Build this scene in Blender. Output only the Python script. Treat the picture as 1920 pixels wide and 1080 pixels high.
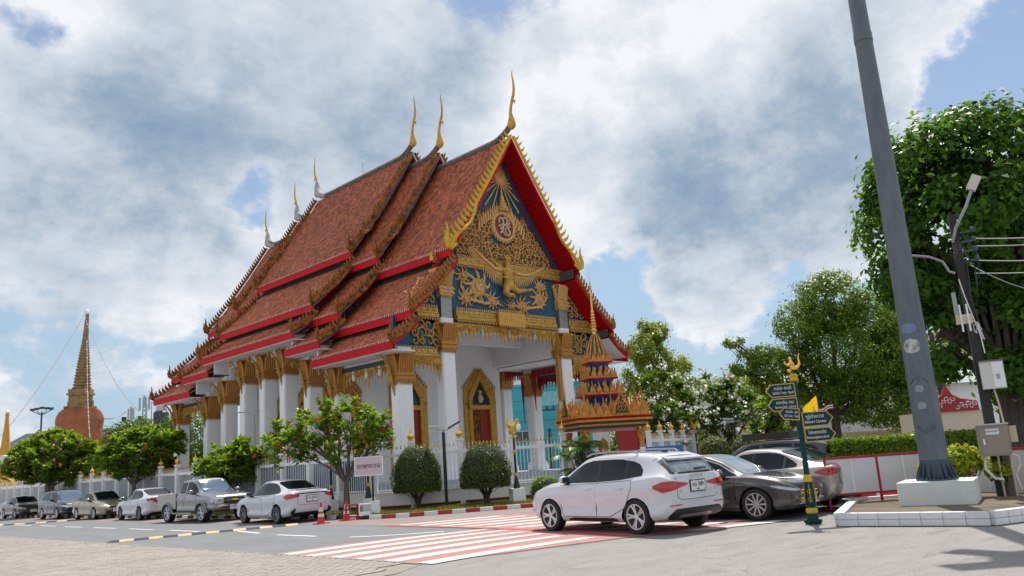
import bpy, bmesh, math, random
import numpy as np
from mathutils import Vector, Matrix, Euler, noise
from mathutils.bvhtree import BVHTree
from math import sin, cos, pi, radians, sqrt, atan2
random.seed(7); RNG = np.random.default_rng(11)
SC = bpy.context.scene
COL = SC.collection
for _o in list(bpy.data.objects): bpy.data.objects.remove(_o)
# ------------------------------------------------------------------ camera
# world axes: +Y runs along the main street and the temple's long side, +X runs along the temple's gable front
AZ, PITCH, ROLL, EYE = radians(44.88), radians(11.793), radians(3.920), 1.62
def cam_matrix():
    right = Vector((cos(AZ), -sin(AZ), 0)); fw = Vector((sin(AZ), cos(AZ), 0)); up = Vector((0, 0, 1))
    f = fw*cos(PITCH) + up*sin(PITCH); u = up*cos(PITCH) - fw*sin(PITCH)
    r2 = right*cos(ROLL) + (-u)*sin(ROLL)*1.0
    u2 = -( -right*sin(ROLL) + (-u)*cos(ROLL))
    m = Matrix((r2, u2, -f)).transposed().to_4x4(); m.translation = (0, 0, EYE)
    return m
cd = bpy.data.cameras.new('camera'); cam = bpy.data.objects.new('camera', cd); COL.objects.link(cam)
cd.sensor_width = 36; cd.lens = 1538.84/1920*36; cd.clip_start = .1; cd.clip_end = 3000
cam.matrix_world = cam_matrix(); SC.camera = cam
# ------------------------------------------------------------------ light, sky, exposure
SUN_EL = radians(63); SUN_DIR = Vector((cos(SUN_EL)*.866, cos(SUN_EL)*.5, sin(SUN_EL)))
sl = bpy.data.lights.new('sun', 'SUN'); sl.energy = 5.0; sl.angle = radians(.55); sl.color = (1, .955, .88)
so = bpy.data.objects.new('sun', sl); COL.objects.link(so); so.rotation_euler = SUN_DIR.to_track_quat('Z', 'Y').to_euler()
SC.view_settings.view_transform = 'Standard'; SC.view_settings.look = 'None'
SC.view_settings.exposure = .04; SC.view_settings.gamma = 1; SC.view_settings.use_curve_mapping = False
W = bpy.data.worlds.new('World'); SC.world = W; W.use_nodes = True
def px_dir(x, y):
    """world direction seen at a place of the photograph (used only to say where in the sky a cloud bank lies)"""
    v = Vector(((x-960)/1538.84, -(y-540)/1538.84, -1)); return (cam_matrix().to_3x3() @ v).normalized()
def build_world():
    nt = W.node_tree; N = nt.nodes; L = nt.links; N.clear()
    out = N.new('ShaderNodeOutputWorld'); tc = N.new('ShaderNodeTexCoord')
    sky = N.new('ShaderNodeTexSky'); sky.sky_type = 'NISHITA'; sky.sun_disc = False
    sky.sun_elevation = SUN_EL; sky.sun_rotation = atan2(SUN_DIR.x, SUN_DIR.y); sky.air_density = 1.0; sky.dust_density = .6; sky.ozone_density = 1.6
    bg = N.new('ShaderNodeBackground'); bg.inputs[1].default_value = .115
    L.new(sky.outputs[0], bg.inputs[0])
    def math_(op, a, b=None, c=None, clamp=False):
        n = N.new('ShaderNodeMath'); n.operation = op; n.use_clamp = clamp
        for i, v in enumerate((a, b, c)):
            if v is None: continue
            if isinstance(v, (int, float)): n.inputs[i].default_value = v
            else: L.new(v, n.inputs[i])
        return n.outputs[0]
    def vmath(op, a, b=None, s=None):
        n = N.new('ShaderNodeVectorMath'); n.operation = op
        for i, v in enumerate((a, b)):
            if v is None: continue
            if isinstance(v, (tuple, list, Vector)): n.inputs[i].default_value = tuple(v)
            else: L.new(v, n.inputs[i])
        if s is not None:
            if isinstance(s, (int, float)): n.inputs[3].default_value = s
            else: L.new(s, n.inputs[3])
        return n.outputs[1] if op in ('DOT_PRODUCT', 'LENGTH') else n.outputs[0]
    def noise_(vec, scale, detail, rough, w=None, dist=0):
        n = N.new('ShaderNodeTexNoise'); n.noise_dimensions = '3D'
        n.inputs['Scale'].default_value = scale; n.inputs['Detail'].default_value = detail; n.inputs['Roughness'].default_value = rough
        n.inputs['Distortion'].default_value = dist
        L.new(vec, n.inputs['Vector']); return n
    d = tc.outputs['Generated']
    sep = N.new('ShaderNodeSeparateXYZ'); L.new(d, sep.inputs[0])
    zz = math_('ADD', math_('MAXIMUM', sep.outputs[2], 0.0), .34)
    flat = vmath('DIVIDE', d, None)
    comb = N.new('ShaderNodeCombineXYZ')
    L.new(zz, comb.inputs[0]); L.new(zz, comb.inputs[1]); L.new(zz, comb.inputs[2]); L.new(comb.outputs[0], flat.node.inputs[1])
    wob = noise_(flat, 3.2, 6, .62)
    wv = vmath('SCALE', vmath('SUBTRACT', wob.outputs['Color'], (.5, .5, .5)), None, .085)
    dw = vmath('NORMALIZE', vmath('ADD', d, wv))
    wob2 = noise_(d, 11, 8, .62)
    wv2 = vmath('SCALE', vmath('SUBTRACT', wob2.outputs['Color'], (.5, .5, .5)), None, .085)
    dw = vmath('NORMALIZE', vmath('ADD', dw, wv2))
    def blob(px, py, r, soft=.9):
        c = px_dir(px, py)
        dot = vmath('DOT_PRODUCT', dw, c)
        ang = math_('ARCCOSINE', math_('MINIMUM', dot, .999999))
        n = N.new('ShaderNodeMapRange'); n.interpolation_type = 'SMOOTHERSTEP'
        L.new(ang, n.inputs[0]); n.inputs[1].default_value = r/1538.84*(1+soft); n.inputs[2].default_value = r/1538.84*max(0., 1-soft)
        n.inputs[3].default_value = 0; n.inputs[4].default_value = 1
        return n.outputs[0]
    # coverage: mostly cloud with gaps of blue
    cov = noise_(flat, 2.3, 9, .60)
    cov2 = noise_(d, 9, 12, .60)
    base = math_('ADD', math_('ADD', math_('MULTIPLY', math_('SUBTRACT', cov.outputs[0], .5), 3.4), .98), math_('MULTIPLY', math_('SUBTRACT', cov2.outputs[0], .5), 2.0))
    gaps = [(1180, 478, 70, .75), (1245, 460, 40, .6), (1885, 120, 100, 1.05), (1800, 190, 70, .7), (470, 400, 52, .75), (270, 580, 95, .55), (960, 12, 90, .7),
            (1090, 8, 60, .6), (60, 30, 60, .5), (1330, 640, 180, .85), (1500, 560, 110, .45), (1160, 575, 60, .5), (300, 720, 190, .55), (40, 590, 120, .5), (600, 300, 60, .2), (1750, 640, 140, .5), (1480, 480, 90, .4), (1000, 900, 500, .25)]
    for (x, y, r, w) in gaps: base = math_('SUBTRACT', base, math_('MULTIPLY', blob(x, y, r, .95), w*1.25))
    banks = [(1300, 500, 130, .4), (1330, 430, 130, .4), (1000, 330, 120, .4), (650, 60, 260, .45), (1250, 140, 330, .45), (250, 420, 200, .45), (1360, 570, 95, .85), (1120, 390, 140, .35), (350, 500, 110, .5), (1150, 90, 220, .4), (1560, 330, 220, .4), (130, 330, 160, .4), (100, 640, 170, .28), (1050, 470, 60, .35)]
    for (x, y, r, w) in banks: base = math_('ADD', base, math_('MULTIPLY', blob(x, y, r), w))
    dens = N.new('ShaderNodeMapRange'); dens.interpolation_type = 'SMOOTHSTEP'
    L.new(base, dens.inputs[0]); dens.inputs[1].default_value = .18; dens.inputs[2].default_value = .74; dens.inputs[3].default_value = .06; dens.inputs[4].default_value = 1
    # brightness inside the cloud
    sh = noise_(flat, 3.6, 12, .64, dist=.0); sh2 = noise_(d, 9.0, 12, .64)
    lum = math_('ADD', math_('MULTIPLY', math_('SUBTRACT', sh.outputs[0], .5), 2.4), .56)
    lum = math_('ADD', lum, math_('MULTIPLY', math_('SUBTRACT', sh2.outputs[0], .5), 2.1))
    th = N.new('ShaderNodeMapRange'); th.interpolation_type = 'SMOOTHSTEP'; L.new(base, th.inputs[0]); th.inputs[1].default_value = .45; th.inputs[2].default_value = 1.5; th.inputs[3].default_value = .34; th.inputs[4].default_value = -.10
    lum = math_('ADD', lum, th.outputs[0])
    darks = [(230, 190, 190, .85), (330, 210, 110, .35), (60, 170, 130, .5), (150, 500, 150, .35), (620, 190, 180, .5), (720, 380, 150, .35), (1350, 400, 200, .45), (1200, 290, 160, .3), (1500, 150, 160, .3), (1480, 340, 160, .3), (180, 520, 120, .3), (880, 120, 100, .35), (60, 340, 90, .2), (380, 470, 80, .25), (1660, 130, 130, .35), (440, 330, 100, .25)]
    for (x, y, r, w) in darks: lum = math_('SUBTRACT', lum, math_('MULTIPLY', blob(x, y, r), w*.55))
    lights = [(1090, 90, 130, .4), (1400, 60, 180, .45), (30, 80, 150, .35), (150, 30, 80, .3), (1250, 200, 110, .25), (130, 390, 110, .45), (420, 420, 100, .3), (1350, 575, 90, .4), (960, 200, 90, .35), (1790, 110, 120, .35), (800, 40, 130, .3), (340, 590, 100, .3), (550, 560, 110, .35), (480, 120, 100, .2), (1130, 380, 80, .3)]
    for (x, y, r, w) in lights: lum = math_('ADD', lum, math_('MULTIPLY', blob(x, y, r), w))
    lum = math_('DIVIDE', math_('ADD', lum, .42), 1.64)
    cr = N.new('ShaderNodeValToRGB'); e = cr.color_ramp.elements
    e[0].position = 0.0; e[0].color = (.24, .34, .475, 1); e[1].position = 1; e[1].color = (.84, .86, .90, 1)
    for p, c in ((.24, (.33, .425, .54, 1)), (.52, (.53, .60, .68, 1)), (.78, (.69, .73, .79, 1))):
        q = e.new(p); q.color = c
    L.new(lum, cr.inputs[0])
    cb = N.new('ShaderNodeBackground'); L.new(cr.outputs[0], cb.inputs[0]); cb.inputs[1].default_value = 1.04
    hb = N.new('ShaderNodeBackground'); hb.inputs[0].default_value = (.40, .56, .72, 1); hb.inputs[1].default_value = 1
    hz = N.new('ShaderNodeMapRange'); hz.interpolation_type = 'SMOOTHSTEP'; L.new(sep.outputs[2], hz.inputs[0]); hz.inputs[1].default_value = -.02; hz.inputs[2].default_value = .42; hz.inputs[3].default_value = .92; hz.inputs[4].default_value = .15
    m0 = N.new('ShaderNodeMixShader'); L.new(hz.outputs[0], m0.inputs[0]); L.new(bg.outputs[0], m0.inputs[1]); L.new(hb.outputs[0], m0.inputs[2])
    mx = N.new('ShaderNodeMixShader'); L.new(dens.outputs[0], mx.inputs[0]); L.new(m0.outputs[0], mx.inputs[1]); L.new(cb.outputs[0], mx.inputs[2])
    L.new(mx.outputs[0], out.inputs[0])
    W.cycles.sampling_method = 'MANUAL'; W.cycles.sample_map_resolution = 512
build_world()
SC.cycles.max_bounces = 6; SC.cycles.diffuse_bounces = 3; SC.cycles.glossy_bounces = 3; SC.cycles.transmission_bounces = 4; SC.cycles.transparent_max_bounces = 4
SC.cycles.caustics_reflective = False; SC.cycles.caustics_refractive = False; SC.cycles.sample_clamp_indirect = 6
# ------------------------------------------------------------------ materials
MT = {}
def mat(name, col, rough=.6, metal=0., var=.12, scale=3., bump=0., bscale=30., spec=.5, coat=0., island=0., dirt=None, dirt_scale=1.2, dirt_at=.55, emit=None, trans=0., stretch=None, hue=0., crack=0., speck=0.):
    if name in MT: return MT[name]
    m = bpy.data.materials.new(name); m.use_nodes = True; nt = m.node_tree; N = nt.nodes; L = nt.links
    b = N['Principled BSDF']; b.inputs['Roughness'].default_value = rough; b.inputs['Metallic'].default_value = metal
    b.inputs['Specular IOR Level'].default_value = spec; b.inputs['Coat Weight'].default_value = coat; b.inputs['Coat Roughness'].default_value = .04
    tc = N.new('ShaderNodeTexCoord'); vec = tc.outputs['Object']
    if stretch:
        mp = N.new('ShaderNodeMapping'); mp.inputs['Scale'].default_value = stretch; L.new(vec, mp.inputs[0]); vec = mp.outputs[0]
    n = N.new('ShaderNodeTexNoise'); n.inputs['Scale'].default_value = scale; n.inputs['Detail'].default_value = 6; n.inputs['Roughness'].default_value = .6; L.new(vec, n.inputs['Vector'])
    mr = N.new('ShaderNodeMapRange'); mr.inputs[1].default_value = .25; mr.inputs[2].default_value = .75; mr.inputs[3].default_value = 1-var; mr.inputs[4].default_value = 1+var
    L.new(n.outputs[0], mr.inputs[0]); fac = mr.outputs[0]
    if island:
        g = N.new('ShaderNodeNewGeometry'); r = N.new('ShaderNodeMapRange'); r.inputs[3].default_value = 1-island; r.inputs[4].default_value = 1+island
        L.new(g.outputs['Random Per Island'], r.inputs[0]); mm = N.new('ShaderNodeMath'); mm.operation = 'MULTIPLY'; L.new(fac, mm.inputs[0]); L.new(r.outputs[0], mm.inputs[1]); fac = mm.outputs[0]
    v = N.new('ShaderNodeVectorMath'); v.operation = 'SCALE'; v.inputs[0].default_value = col[:3]; L.new(fac, v.inputs[3]); colout = v.outputs[0]
    if hue:
        g2 = N.new('ShaderNodeNewGeometry'); pw = N.new('ShaderNodeMath'); pw.operation = 'FRACT'; m7 = N.new('ShaderNodeMath'); m7.operation = 'MULTIPLY'; m7.inputs[1].default_value = 17.3
        L.new(g2.outputs['Random Per Island'], m7.inputs[0]); L.new(m7.outputs[0], pw.inputs[0]); p2 = N.new('ShaderNodeMath'); p2.operation = 'POWER'; p2.inputs[1].default_value = 2.2; L.new(pw.outputs[0], p2.inputs[0])
        hx = N.new('ShaderNodeMix'); hx.data_type = 'RGBA'; L.new(p2.outputs[0], hx.inputs[0]); L.new(colout, hx.inputs[6]); hx.inputs[7].default_value = (min(1, col[0]*2.0*hue), min(1, col[1]*1.7*hue), col[2]*1.3, 1); colout = hx.outputs[2]
    if dirt:
        dn = N.new('ShaderNodeTexNoise'); dn.inputs['Scale'].default_value = dirt_scale; dn.inputs['Detail'].default_value = 9; dn.inputs['Roughness'].default_value = .68; L.new(vec, dn.inputs['Vector'])
        dr = N.new('ShaderNodeMapRange'); dr.inputs[1].default_value = dirt_at; dr.inputs[2].default_value = dirt_at+.12; L.new(dn.outputs[0], dr.inputs[0])
        mx = N.new('ShaderNodeMix'); mx.data_type = 'RGBA'; L.new(dr.outputs[0], mx.inputs[0]); L.new(colout, mx.inputs[6]); mx.inputs[7].default_value = (*dirt, 1); colout = mx.outputs[2]
    if speck:
        s1 = N.new('ShaderNodeTexNoise'); s1.inputs['Scale'].default_value = 26; s1.inputs['Detail'].default_value = 8; s1.inputs['Roughness'].default_value = .8; L.new(tc.outputs['Object'], s1.inputs['Vector'])
        s2 = N.new('ShaderNodeMapRange'); s2.inputs[1].default_value = .3; s2.inputs[2].default_value = .7; s2.inputs[3].default_value = 1-speck; s2.inputs[4].default_value = 1+speck; L.new(s1.outputs[0], s2.inputs[0])
        s3 = N.new('ShaderNodeVectorMath'); s3.operation = 'SCALE'; L.new(colout, s3.inputs[0]); L.new(s2.outputs[0], s3.inputs[3]); colout = s3.outputs[0]
    if crack:
        vd = N.new('ShaderNodeTexNoise'); vd.inputs['Scale'].default_value = 1.1; vd.inputs['Detail'].default_value = 6; L.new(tc.outputs['Object'], vd.inputs['Vector'])
        va = N.new('ShaderNodeVectorMath'); va.operation = 'MULTIPLY_ADD'; L.new(vd.outputs['Color'], va.inputs[0]); va.inputs[1].default_value = (1.3, 1.3, 1.3); L.new(tc.outputs['Object'], va.inputs[2])
        vo = N.new('ShaderNodeTexVoronoi'); vo.feature = 'DISTANCE_TO_EDGE'; vo.inputs['Scale'].default_value = crack; L.new(va.outputs[0], vo.inputs['Vector'])
        vr = N.new('ShaderNodeMapRange'); vr.inputs[1].default_value = .003*crack; vr.inputs[2].default_value = .022*crack; vr.inputs[3].default_value = .55; vr.inputs[4].default_value = 0; L.new(vo.outputs['Distance'], vr.inputs[0])
        vm = N.new('ShaderNodeMath'); vm.operation = 'MULTIPLY'; L.new(vr.outputs[0], vm.inputs[0]); vk = N.new('ShaderNodeMapRange'); vk.inputs[1].default_value = .47; vk.inputs[2].default_value = .60; L.new(n.outputs[0], vk.inputs[0]); L.new(vk.outputs[0], vm.inputs[1])
        vx = N.new('ShaderNodeMix'); vx.data_type = 'RGBA'; L.new(vm.outputs[0], vx.inputs[0]); L.new(colout, vx.inputs[6]); vx.inputs[7].default_value = (col[0]*.42, col[1]*.42, col[2]*.42, 1); colout = vx.outputs[2]
    L.new(colout, b.inputs['Base Color'])
    if bump:
        bn = N.new('ShaderNodeTexNoise'); bn.inputs['Scale'].default_value = bscale; bn.inputs['Detail'].default_value = 6; L.new(vec, bn.inputs['Vector'])
        bp = N.new('ShaderNodeBump'); bp.inputs['Strength'].default_value = bump; bp.inputs['Distance'].default_value = .02; L.new(bn.outputs[0], bp.inputs['Height']); L.new(bp.outputs[0], b.inputs['Normal'])
    if emit: b.inputs['Emission Color'].default_value = (*emit, 1); b.inputs['Emission Strength'].default_value = 1
    if trans:
        tr = N.new('ShaderNodeBsdfTranslucent'); ms = N.new('ShaderNodeMixShader'); ms.inputs[0].default_value = trans
        tv = N.new('ShaderNodeVectorMath'); tv.operation = 'MULTIPLY'; L.new(colout, tv.inputs[0]); tv.inputs[1].default_value = (2.3, 2.0, .7)
        L.new(tv.outputs[0], tr.inputs[0]); L.new(b.outputs[0], ms.inputs[1]); L.new(tr.outputs[0], ms.inputs[2]); L.new(ms.outputs[0], N['Material Output'].inputs[0])
    MT[name] = m; return m
white = mat('white_plaster', (.89, .89, .90), .7, var=.04, bump=.15, bscale=14, dirt=(.78, .76, .73), dirt_scale=1.4, dirt_at=.62, stretch=(1, 1, .35))
white2 = mat('white_paint', (.84, .84, .85), .55, var=.05, dirt=(.6, .59, .56), dirt_scale=2.2, dirt_at=.62)
oldwhite = mat('old_white_paint', (.70, .71, .72), .8, var=.10, scale=8, bump=.6, bscale=40, dirt=(.28, .28, .28), dirt_scale=5, dirt_at=.62)
gold = mat('gold_paint', (.60, .33, .045), .42, metal=.25, var=.28, scale=5, bump=.25, bscale=30, dirt=(.30, .11, .03), dirt_scale=3.5, dirt_at=.57)
gold_hi = mat('pale_gold_relief', (.74, .45, .15), .5, metal=.08, var=.35, scale=4, dirt=(.25, .06, .03), dirt_scale=4, dirt_at=.54)  # pale gold and strong dirt contrast also paint in the scrolls' highlights and shading
gold_cap = mat('capital_gold', (.52, .235, .045), .45, metal=.2, var=.35, scale=7, bump=.3, bscale=30, dirt=(.30, .07, .03), dirt_scale=7, dirt_at=.54)
gold_y = mat('yellow_gold', (.62, .40, .012), .38, metal=.1, var=.3, scale=3, dirt=(.20, .12, .04), dirt_scale=4, dirt_at=.60)
gold_dk = mat('weathered_gold', (.34, .125, .02), .55, metal=.05, var=.5, scale=3, spec=.25, dirt=(.045, .038, .035), dirt_scale=3.5, dirt_at=.49)
gold_leaf = mat('polished_gold', (.80, .50, .10), .25, metal=.7, var=.15)
grime_shade = mat('grime_and_shade_grey', (.09, .085, .09), .8, var=.4, scale=4)  # tier risers: grime and the shade under the fascia put into one dark colour
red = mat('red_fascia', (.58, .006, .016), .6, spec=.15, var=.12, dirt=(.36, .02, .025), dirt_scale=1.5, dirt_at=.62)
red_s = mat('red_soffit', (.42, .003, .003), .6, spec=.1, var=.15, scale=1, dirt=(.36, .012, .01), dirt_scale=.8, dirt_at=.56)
red_d = mat('dark_red_lacquer', (.33, .012, .010), .4, var=.15)
maroon = mat('maroon_base', (.12, .02, .02), .7, var=.3)
blue_m = mat('blue_glass_mosaic', (.022, .092, .17), .35, var=.6, scale=14, bump=.4, bscale=60, spec=.3, dirt=(.035, .06, .09), dirt_scale=9, dirt_at=.55)
mirror = mat('mirror_mosaic', (.33, .33, .34), .25, metal=.6, var=.7, scale=30, bump=.8, bscale=60)
tile_m = mat('clay_tile', (.45, .130, .062), .5, var=.15, scale=.6, island=.45, dirt=(.31, .088, .05), dirt_scale=.8, dirt_at=.57, spec=.35, stretch=(.35, 1.3, .35))
tile_bed = mat('tile_bed', (.07, .022, .017), .9, var=.3)
tile_end = mat('eave_tile_end', (.52, .30, .24), .5, var=.35, scale=9, island=.3)
moss = mat('moss', (.025, .035, .012), .95, var=.6, scale=6, bump=.8, bscale=9)
ridge_m = mat('ridge_mortar', (.14, .13, .135), .85, var=.4, scale=3, bump=.4, bscale=12)
green_d = mat('dark_green_enamel', (.003, .040, .038), .45, var=.1, spec=.25)
black = mat('black_paint', (.012, .012, .014), .35, var=.1)
galv = mat('galvanised_steel', (.125, .145, .17), .55, metal=.2, var=.25, scale=5, bump=.1, bscale=40, dirt=(.085, .10, .125), dirt_scale=2.5, dirt_at=.56, stretch=(1, 1, .25))
galv_d = mat('dark_galvanised_steel', (.06, .08, .11), .5, metal=.3, var=.25)
steel = mat('grey_steel', (.35, .35, .36), .35, metal=.6, var=.1)
conc = mat('weathered_concrete', (.16, .14, .125), .85, var=.35, scale=3, bump=.4, bscale=15, dirt=(.07, .06, .055), dirt_scale=2.5, dirt_at=.52, stretch=(1, 1, .3))
bark = mat('bark', (.085, .066, .052), .9, var=.4, scale=8, bump=.6, bscale=20, stretch=(1, 1, .3))
bark_p = mat('pale_bark', (.15, .12, .10), .85, var=.35, scale=8, bump=.5, bscale=20)
rubber = mat('tyre_rubber', (.012, .012, .012), .75, var=.2)
rim_m = mat('alloy_rim', (.62, .62, .63), .28, metal=.7, var=.05)
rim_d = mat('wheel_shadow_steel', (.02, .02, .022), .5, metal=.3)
glass_c = mat('tinted_car_glass', (.006, .010, .016), .03, var=.1, spec=.3)
glass_l = mat('painted_sky_car_glass', (.16, .20, .23), .03, var=.5, scale=2.2, spec=.9, coat=.4, stretch=(1, 2.5, 1))  # sky reflection painted into the glass as a pale uneven colour
plastic = mat('black_plastic', (.016, .016, .017), .5, var=.1)
chrome = mat('chrome', (.75, .75, .76), .12, metal=1)
taillight = mat('red_lamp_glass', (.42, .008, .012), .12, var=.2, coat=.8)
headlight = mat('clear_lamp_glass', (.45, .48, .5), .08, metal=.3, var=.4, scale=12, coat=.8)
plate_w = mat('plate_white', (.72, .72, .72), .5, var=.05)
ink = mat('black_ink', (.02, .02, .025), .6)
def leafmat(name, col, tr=.35, isl=.45, rough=.38): return mat(name, col, rough, var=.25, scale=.8, island=isl, trans=tr, spec=.28, hue=1.)
lf_plum = leafmat('plumeria_leaf', (.105, .19, .025), .38)
lf_dark = leafmat('dark_leaf', (.055, .115, .012), .3)
lf_fig = leafmat('glossy_fig_leaf', (.046, .118, .010), .50, .6, .3)
lf_lite = leafmat('light_leaf', (.15, .215, .025), .45)
lf_olive = leafmat('olive_leaf', (.078, .145, .014), .40)
lf_hedge = leafmat('hedge_leaf', (.09, .165, .010), .35)
lf_topi = leafmat('topiary_leaf', (.062, .095, .017), .25, .6)
lf_lime = leafmat('lime_leaf', (.20, .27, .02), .4)
lf_palm = leafmat('palm_leaf', (.05, .125, .013), .35)
fl_pink = mat('pink_flower', (.62, .045, .10), .5, island=.3); fl_white = mat('white_flower', (.88, .87, .80), .5, island=.1); fl_pale = mat('pale_pink_flower', (.75, .42, .33), .5, island=.25)
grass_m = leafmat('grass_blade', (.10, .13, .025), .3)
# ------------------------------------------------------------------ mesh builder
class MB:
    def __init__(s): s.v = []; s.f = []; s.mi = []; s.cur = 0
    def add(s, vs, fs):
        o = len(s.v); s.v.extend([tuple(p) for p in vs]); s.f.extend([tuple(i+o for i in f) for f in fs]); s.mi.extend([s.cur]*len(fs)); return s
    def box(s, c, d, rz=0, tilt=None):
        x, y, z = d[0]/2, d[1]/2, d[2]/2; vs = [Vector((a*x, b*y, e*z)) for e in (-1, 1) for b in (-1, 1) for a in (-1, 1)]
        if tilt is not None: vs = [tilt @ v for v in vs]
        if rz: M = Matrix.Rotation(rz, 3, 'Z'); vs = [M @ v for v in vs]
        return s.add([v+Vector(c) for v in vs], [(0, 2, 3, 1), (4, 5, 7, 6), (0, 1, 5, 4), (2, 6, 7, 3), (0, 4, 6, 2), (1, 3, 7, 5)])
    def b2(s, x0, x1, y0, y1, z0, z1): return s.box(((x0+x1)/2, (y0+y1)/2, (z0+z1)/2), (x1-x0, y1-y0, z1-z0))
    def lathe(s, prof, n=16, loc=(0, 0, 0), sq=None, M=None):
        """prof: list of (r, z) bottom to top; sq: squareness 0..1 gives redented square plan"""
        L0 = Vector(loc); vs = []; fs = []
        for r, z in prof:
            for k in range(n):
                a = 2*pi*(k+.5)/n; rr = r
                if sq: rr = r*min(1/max(abs(cos(a)), abs(sin(a))), 1+sq)
                p = Vector((rr*cos(a), rr*sin(a), z)); vs.append((M @ p if M else p)+L0)
        for i in range(len(prof)-1):
            for k in range(n):
                a, b = i*n+k, i*n+(k+1) % n; fs.append((a, b, b+n, a+n))
        fs.append(tuple(range(n))[::-1]); m = (len(prof)-1)*n; fs.append(tuple(range(m, m+n)))
        return s.add(vs, fs)
    def tube(s, pts, r, n=6, flat=1., up=None, cap=True):
        P = [Vector(p) for p in pts]; rs = r if hasattr(r, '__len__') else [r]*len(P); vs = []; fs = []
        T = [(P[min(i+1, len(P)-1)]-P[max(i-1, 0)]).normalized() for i in range(len(P))]
        ref = Vector(up) if up else (Vector((0, 0, 1)) if abs(T[0].z) < .9 else Vector((0, 1, 0)))
        for i, p in enumerate(P):
            t = T[i]; a = t.cross(ref)
            if a.length < 1e-4: a = t.cross(Vector((1, .1, 0)))
            a.normalize(); b = a.cross(t).normalized()
            if not up: ref = b
            for k in range(n):
                w = 2*pi*k/n; vs.append(p+a*cos(w)*rs[i]+b*sin(w)*rs[i]*flat)
        for i in range(len(P)-1):
            for k in range(n):
                q, w = i*n+k, i*n+(k+1) % n; fs.append((q, w, w+n, q+n))
        if cap: fs.append(tuple(range(n))[::-1]); m = (len(P)-1)*n; fs.append(tuple(range(m, m+n)))
        return s.add(vs, fs)
    def prism(s, poly, O, U, V, Nn, depth):
        """extrude 2-D polygon (in axes U, V from O) by depth along Nn"""
        O, U, V, Nn = Vector(O), Vector(U), Vector(V), Vector(Nn); n = len(poly)
        a = [O+U*x+V*y for x, y in poly]; b = [p+Nn*depth for p in a]
        fs = [tuple(range(n))[::-1], tuple(range(n, 2*n))]+[(i, (i+1) % n, n+(i+1) % n, n+i) for i in range(n)]
        return s.add(a+b, fs)
    def sphere(s, c, r, nu=12, nv=8, sc=(1, 1, 1)):
        vs = [(c[0], c[1], c[2]-r*sc[2])]; fs = []
        for i in range(1, nv):
            t = -pi/2+pi*i/nv
            for k in range(nu): a = 2*pi*k/nu; vs.append((c[0]+r*sc[0]*cos(t)*cos(a), c[1]+r*sc[1]*cos(t)*sin(a), c[2]+r*sc[2]*sin(t)))
        vs.append((c[0], c[1], c[2]+r*sc[2])); e = len(vs)-1
        for k in range(nu): fs.append((0, 1+(k+1) % nu, 1+k)); fs.append((e, e-nu+k, e-nu+(k+1) % nu))
        for i in range(nv-2):
            for k in range(nu): a = 1+i*nu+k; b = 1+i*nu+(k+1) % nu; fs.append((a, b, b+nu, a+nu))
        return s.add(vs, fs)
    def merge(s, o, M=None):
        return s.add([M @ Vector(v) for v in o.v] if M else o.v, o.f)
    def build(s, name, m, parent=None, loc=(0, 0, 0), rz=0, smooth=None, kind=None):
        me = bpy.data.meshes.new(name); me.from_pydata(s.v, [], s.f)
        ms = m if isinstance(m, (list, tuple)) else [m]
        for q in ms: me.materials.append(q)
        if len(ms) > 1: me.polygons.foreach_set('material_index', s.mi)
        if smooth is not None:
            me.polygons.foreach_set('use_smooth', [True]*len(me.polygons)); me.set_sharp_from_angle(angle=radians(smooth))
        me.update()
        return link(name, me, parent, loc, rz, kind)
def link(name, me, parent=None, loc=(0, 0, 0), rz=0, kind=None):
    o = bpy.data.objects.new(name, me); COL.objects.link(o); o.location = loc; o.rotation_euler = (0, 0, rz)
    if parent: o.parent = parent
    if kind: o['kind'] = kind
    return o
def thing(name, label, cat, loc=(0, 0, 0), rz=0, group=None):
    o = link(name, None, None, loc, rz); return tag(o, label, cat, group)
def tag(o, label, cat, group=None):
    o['label'] = label; o['category'] = cat
    if group: o['group'] = group
    return o
def struct(o): o['kind'] = 'structure'; return o
def dup(root, loc=None, rz=None, label=None, parent=None):
    c = root.copy(); COL.objects.link(c); c.parent = parent
    if loc is not None: c.location = loc
    if rz is not None: c.rotation_euler = (0, 0, rz)
    if label: c['label'] = label
    for ch in root.children: dup(ch, parent=c)
    return c
def np_mesh(name, V, F, m, parent=None, kind=None, loc=(0, 0, 0), smooth=False):
    """V (n,3) array, F (k,q) array of equal-sized faces"""
    me = bpy.data.meshes.new(name); V = np.asarray(V, np.float32); F = np.asarray(F, np.int32); k, q = F.shape
    me.vertices.add(len(V)); me.vertices.foreach_set('co', V.ravel()); me.loops.add(k*q); me.loops.foreach_set('vertex_index', F.ravel())
    me.polygons.add(k); me.polygons.foreach_set('loop_start', np.arange(0, k*q, q, dtype=np.int32)); me.polygons.foreach_set('loop_total', np.full(k, q, np.int32))
    if smooth: me.polygons.foreach_set('use_smooth', np.ones(k, bool))
    me.materials.append(m); me.update(calc_edges=True); me.validate()
    return link(name, me, parent, loc, 0, kind)
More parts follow.
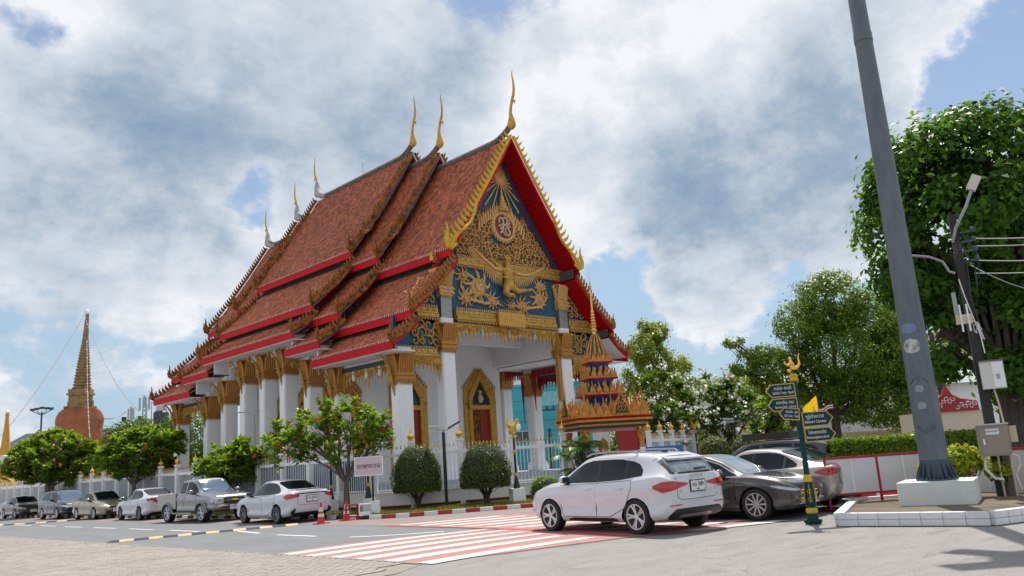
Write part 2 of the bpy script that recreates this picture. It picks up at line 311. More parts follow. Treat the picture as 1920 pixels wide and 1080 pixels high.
def text_part(s, size, m, parent, loc, rot, name='lettering', ext=.002, align='CENTER', width=None):
    cu = bpy.data.curves.new('t', 'FONT'); cu.body = s; cu.size = size; cu.align_x = align; cu.align_y = 'CENTER'; cu.extrude = ext; cu.resolution_u = 3
    t = bpy.data.objects.new('t', cu); COL.objects.link(t); dg = bpy.context.evaluated_depsgraph_get(); me = bpy.data.meshes.new_from_object(t.evaluated_get(dg))
    bpy.data.objects.remove(t); bpy.data.curves.remove(cu); me.materials.clear(); me.materials.append(m)
    if width and len(me.vertices):
        xs = [v.co.x for v in me.vertices]; k = width/max(1e-6, max(xs)-min(xs))
        for v in me.vertices: v.co.x *= k
    me.name = name; o = link(name, me, parent, loc); o.rotation_euler = rot; return o
# ================================================================== ground, road, paving
def sheet(name, poly, z, m, parent=None):
    mb = MB(); mb.add([(x, y, z) for x, y in poly], [tuple(range(len(poly)))]); o = mb.build(name, m, parent)
    return o
asph = mat('road_asphalt', (.162, .170, .180), .85, var=.14, scale=.9, bump=.4, bscale=60, dirt=(.135, .14, .148), dirt_scale=1.1, dirt_at=.55, stretch=(1.6, .35, 1), crack=.3, speck=.12)
asph2 = mat('worn_pale_asphalt', (.262, .246, .236), .9, var=.13, scale=1.6, bump=1.0, bscale=38, dirt=(.20, .19, .185), dirt_scale=1.3, dirt_at=.54, stretch=(.6, 1.5, 1), crack=.45, speck=.26)
pinkish = mat('faded_red_parking_asphalt', (.245, .19, .18), .9, var=.12, scale=.8, bump=.3, bscale=70, dirt=(.22, .17, .16), dirt_scale=1.2, dirt_at=.56, speck=.15)
paver_m = mat('beige_paver', (.325, .288, .258), .85, var=.14, scale=.7, bump=.3, bscale=60, island=.12, dirt=(.26, .225, .20), dirt_scale=.8, dirt_at=.60)
paver_far = mat('beige_paving', (.30, .265, .236), .9, var=.16, scale=.7, bump=.4, bscale=18, dirt=(.25, .22, .195), dirt_scale=.8, dirt_at=.60)
joint = mat('paver_joint', (.27, .235, .205), .95, var=.2)
soil = mat('dry_soil', (.13, .10, .065), .95, var=.35, scale=2)
court = mat('courtyard_concrete', (.32, .31, .30), .9, var=.15, scale=.6)
g = struct(sheet('ground', [(-600, -600), (1200, -600), (1200, 1200), (-600, 1200)], -.012, mat('town_ground', (.24, .22, .20), .95, var=.2, scale=.1)))
struct(sheet('side_road', [(-40, -60), (140, -60), (140, 3), (60, 14), (30, 17.5), (20.6, 20.0), (16.4, 23.6), (14.5, 21), (8.75, 12), (8.0, 10.9), (-40, 13)], -.008, asph2))
struct(sheet('road', [(8.92, 11.6), (13.3, 10.3), (15.9, 9.1), (16.6, 12), (14.55, 20.5), (14.55, 420), (9.1, 420)], -.004, asph))
struct(sheet('parking_lane', [(14.5, 20.5), (14.35, 14), (16.0, 9.3), (19, 13), (20.3, 20.2), (16.45, 23.6), (16.45, 420), (14.5, 420)], 0, pinkish))
struct(sheet('courtyard', [(18.9, 27.2), (24.4, 24.1), (60, 20), (90, 60), (90, 130), (18.9, 130)], .02, court))
# near pavement of beige pavers: real blocks near, painted joints by material farther off
pv = struct(sheet('pavement', [(8.9, 11.55), (8.9, 420), (-60, 420), (-60, 13), (8.0, 11.05)], -.002, joint))
struct(sheet('far_pavement', [(8.85, 40), (8.85, 420), (-60, 420), (-60, 40)], .014, paver_far))
struct(sheet('near_pavement', [(3.9, 13.0), (3.9, 40), (-60, 40), (-60, 13.2)], .014, paver_far))
def paver_shape(w, l, h, z0):
    # wavy interlocking block seen from above, chamfered
    pts = [(-l/2, -w/2), (-l/6, -w/2+.012), (l/6, -w/2-.0), (l/2, -w/2+.012), (l/2, w/2), (l/6, w/2-.012), (-l/6, w/2), (-l/2, w/2-.012)]
    return pts
PW, PL = .115, .235
cells = []
y = 11.5; r = 0
while y < 40:
    x = 3.9+(r % 2)*PL/2
    while x < 8.84-PL/2:
        if y > 11.9 or x < 8.1: cells.append((x+PL/2, y+PW/2))
        x += PL
    y += PW; r += 1
Minv = cam_matrix().inverted()
def in_view(x, y, z=0):
    p = Minv @ Vector((x, y, z)); 
    return p.z < 0 and abs(p.x/-p.z*1538.84) < 975 and abs(p.y/-p.z*1538.84) < 552
near = sorted([c for c in cells if in_view(*c)], key=lambda c: c[0]**2+c[1]**2)
first = set(near[:290])
pm = MB(); w2, l2 = PW/2-.004, PL/2-.004
pm.add([(-l2, -w2, 0), (l2, -w2, 0), (l2, w2, 0), (-l2, w2, 0), (-l2+.003, -w2+.003, .015), (l2-.003, -w2+.003, .015), (l2-.003, w2-.003, .015), (-l2+.003, w2-.003, .015)],
       [(4, 5, 6, 7), (0, 1, 5, 4), (1, 2, 6, 5), (2, 3, 7, 6), (3, 0, 4, 7)])
p0 = None; R_ = random.Random(3)
for c in near[:290]:
    if p0 is None: p0 = pm.build('paver', paver_m, pv); o = p0
    else: o = p0.copy(); COL.objects.link(o)
    o.location = (c[0], c[1], -.002+R_.uniform(-.003, .002)); o.rotation_euler = (R_.uniform(-.01, .01), R_.uniform(-.01, .01), R_.uniform(-.015, .015))
rest = np.array([c for c in cells if c not in first]); base = np.array(pm.v); F0 = np.array(pm.f)
n = len(rest); V = np.tile(base, (n, 1, 1)); V[:, :, 0] += rest[:, 0:1]; V[:, :, 1] += rest[:, 1:2]; V[:, :, 2] += RNG.uniform(-.004, .002, (n, 1))
F = (np.tile(F0, (n, 1, 1))+(np.arange(n)*8)[:, None, None]).reshape(-1, 4)
np_mesh('paver_field', V.reshape(-1, 3), F, paver_m, pv, 'stuff')
# edge stone between paving and road
mb = MB(); yy = 11.6
while yy < 120: mb.b2(8.86, 8.95, yy, yy+.97, -.05, .018); yy += 1.0
struct(mb.build('edging', mat('edge_stone', (.25, .235, .22), .9, var=.15)))
# ---- painted crossing
zw = mat('worn_white_road_paint', (.54, .525, .505), .8, var=.16, scale=4, bump=.4, bscale=60, dirt=(.34, .325, .31), dirt_scale=9, dirt_at=.56)
zr = mat('faded_red_road_paint', (.38, .165, .155), .8, var=.16, scale=3, dirt=(.29, .225, .21), dirt_scale=8, dirt_at=.53)
zr2 = mat('fresh_red_road_paint', (.50, .10, .10), .75, var=.14, scale=3, dirt=(.40, .17, .16), dirt_scale=5, dirt_at=.58)
cw = struct(MB().add([(8.96, 11.6, .004), (11.3, 10.95, .004), (13.0, 10.45, .004), (14.4, 9.35, .004), (15.85, 9.15, .004), (16.5, 10.95, .004), (17.4, 17.3, .004), (18.0, 18.2, .004), (17.3, 18.95, .004), (15.8, 19.5, .004), (14.3, 20.5, .004), (14.2, 17.5, .004), (14.05, 15.0, .004), (12.6, 16.3, .004), (10.7, 16.75, .004), (8.98, 16.75, .004)],
            [tuple(range(16))]).build('crosswalk', zr))
def curve_stripe(p, wid, m, z=.008):
    """stripe whose left edge runs along the points p, widened towards -Y"""
    mb = MB(); n = len(p); top = [(x, y, z) for x, y in p]; bot = [(x, y-w_, z) for (x, y), w_ in zip(p, wid)]
    mb.add(top+bot, [(i, i+n, i+n+1, i+1) for i in range(n-1)]); return mb.build('painted_stripe', m, cw)
for k in range(6):
    y0 = 16.42-.905*k; x1 = 14.0-.22*k; w_ = .46
    pts = []
    for t in (0, .15, .35, .6, .8, 1):
        x = 8.97+(x1-8.97)*t; yy = y0+.03*(x-9)-.035*(x-9)**2-.03*max(0, x-12.0)**2
        if k == 5: yy -= .10
        pts.append((x, yy))
    curve_stripe(pts, [w_, w_, w_*.97, w_*.92, w_*.8, w_*.6], zw)
for k in range(11):
    y0 = 20.05-1.0*k; xs = 14.50-.02*k
    x1 = min(xs+3.1, 17.4) if k < 5 else 17.0-.13*(k-5)
    pts = [(xs, y0)]+[(xs+(x1-xs)*t, y0-.46*(x1-xs)*t) for t in (.4, .8, 1)]
    curve_stripe(pts, [.42, .44, .44, .3], zw)
mb = MB(); sm_ = [(14.50, 20.35), (14.33, 17.6), (14.15, 15.2), (13.95, 13.2), (13.5, 11.4), (13.25, 10.6)]
mb.add([(x-.10, y, .012) for x, y in sm_]+[(x+.12, y, .012) for x, y in sm_], [(i, i+1, i+7, i+6) for i in range(5)]); mb.build('red_seam_line', zr2, cw)
# centre-line dashes
dm = mat('white_road_paint', (.72, .72, .70), .7, var=.08, dirt=(.5, .5, .5), dirt_scale=8, dirt_at=.64)
lane = [((12.5, 66.8), (12.5, 64)), ((12.45, 61.5), (12.45, 58.7)), ((12.45, 56), (12.42, 53.2)), ((12.42, 50.8), (12.4, 48)), ((12.38, 46.4), (12.36, 43.8)), ((12.3, 42.3), (12.28, 39.9)), ((12.25, 38.3), (12.22, 35.6)), ((12.2, 34.1), (12.16, 31.6)), ((12.12, 30.0), (12.05, 27.4)), ((12.4, 25.4), (12.05, 23.3)), ((11.85, 21.9), (11.82, 19.75))]
ln = None
for k, ((xa, ya), (xb, yb)) in enumerate(lane):
    mb = MB(); mb.add([(xa-.06, ya, .003), (xb-.06, yb, .003), (xb+.06, yb, .003), (xa+.06, ya, .003)], [(0, 1, 2, 3)]); o = mb.build('lane_dash', dm); o['kind'] = 'structure'
cv = [(11.88, 18.3), (12.15, 17.75), (12.5, 17.25), (12.95, 16.8), (13.4, 16.4)]
mb = MB(); mb.add([(x-.07, y-.05, .003) for x, y in cv]+[(x+.04, y+.04, .003) for x, y in cv], [(i, i+1, i+6, i+5) for i in range(4)]); struct(mb.build('curved_lane_line', dm))
# oil stains are in the material; speed humps of alternating rubber blocks
hb = mat('hump_black_rubber', (.035, .035, .038), .8, var=.2); hy = mat('hump_yellow', (.62, .44, .20), .7, var=.2, dirt=(.3, .24, .15), dirt_scale=9, dirt_at=.6)
def hump(a, b, n, label, seg0=0):
    a, b = Vector((*a, 0)), Vector((*b, 0)); t = thing('speed_hump', label, 'speed hump', a, atan2((b-a).y, (b-a).x), 'rubber speed humps across the road'); Lh = (b-a).length/n
    for k in range(n):
        s = MB(); w_ = .17; x0, x1 = k*Lh+.006, (k+1)*Lh-.006; pr = [(-w_, 0), (-w_*.75, .03), (-w_*.35, .05), (w_*.35, .05), (w_*.75, .03), (w_, 0)]
        e0 = .15 if k == 0 else 0
        s.add([(x0+(e0 if z > .01 else 0), y, z) for y, z in pr]+[(x1, y, z) for y, z in pr], [(i, i+1, i+7, i+6) for i in range(5)]+[(5, 4, 3, 2, 1, 0), (6, 7, 8, 9, 10, 11)])
        s.build('rubber_segment', hb if (k+seg0) % 2 == 0 else hy, t, smooth=30)
hump((8.95, 27.0), (14.35, 25.15), 14, 'black and yellow speed hump reaching the beige paving, nearer of two')
hump((8.95, 55.4), (14.6, 49.6), 14, 'black and yellow speed hump far down the street before the parked cars')
# ---- kerbs
kr = mat('kerb_red_paint', (.36, .035, .035), .65, var=.2, dirt=(.25, .03, .03), dirt_scale=4, dirt_at=.6); kw = mat('kerb_white_paint', (.66, .66, .65), .7, var=.15, dirt=(.4, .39, .37), dirt_scale=4, dirt_at=.6); kb = mat('kerb_black_paint', (.03, .03, .03), .7, var=.2)
def kerb_line(name, pts, step, mats_, zt=.13, w_=.17):
    root = struct(link(name, None)); P = [Vector((*p, 0)) for p in pts]; seg = []; 
    tot = sum((P[i+1]-P[i]).length for i in range(len(P)-1)); n = int(tot/step)
    def at(s):
        for i in range(len(P)-1):
            l = (P[i+1]-P[i]).length
            if s <= l or i == len(P)-2: return P[i].lerp(P[i+1], s/l)
            s -= l
    for k in range(n):
        a, b = at(k*tot/n), at((k+1)*tot/n); c = (a+b)/2; L_ = (b-a).length-.008
        s = MB(); s.box((0, 0, zt/2), (L_, w_, zt)); s2 = s.v; 
        for i, v in enumerate(s2):
            if v[2] > zt*.9: s2[i] = (v[0]*.985, v[1]*.86, v[2])
        s.build('kerb_stone', mats_[k % len(mats_)], root, c, atan2((b-a).y, (b-a).x))
    return root
kerb_line('kerb', [(16.25, 23.75), (16.55, 23.15), (17.1, 22.6), (18.1, 21.9), (20.4, 20.25), (24.5, 17.2), (30, 13.6)], .46, [kw, kr])
kerb_line('black_white_kerb', [(16.25, 23.85), (16.4, 60), (16.4, 100)], .62, [kb, kw])
kerb_line('temple_side_kerb', [(26.0, 21.5), (40, 14.5), (60, 10)], .6, [kw, kr], .1)
verge = struct(sheet('verge', [(16.4, 24.0), (16.7, 23.3), (18.15, 22.05), (20.5, 20.4), (25.5, 19.0), (26.8, 22.0), (24.3, 23.9), (18.9, 27.0), (18.9, 110), (16.45, 110)], .09, soil))
def blades(name, poly_fn, n, h, m, z=.09, wid=.012):
    P = []
    while len(P) < n:
        x, y = poly_fn()
        P.append((x, y))
    P = np.array(P); a = RNG.uniform(0, 2*pi, n); hh = h*RNG.uniform(.4, 1.2, n); lean = RNG.normal(0, .5, (n, 2))*hh[:, None]
    ux, uy = np.cos(a)*wid, np.sin(a)*wid
    V = np.zeros((n, 3, 3)); V[:, 0] = np.c_[P[:, 0]-ux, P[:, 1]-uy, np.full(n, z)]; V[:, 1] = np.c_[P[:, 0]+ux, P[:, 1]+uy, np.full(n, z)]
    V[:, 2] = np.c_[P[:, 0]+lean[:, 0], P[:, 1]+lean[:, 1], z+hh]
    o = np_mesh(name, V.reshape(-1, 3), np.arange(3*n).reshape(-1, 3), m, None, 'stuff'); return o
def vfn():
    t = RNG.uniform()
    if t < .55:
        s = RNG.uniform(); w_ = RNG.beta(1.3, 1.5)
        return (16.75+s*8.0+w_*1.5, 23.15-s*5.2*.72+w_*2.8)
    return (16.6+RNG.uniform()*1.6, 24+RNG.uniform()**1.5*50)
tag(blades('grass', vfn, 26000, .075, grass_m), 'dry green grass on the strip between kerb and fence', 'grass')
# ================================================================== temple hall
TO = Vector((29.75, 42.8, 0))
temple = thing('temple_hall', 'white columned temple hall with stacked red tile roofs and a gilded blue gable', 'temple', TO)
def G(y): return y-42.8                                   # world Y to temple-local y
# roof profile of the lowest end section: (half width, height) of each tier, inner end to eave
def tiers(dz): return [[(0.0, 18.62+dz), (1.5, 16.25+dz), (3.0, 14.05+dz), (4.68, 11.83+dz)],
                       [(4.30, 11.36+dz), (5.7, 9.92+dz), (7.2, 8.60+dz)],
                       [(6.85, 8.20+dz*.97), (7.6, 7.60+dz*.97), (8.36, 7.12+dz*.97)]]
def lerp2(pl, t):
    L_ = [sqrt((pl[i+1][0]-pl[i][0])**2+(pl[i+1][1]-pl[i][1])**2) for i in range(len(pl)-1)]; s = t*sum(L_)
    for i, l in enumerate(L_):
        if s <= l or i == len(L_)-1:
            u = s/l; return (pl[i][0]+(pl[i+1][0]-pl[i][0])*u, pl[i][1]+(pl[i+1][1]-pl[i][1])*u)
        s -= l
def plen(pl): return sum(sqrt((pl[i+1][0]-pl[i][0])**2+(pl[i+1][1]-pl[i][1])**2) for i in range(len(pl)-1))
def tile_field(pl, y0, y1, side, mb_v, mb_f5):
    """rows of overlapping pointed clay tiles"""
    L_ = plen(pl); nr = int(L_/.205); nc = int((y1-y0)/.165); sp = (y1-y0)/nc; w_ = sp*.46
    for r in range(nr+1):
        t0 = max(0, (r-.35)*.205/L_); t1 = min(1, (r+.86)*.205/L_); tm = min(1, (r+.62)*.205/L_)
        a, b, mm_ = lerp2(pl, t0), lerp2(pl, t1), lerp2(pl, tm)
        if t1 <= t0: continue
        nx, nz = (b[1]-a[1]), -(b[0]-a[0]); q = sqrt(nx*nx+nz*nz); nx, nz = -nx/q, -nz/q
        A = (a[0], a[1]); B = (b[0]+nx*.045, b[1]+nz*.045); C = (mm_[0]+nx*.036, mm_[1]+nz*.036); B0 = (b[0], b[1]); 
        ys = y0+sp*(.5+np.arange(nc)+(.5 if r % 2 else 0)); ys = ys[ys < y1-.02]; jit = RNG.uniform(-.008, .008, len(ys))
        k = len(ys); V = np.zeros((k, 8, 3))
        def put(i, P, dy): V[:, i, 0] = side*(P[0]+jit*.5); V[:, i, 1] = ys+dy; V[:, i, 2] = P[1]+jit
        put(0, A, -w_); put(1, A, w_); put(2, C, w_); put(3, (B[0], B[1]), 0); put(4, C, -w_); put(5, (C[0]-nx*.05, C[1]-nz*.05), w_); put(6, B0, 0); put(7, (C[0]-nx*.05, C[1]-nz*.05), -w_)
        mb_v.append(V)
TF = np.array([(0, 4, 3, 2), (0, 2, 1, 0), (4, 7, 6, 3), (3, 6, 5, 2)])
def flush_tiles(name, vs, parent, side=1):
    V = np.concatenate(vs).astype(np.float32); n = len(V); me = bpy.data.meshes.new(name)
    base = np.arange(n)*8
    q = np.stack([np.stack([base+a for a in f], 1) for f in ((0, 4, 3, 2), (4, 7, 6, 3), (3, 6, 5, 2))], 1).reshape(-1, 4)
    t = np.stack([base+0, base+2, base+1], 1)
    loops = np.concatenate([q.ravel(), t.ravel()]).astype(np.int32); st = np.concatenate([np.arange(len(q))*4, len(q)*4+np.arange(len(t))*3]).astype(np.int32); tt = np.concatenate([np.full(len(q), 4), np.full(len(t), 3)]).astype(np.int32)
    me.vertices.add(n*8); me.vertices.foreach_set('co', V.ravel()); me.loops.add(len(loops)); me.loops.foreach_set('vertex_index', loops)
    me.polygons.add(len(st)); me.polygons.foreach_set('loop_start', st); me.polygons.foreach_set('loop_total', tt); me.materials.append(tile_m); me.update(calc_edges=True)
    return link(name, me, parent, kind='stuff')
TH = .10
def section(dz, y0, y1, fr, rr, low_y0=None, low_y1=None):
    """one stretch of roof with its three tiers, from y0 (front) to y1 (rear)"""
    tv = []; mo = MB(); ends = MB()
    for ti, pl in enumerate(tiers(dz)):
        for sd in (-1, 1):
            bed = MB(); fas = MB(); rs_ = MB()
            tile_field(pl, y0+.12, y1-.12, sd, tv, None)
            # slab under the tiles
            n = len(pl); vs = []; 
            for (x, z) in pl: vs.append((sd*x, y0+.05, z-.015)); vs.append((sd*x, y1-.05, z-.015))
            bed.add(vs, [(2*i, 2*i+1, 2*i+3, 2*i+2) for i in range(n-1)])
            lo = []
            for (x, z) in pl: lo.append((sd*max(0, x-.02), y0, z-.16)); lo.append((sd*max(0, x-.02), y1, z-.16))
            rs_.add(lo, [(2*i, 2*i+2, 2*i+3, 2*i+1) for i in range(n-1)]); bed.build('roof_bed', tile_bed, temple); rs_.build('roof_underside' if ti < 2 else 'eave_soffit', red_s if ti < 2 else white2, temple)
            ex, ez = pl[-1]
            fas.b2(min(sd*(ex-.05), sd*(ex+.02)), max(sd*(ex-.05), sd*(ex+.02)), y0+.02, y1-.02, ez-.38, ez-.04)
            fas.build('fascia', red, temple)
            if ti < 2:   # flashing and moss where the next tier begins
                nx_, nz_ = tiers(dz)[ti+1][0]
                mo.box((sd*(nx_+.10), (y0+y1)/2, nz_-.03), (.34, y1-y0-.1, .10), tilt=Matrix.Rotation(sd*radians(38), 3, 'Y'))
                w3 = MB(); w3.b2(min(sd*(nx_-.06), sd*(nx_-.02)), max(sd*(nx_-.06), sd*(nx_-.02)), y0+.1, y1-.1, nz_-.1, ez-.05); w3.build('tier_riser', grime_shade, temple)
            nE = int((y1-y0-.3)/.155)
            for k in range(nE):
                yy = y0+.18+k*(y1-y0-.36)/nE; x = sd*(ex+.035)
                ends.add([(x, yy-.045, ez+.075), (x, yy+.045, ez+.075), (x+sd*.025, yy+.04, ez-.02), (x+sd*.03, yy, ez-.075), (x+sd*.025, yy-.04, ez-.02)], [(0, 1, 2, 3, 4)])
    flush_tiles('roof_tile_field', tv, temple)
    mo.build('flashing', moss, temple, kind='stuff'); ends.build('eave_tile_ends', tile_end, temple, kind='stuff')
    r = MB(); n = 14; z0 = 18.72+dz; pts = []
    for k in range(n+1):
        t = k/n; y = y0+(y1-y0)*t; up = .0
        df = (y-y0); dr = (y1-y)
        if fr: up += .55*max(0, 1-df/1.5)**2
        if rr: up += .55*max(0, 1-dr/1.5)**2
        pts.append((0, y, z0+up))
    more = []
    if fr: more += [(0, y0+q, z0+.55*max(0, 1-q/1.5)**2) for q in (.15, .3, .5, .75, 1.0, 1.25)]
    if rr: more += [(0, y1-q, z0+.55*max(0, 1-q/1.5)**2) for q in (.15, .3, .5, .75, 1.0, 1.25)]
    pts = sorted(pts+more, key=lambda p: p[1]); r.tube(pts, .17, 6, up=(0, 0, 1)); r.build('ridge_cap', ridge_m, temple, smooth=40)
Y1f, Y2f, Y3f, Y3r, Y2r, Y1r = G(29.15), G(35.15), G(37.7), G(48.75), G(51.55), G(56.0)
section(0, Y1f, G(36.05), True, False); section(.93, Y2f, G(38.65), True, False); section(1.82, Y3f, Y3r, True, True)
section(.93, G(47.7), Y2r, False, True); section(0, G(50.3), Y1r, False, True)
# ---- barge boards: serpent bodies with rows of fins, heads at each tier end
fin0 = MB(); fin0.prism([(-.085, 0), (.085, 0), (.10, .16), (.07, .30), (.0, .43), (-.09, .52), (-.05, .40), (-.045, .28), (-.075, .14)], (0, -.035, 0), (1, 0, 0), (0, 0, 1), (0, 1, 0), .07)
fin_front = fin0.build('roof_fin', [gold_y], None); bpy.data.objects.remove(fin_front); fin_me = bpy.data.meshes['roof_fin']
fin_dk_me = fin_me.copy(); fin_dk_me.name = 'roof_fin_dark'; fin_dk_me.materials.clear(); fin_dk_me.materials.append(gold_dk)
def head(mb, x, y, z, sd, s=1.0):
    """upturned serpent head finial at the foot of a barge board"""
    P = [(x-sd*.35*s, y, z+.22*s), (x-.0*sd, y, z-.02*s), (x+sd*.22*s, y, z+.10*s), (x+sd*.30*s, y, z+.38*s), (x+sd*.20*s, y, z+.68*s), (x+sd*.17*s, y, z+.98*s), (x+sd*.27*s, y, z+1.28*s)]
    mb.tube(P, [.10*s, .14*s, .15*s, .14*s, .10*s, .065*s, .012*s], 7, flat=.6, up=(0, 1, 0))
    for dx, dz, l in ((.05, .18, .55), (-.12, .22, .45), (-.28, .34, .42), (.33, .45, .34)):
        q = Vector((x+sd*dx*s, y, z+dz*s)); mb.tube([q, q+Vector((-sd*.05*s, 0, l*.5*s)), q+Vector((sd*.05*s, 0, l*s))], [.055*s, .045*s, .008*s], 5, up=(0, 1, 0))
    for k in range(3):
        q = Vector((x+sd*(.30+.02*k)*s, y, z+(.3+.2*k)*s)); mb.tube([q, q+Vector((sd*.14*s, 0, .10*s))], [.04*s, .006*s], 4, up=(0, 1, 0))
def barge(dz, y, face, bright):
    """face: -1 looks to the front, 1 to the rear"""
    T_ = tiers(dz)
    for ti, pl in enumerate(T_):
        bm_ = gold_y if bright and ti == 0 else gold_dk; f_me = fin_me if ti == 0 else fin_dk_me
        for sd in (-1, 1):
            L_ = plen(pl); body = MB(); n = 26; P = []; Rr = []
            for k in range(n+1):
                t = k/n; x, z = lerp2(pl, t)
                if ti == 0:
                    off = .10 if t < .62 else .10-.26*sin(min(1, (t-.62)/.16)*pi*.5)*(1 if t < .78 else max(0, 1-(t-.78)/.12))
                else: off = .06-.16*sin(t*pi)**2*(1 if ti == 1 else .6)
                a = lerp2(pl, max(0, t-.02)); b = lerp2(pl, min(1, t+.02)); nx, nz = -(b[1]-a[1]), (b[0]-a[0]); q = sqrt(nx*nx+nz*nz)
                P.append((sd*(x+nx/q*off), y+face*.03, z+nz/q*off)); Rr.append(.085)
            body.tube(P, Rr, 6, up=(0, 1, 0))
            x, z = pl[-1]; head(body, sd*x, y, z+.02, sd, (1.0 if bright else .85) if ti == 0 else .68)
            body.build('serpent_barge', bm_, temple, smooth=45)
            bd = MB(); prof = [lerp2(pl, k/8) for k in range(9)]; prof[0] = (prof[0][0], prof[0][1])
            vs = [(sd*px_, y, pz-.04) for px_, pz in prof]+[(sd*max(0, px_-.03), y, pz-.20) for px_, pz in prof]
            m = len(vs); vs2 = vs+[(vx, y-face*.07, vz) for vx, vy, vz in vs]; k9 = 9
            f_ = [(i, i+1, i+1+k9, i+k9) for i in range(8)]; f2 = [tuple(q+m for q in f)[::-1] for f in f_]; rim = [(i, i+m, i+1+m, i+1) for i in range(8)]+[(i+k9, i+1+k9, i+1+k9+m, i+k9+m) for i in range(8)]
            bd.add(vs2, f_+f2+rim); bd.build('barge_board', red if bright and face < 0 else mat('grey_barge', (.16, .12, .13), .7, var=.3), temple)
            nf = int(L_/(.335 if ti == 0 and bright else .25)); stuffm = MB()
            for k in range(nf):
                t = (k+.6)/nf; t = min(t, .97); x, z = lerp2(pl, t); a = lerp2(pl, max(0, t-.02)); b = lerp2(pl, min(1, t+.02))
                dx, dzz = sd*(b[0]-a[0]), b[1]-a[1]; ang = atan2(dzz, dx) if sd > 0 else atan2(dzz, dx)
                nrm = Vector((-(dzz), 0, dx)).normalized();  nrm = -nrm if nrm.z < 0 else nrm
                tan = Vector((dx, 0, dzz)).normalized()
                M = Matrix((tuple(tan*(1)), (0, 1, 0), tuple(nrm))).transposed().to_4x4()
                if M.determinant() < 0: M = Matrix((tuple(tan), (0, -1, 0), tuple(nrm))).transposed().to_4x4()
                M = M @ (Matrix.Identity(4) if ti == 0 and bright else Matrix.Diagonal((1.1, 1.3, .72, 1))); M.translation = Vector((sd*x, y+face*.02, z))+nrm*.05
                if bright == 2:
                    o = bpy.data.objects.new('roof_fin', f_me); COL.objects.link(o); o.parent = temple; o.matrix_local = M
                else: stuffm.merge(fin0, M)
            if stuffm.v: stuffm.build('roof_fin_row', bm_ if bright else gold_dk, temple, kind='stuff')
barge(0, Y1f-.02, -1, 2); barge(.93, Y2f-.02, -1, 0); barge(1.82, Y3f-.02, -1, 0)
barge(1.82, Y3r+.02, 1, 0); barge(.93, Y2r+.02, 1, 0); barge(0, Y1r+.02, 1, 0)
# ---- chofa finials
def chofa(y, z, face, s, whitebase):
    t = MB(); f = face
    prof = [(0, 0, .10), (.0, .12, .24), (.0, .30, .27), (.01, .50, .22), (.0, .75, .14), (-.03, 1.0, .10), (.05, 1.35, .085), (.16, 1.65, .09), (.30, 1.95, .085), (.36, 2.3, .075), (.36, 2.65, .06), (.30, 3.0, .042), (.28, 3.25, .028), (.36, 3.42, .008)]
    t.tube([(0, y+f*a*s, z+b*s) for a, b, r in prof], [r*s for a, b, r in prof], 8, flat=.8, up=(1, 0, 0))
    t.tube([(0, y+f*.20*s, z+1.62*s), (0, y+f*.36*s, z+1.56*s), (0, y+f*.34*s, z+1.38*s)], [.09*s, .07*s, .01*s], 6)
    t.build('roof_finial', gold if not whitebase else gold_y, temple, smooth=50)
    if whitebase:
        b = MB(); b.tube([(0, y-f*1.2, z-.18), (0, y-f*.55, z-.02), (0, y-f*.1, z+.25), (0, y, z+.75), (0, y+f*.02, z+1.15)], [.16, .22, .30, .2, .11], 8, up=(1, 0, 0)); b.build('finial_base', mat('grey_white_mortar', (.42, .42, .44), .85, var=.35, scale=4), temple, smooth=50)
chofa(Y1f-.10, 19.02, -1, .98, 0); chofa(Y2f-.05, 19.95, -1, .98, 0); chofa(Y3f-.05, 20.85, -1, .98, 0)
chofa(Y3r+.05, 20.75, 1, .90, 1); chofa(Y2r+.05, 19.75, 1, .90, 1); chofa(Y1r+.05, 18.8, 1, .90, 1)
mb = MB(); mb.tube([(0, 0.3, 20.5), (0, .3, 21.6)], .02, 5); mb.build('lightning_rod', steel, temple)
# ---- gable walls closing each roof stretch
def gable(y, dz, yy_m, lower, name='gable_wall', inset=0.0, t=.12):
    T_ = tiers(dz); mb = MB(); r = [(p[0], p[1]-.18) for p in T_[0]]+[(p[0]-.02, p[1]-.18) for p in T_[1]]+[(p[0]-.05, p[1]-.18) for p in T_[2]]
    zl = lower; poly = [r[0]]
    for a, b in zip(r, r[1:]):
        if b[1] <= zl:
            if a[1] > b[1]: t_ = (a[1]-zl)/(a[1]-b[1]); poly.append((a[0]+(b[0]-a[0])*t_, zl))
            break
        poly.append(b)
    if poly[-1][1] > zl+.01: poly.append((poly[-1][0], zl))
    full = [(-x, z) for x, z in poly[::-1]]+poly[1:]
    mb.prism([(a, b) for a, b in full], (0, y, 0), (1, 0, 0), (0, 0, 1), (0, 1, 0), t); return mb.build(name, yy_m, temple)
gable(G(36.0), .93, white, 15.2); gable(G(38.5), 1.82, white, 16); gable(Y3r-.9, 1.82, white, 16); gable(Y2r-.8, .93, white, 15)
gable(Y1r-1.0, 0, white, 7.0)
PY = G(30.42)                                            # face of the front pediment
gable(PY, 0, blue_m, 8.3, 'pediment_panel')
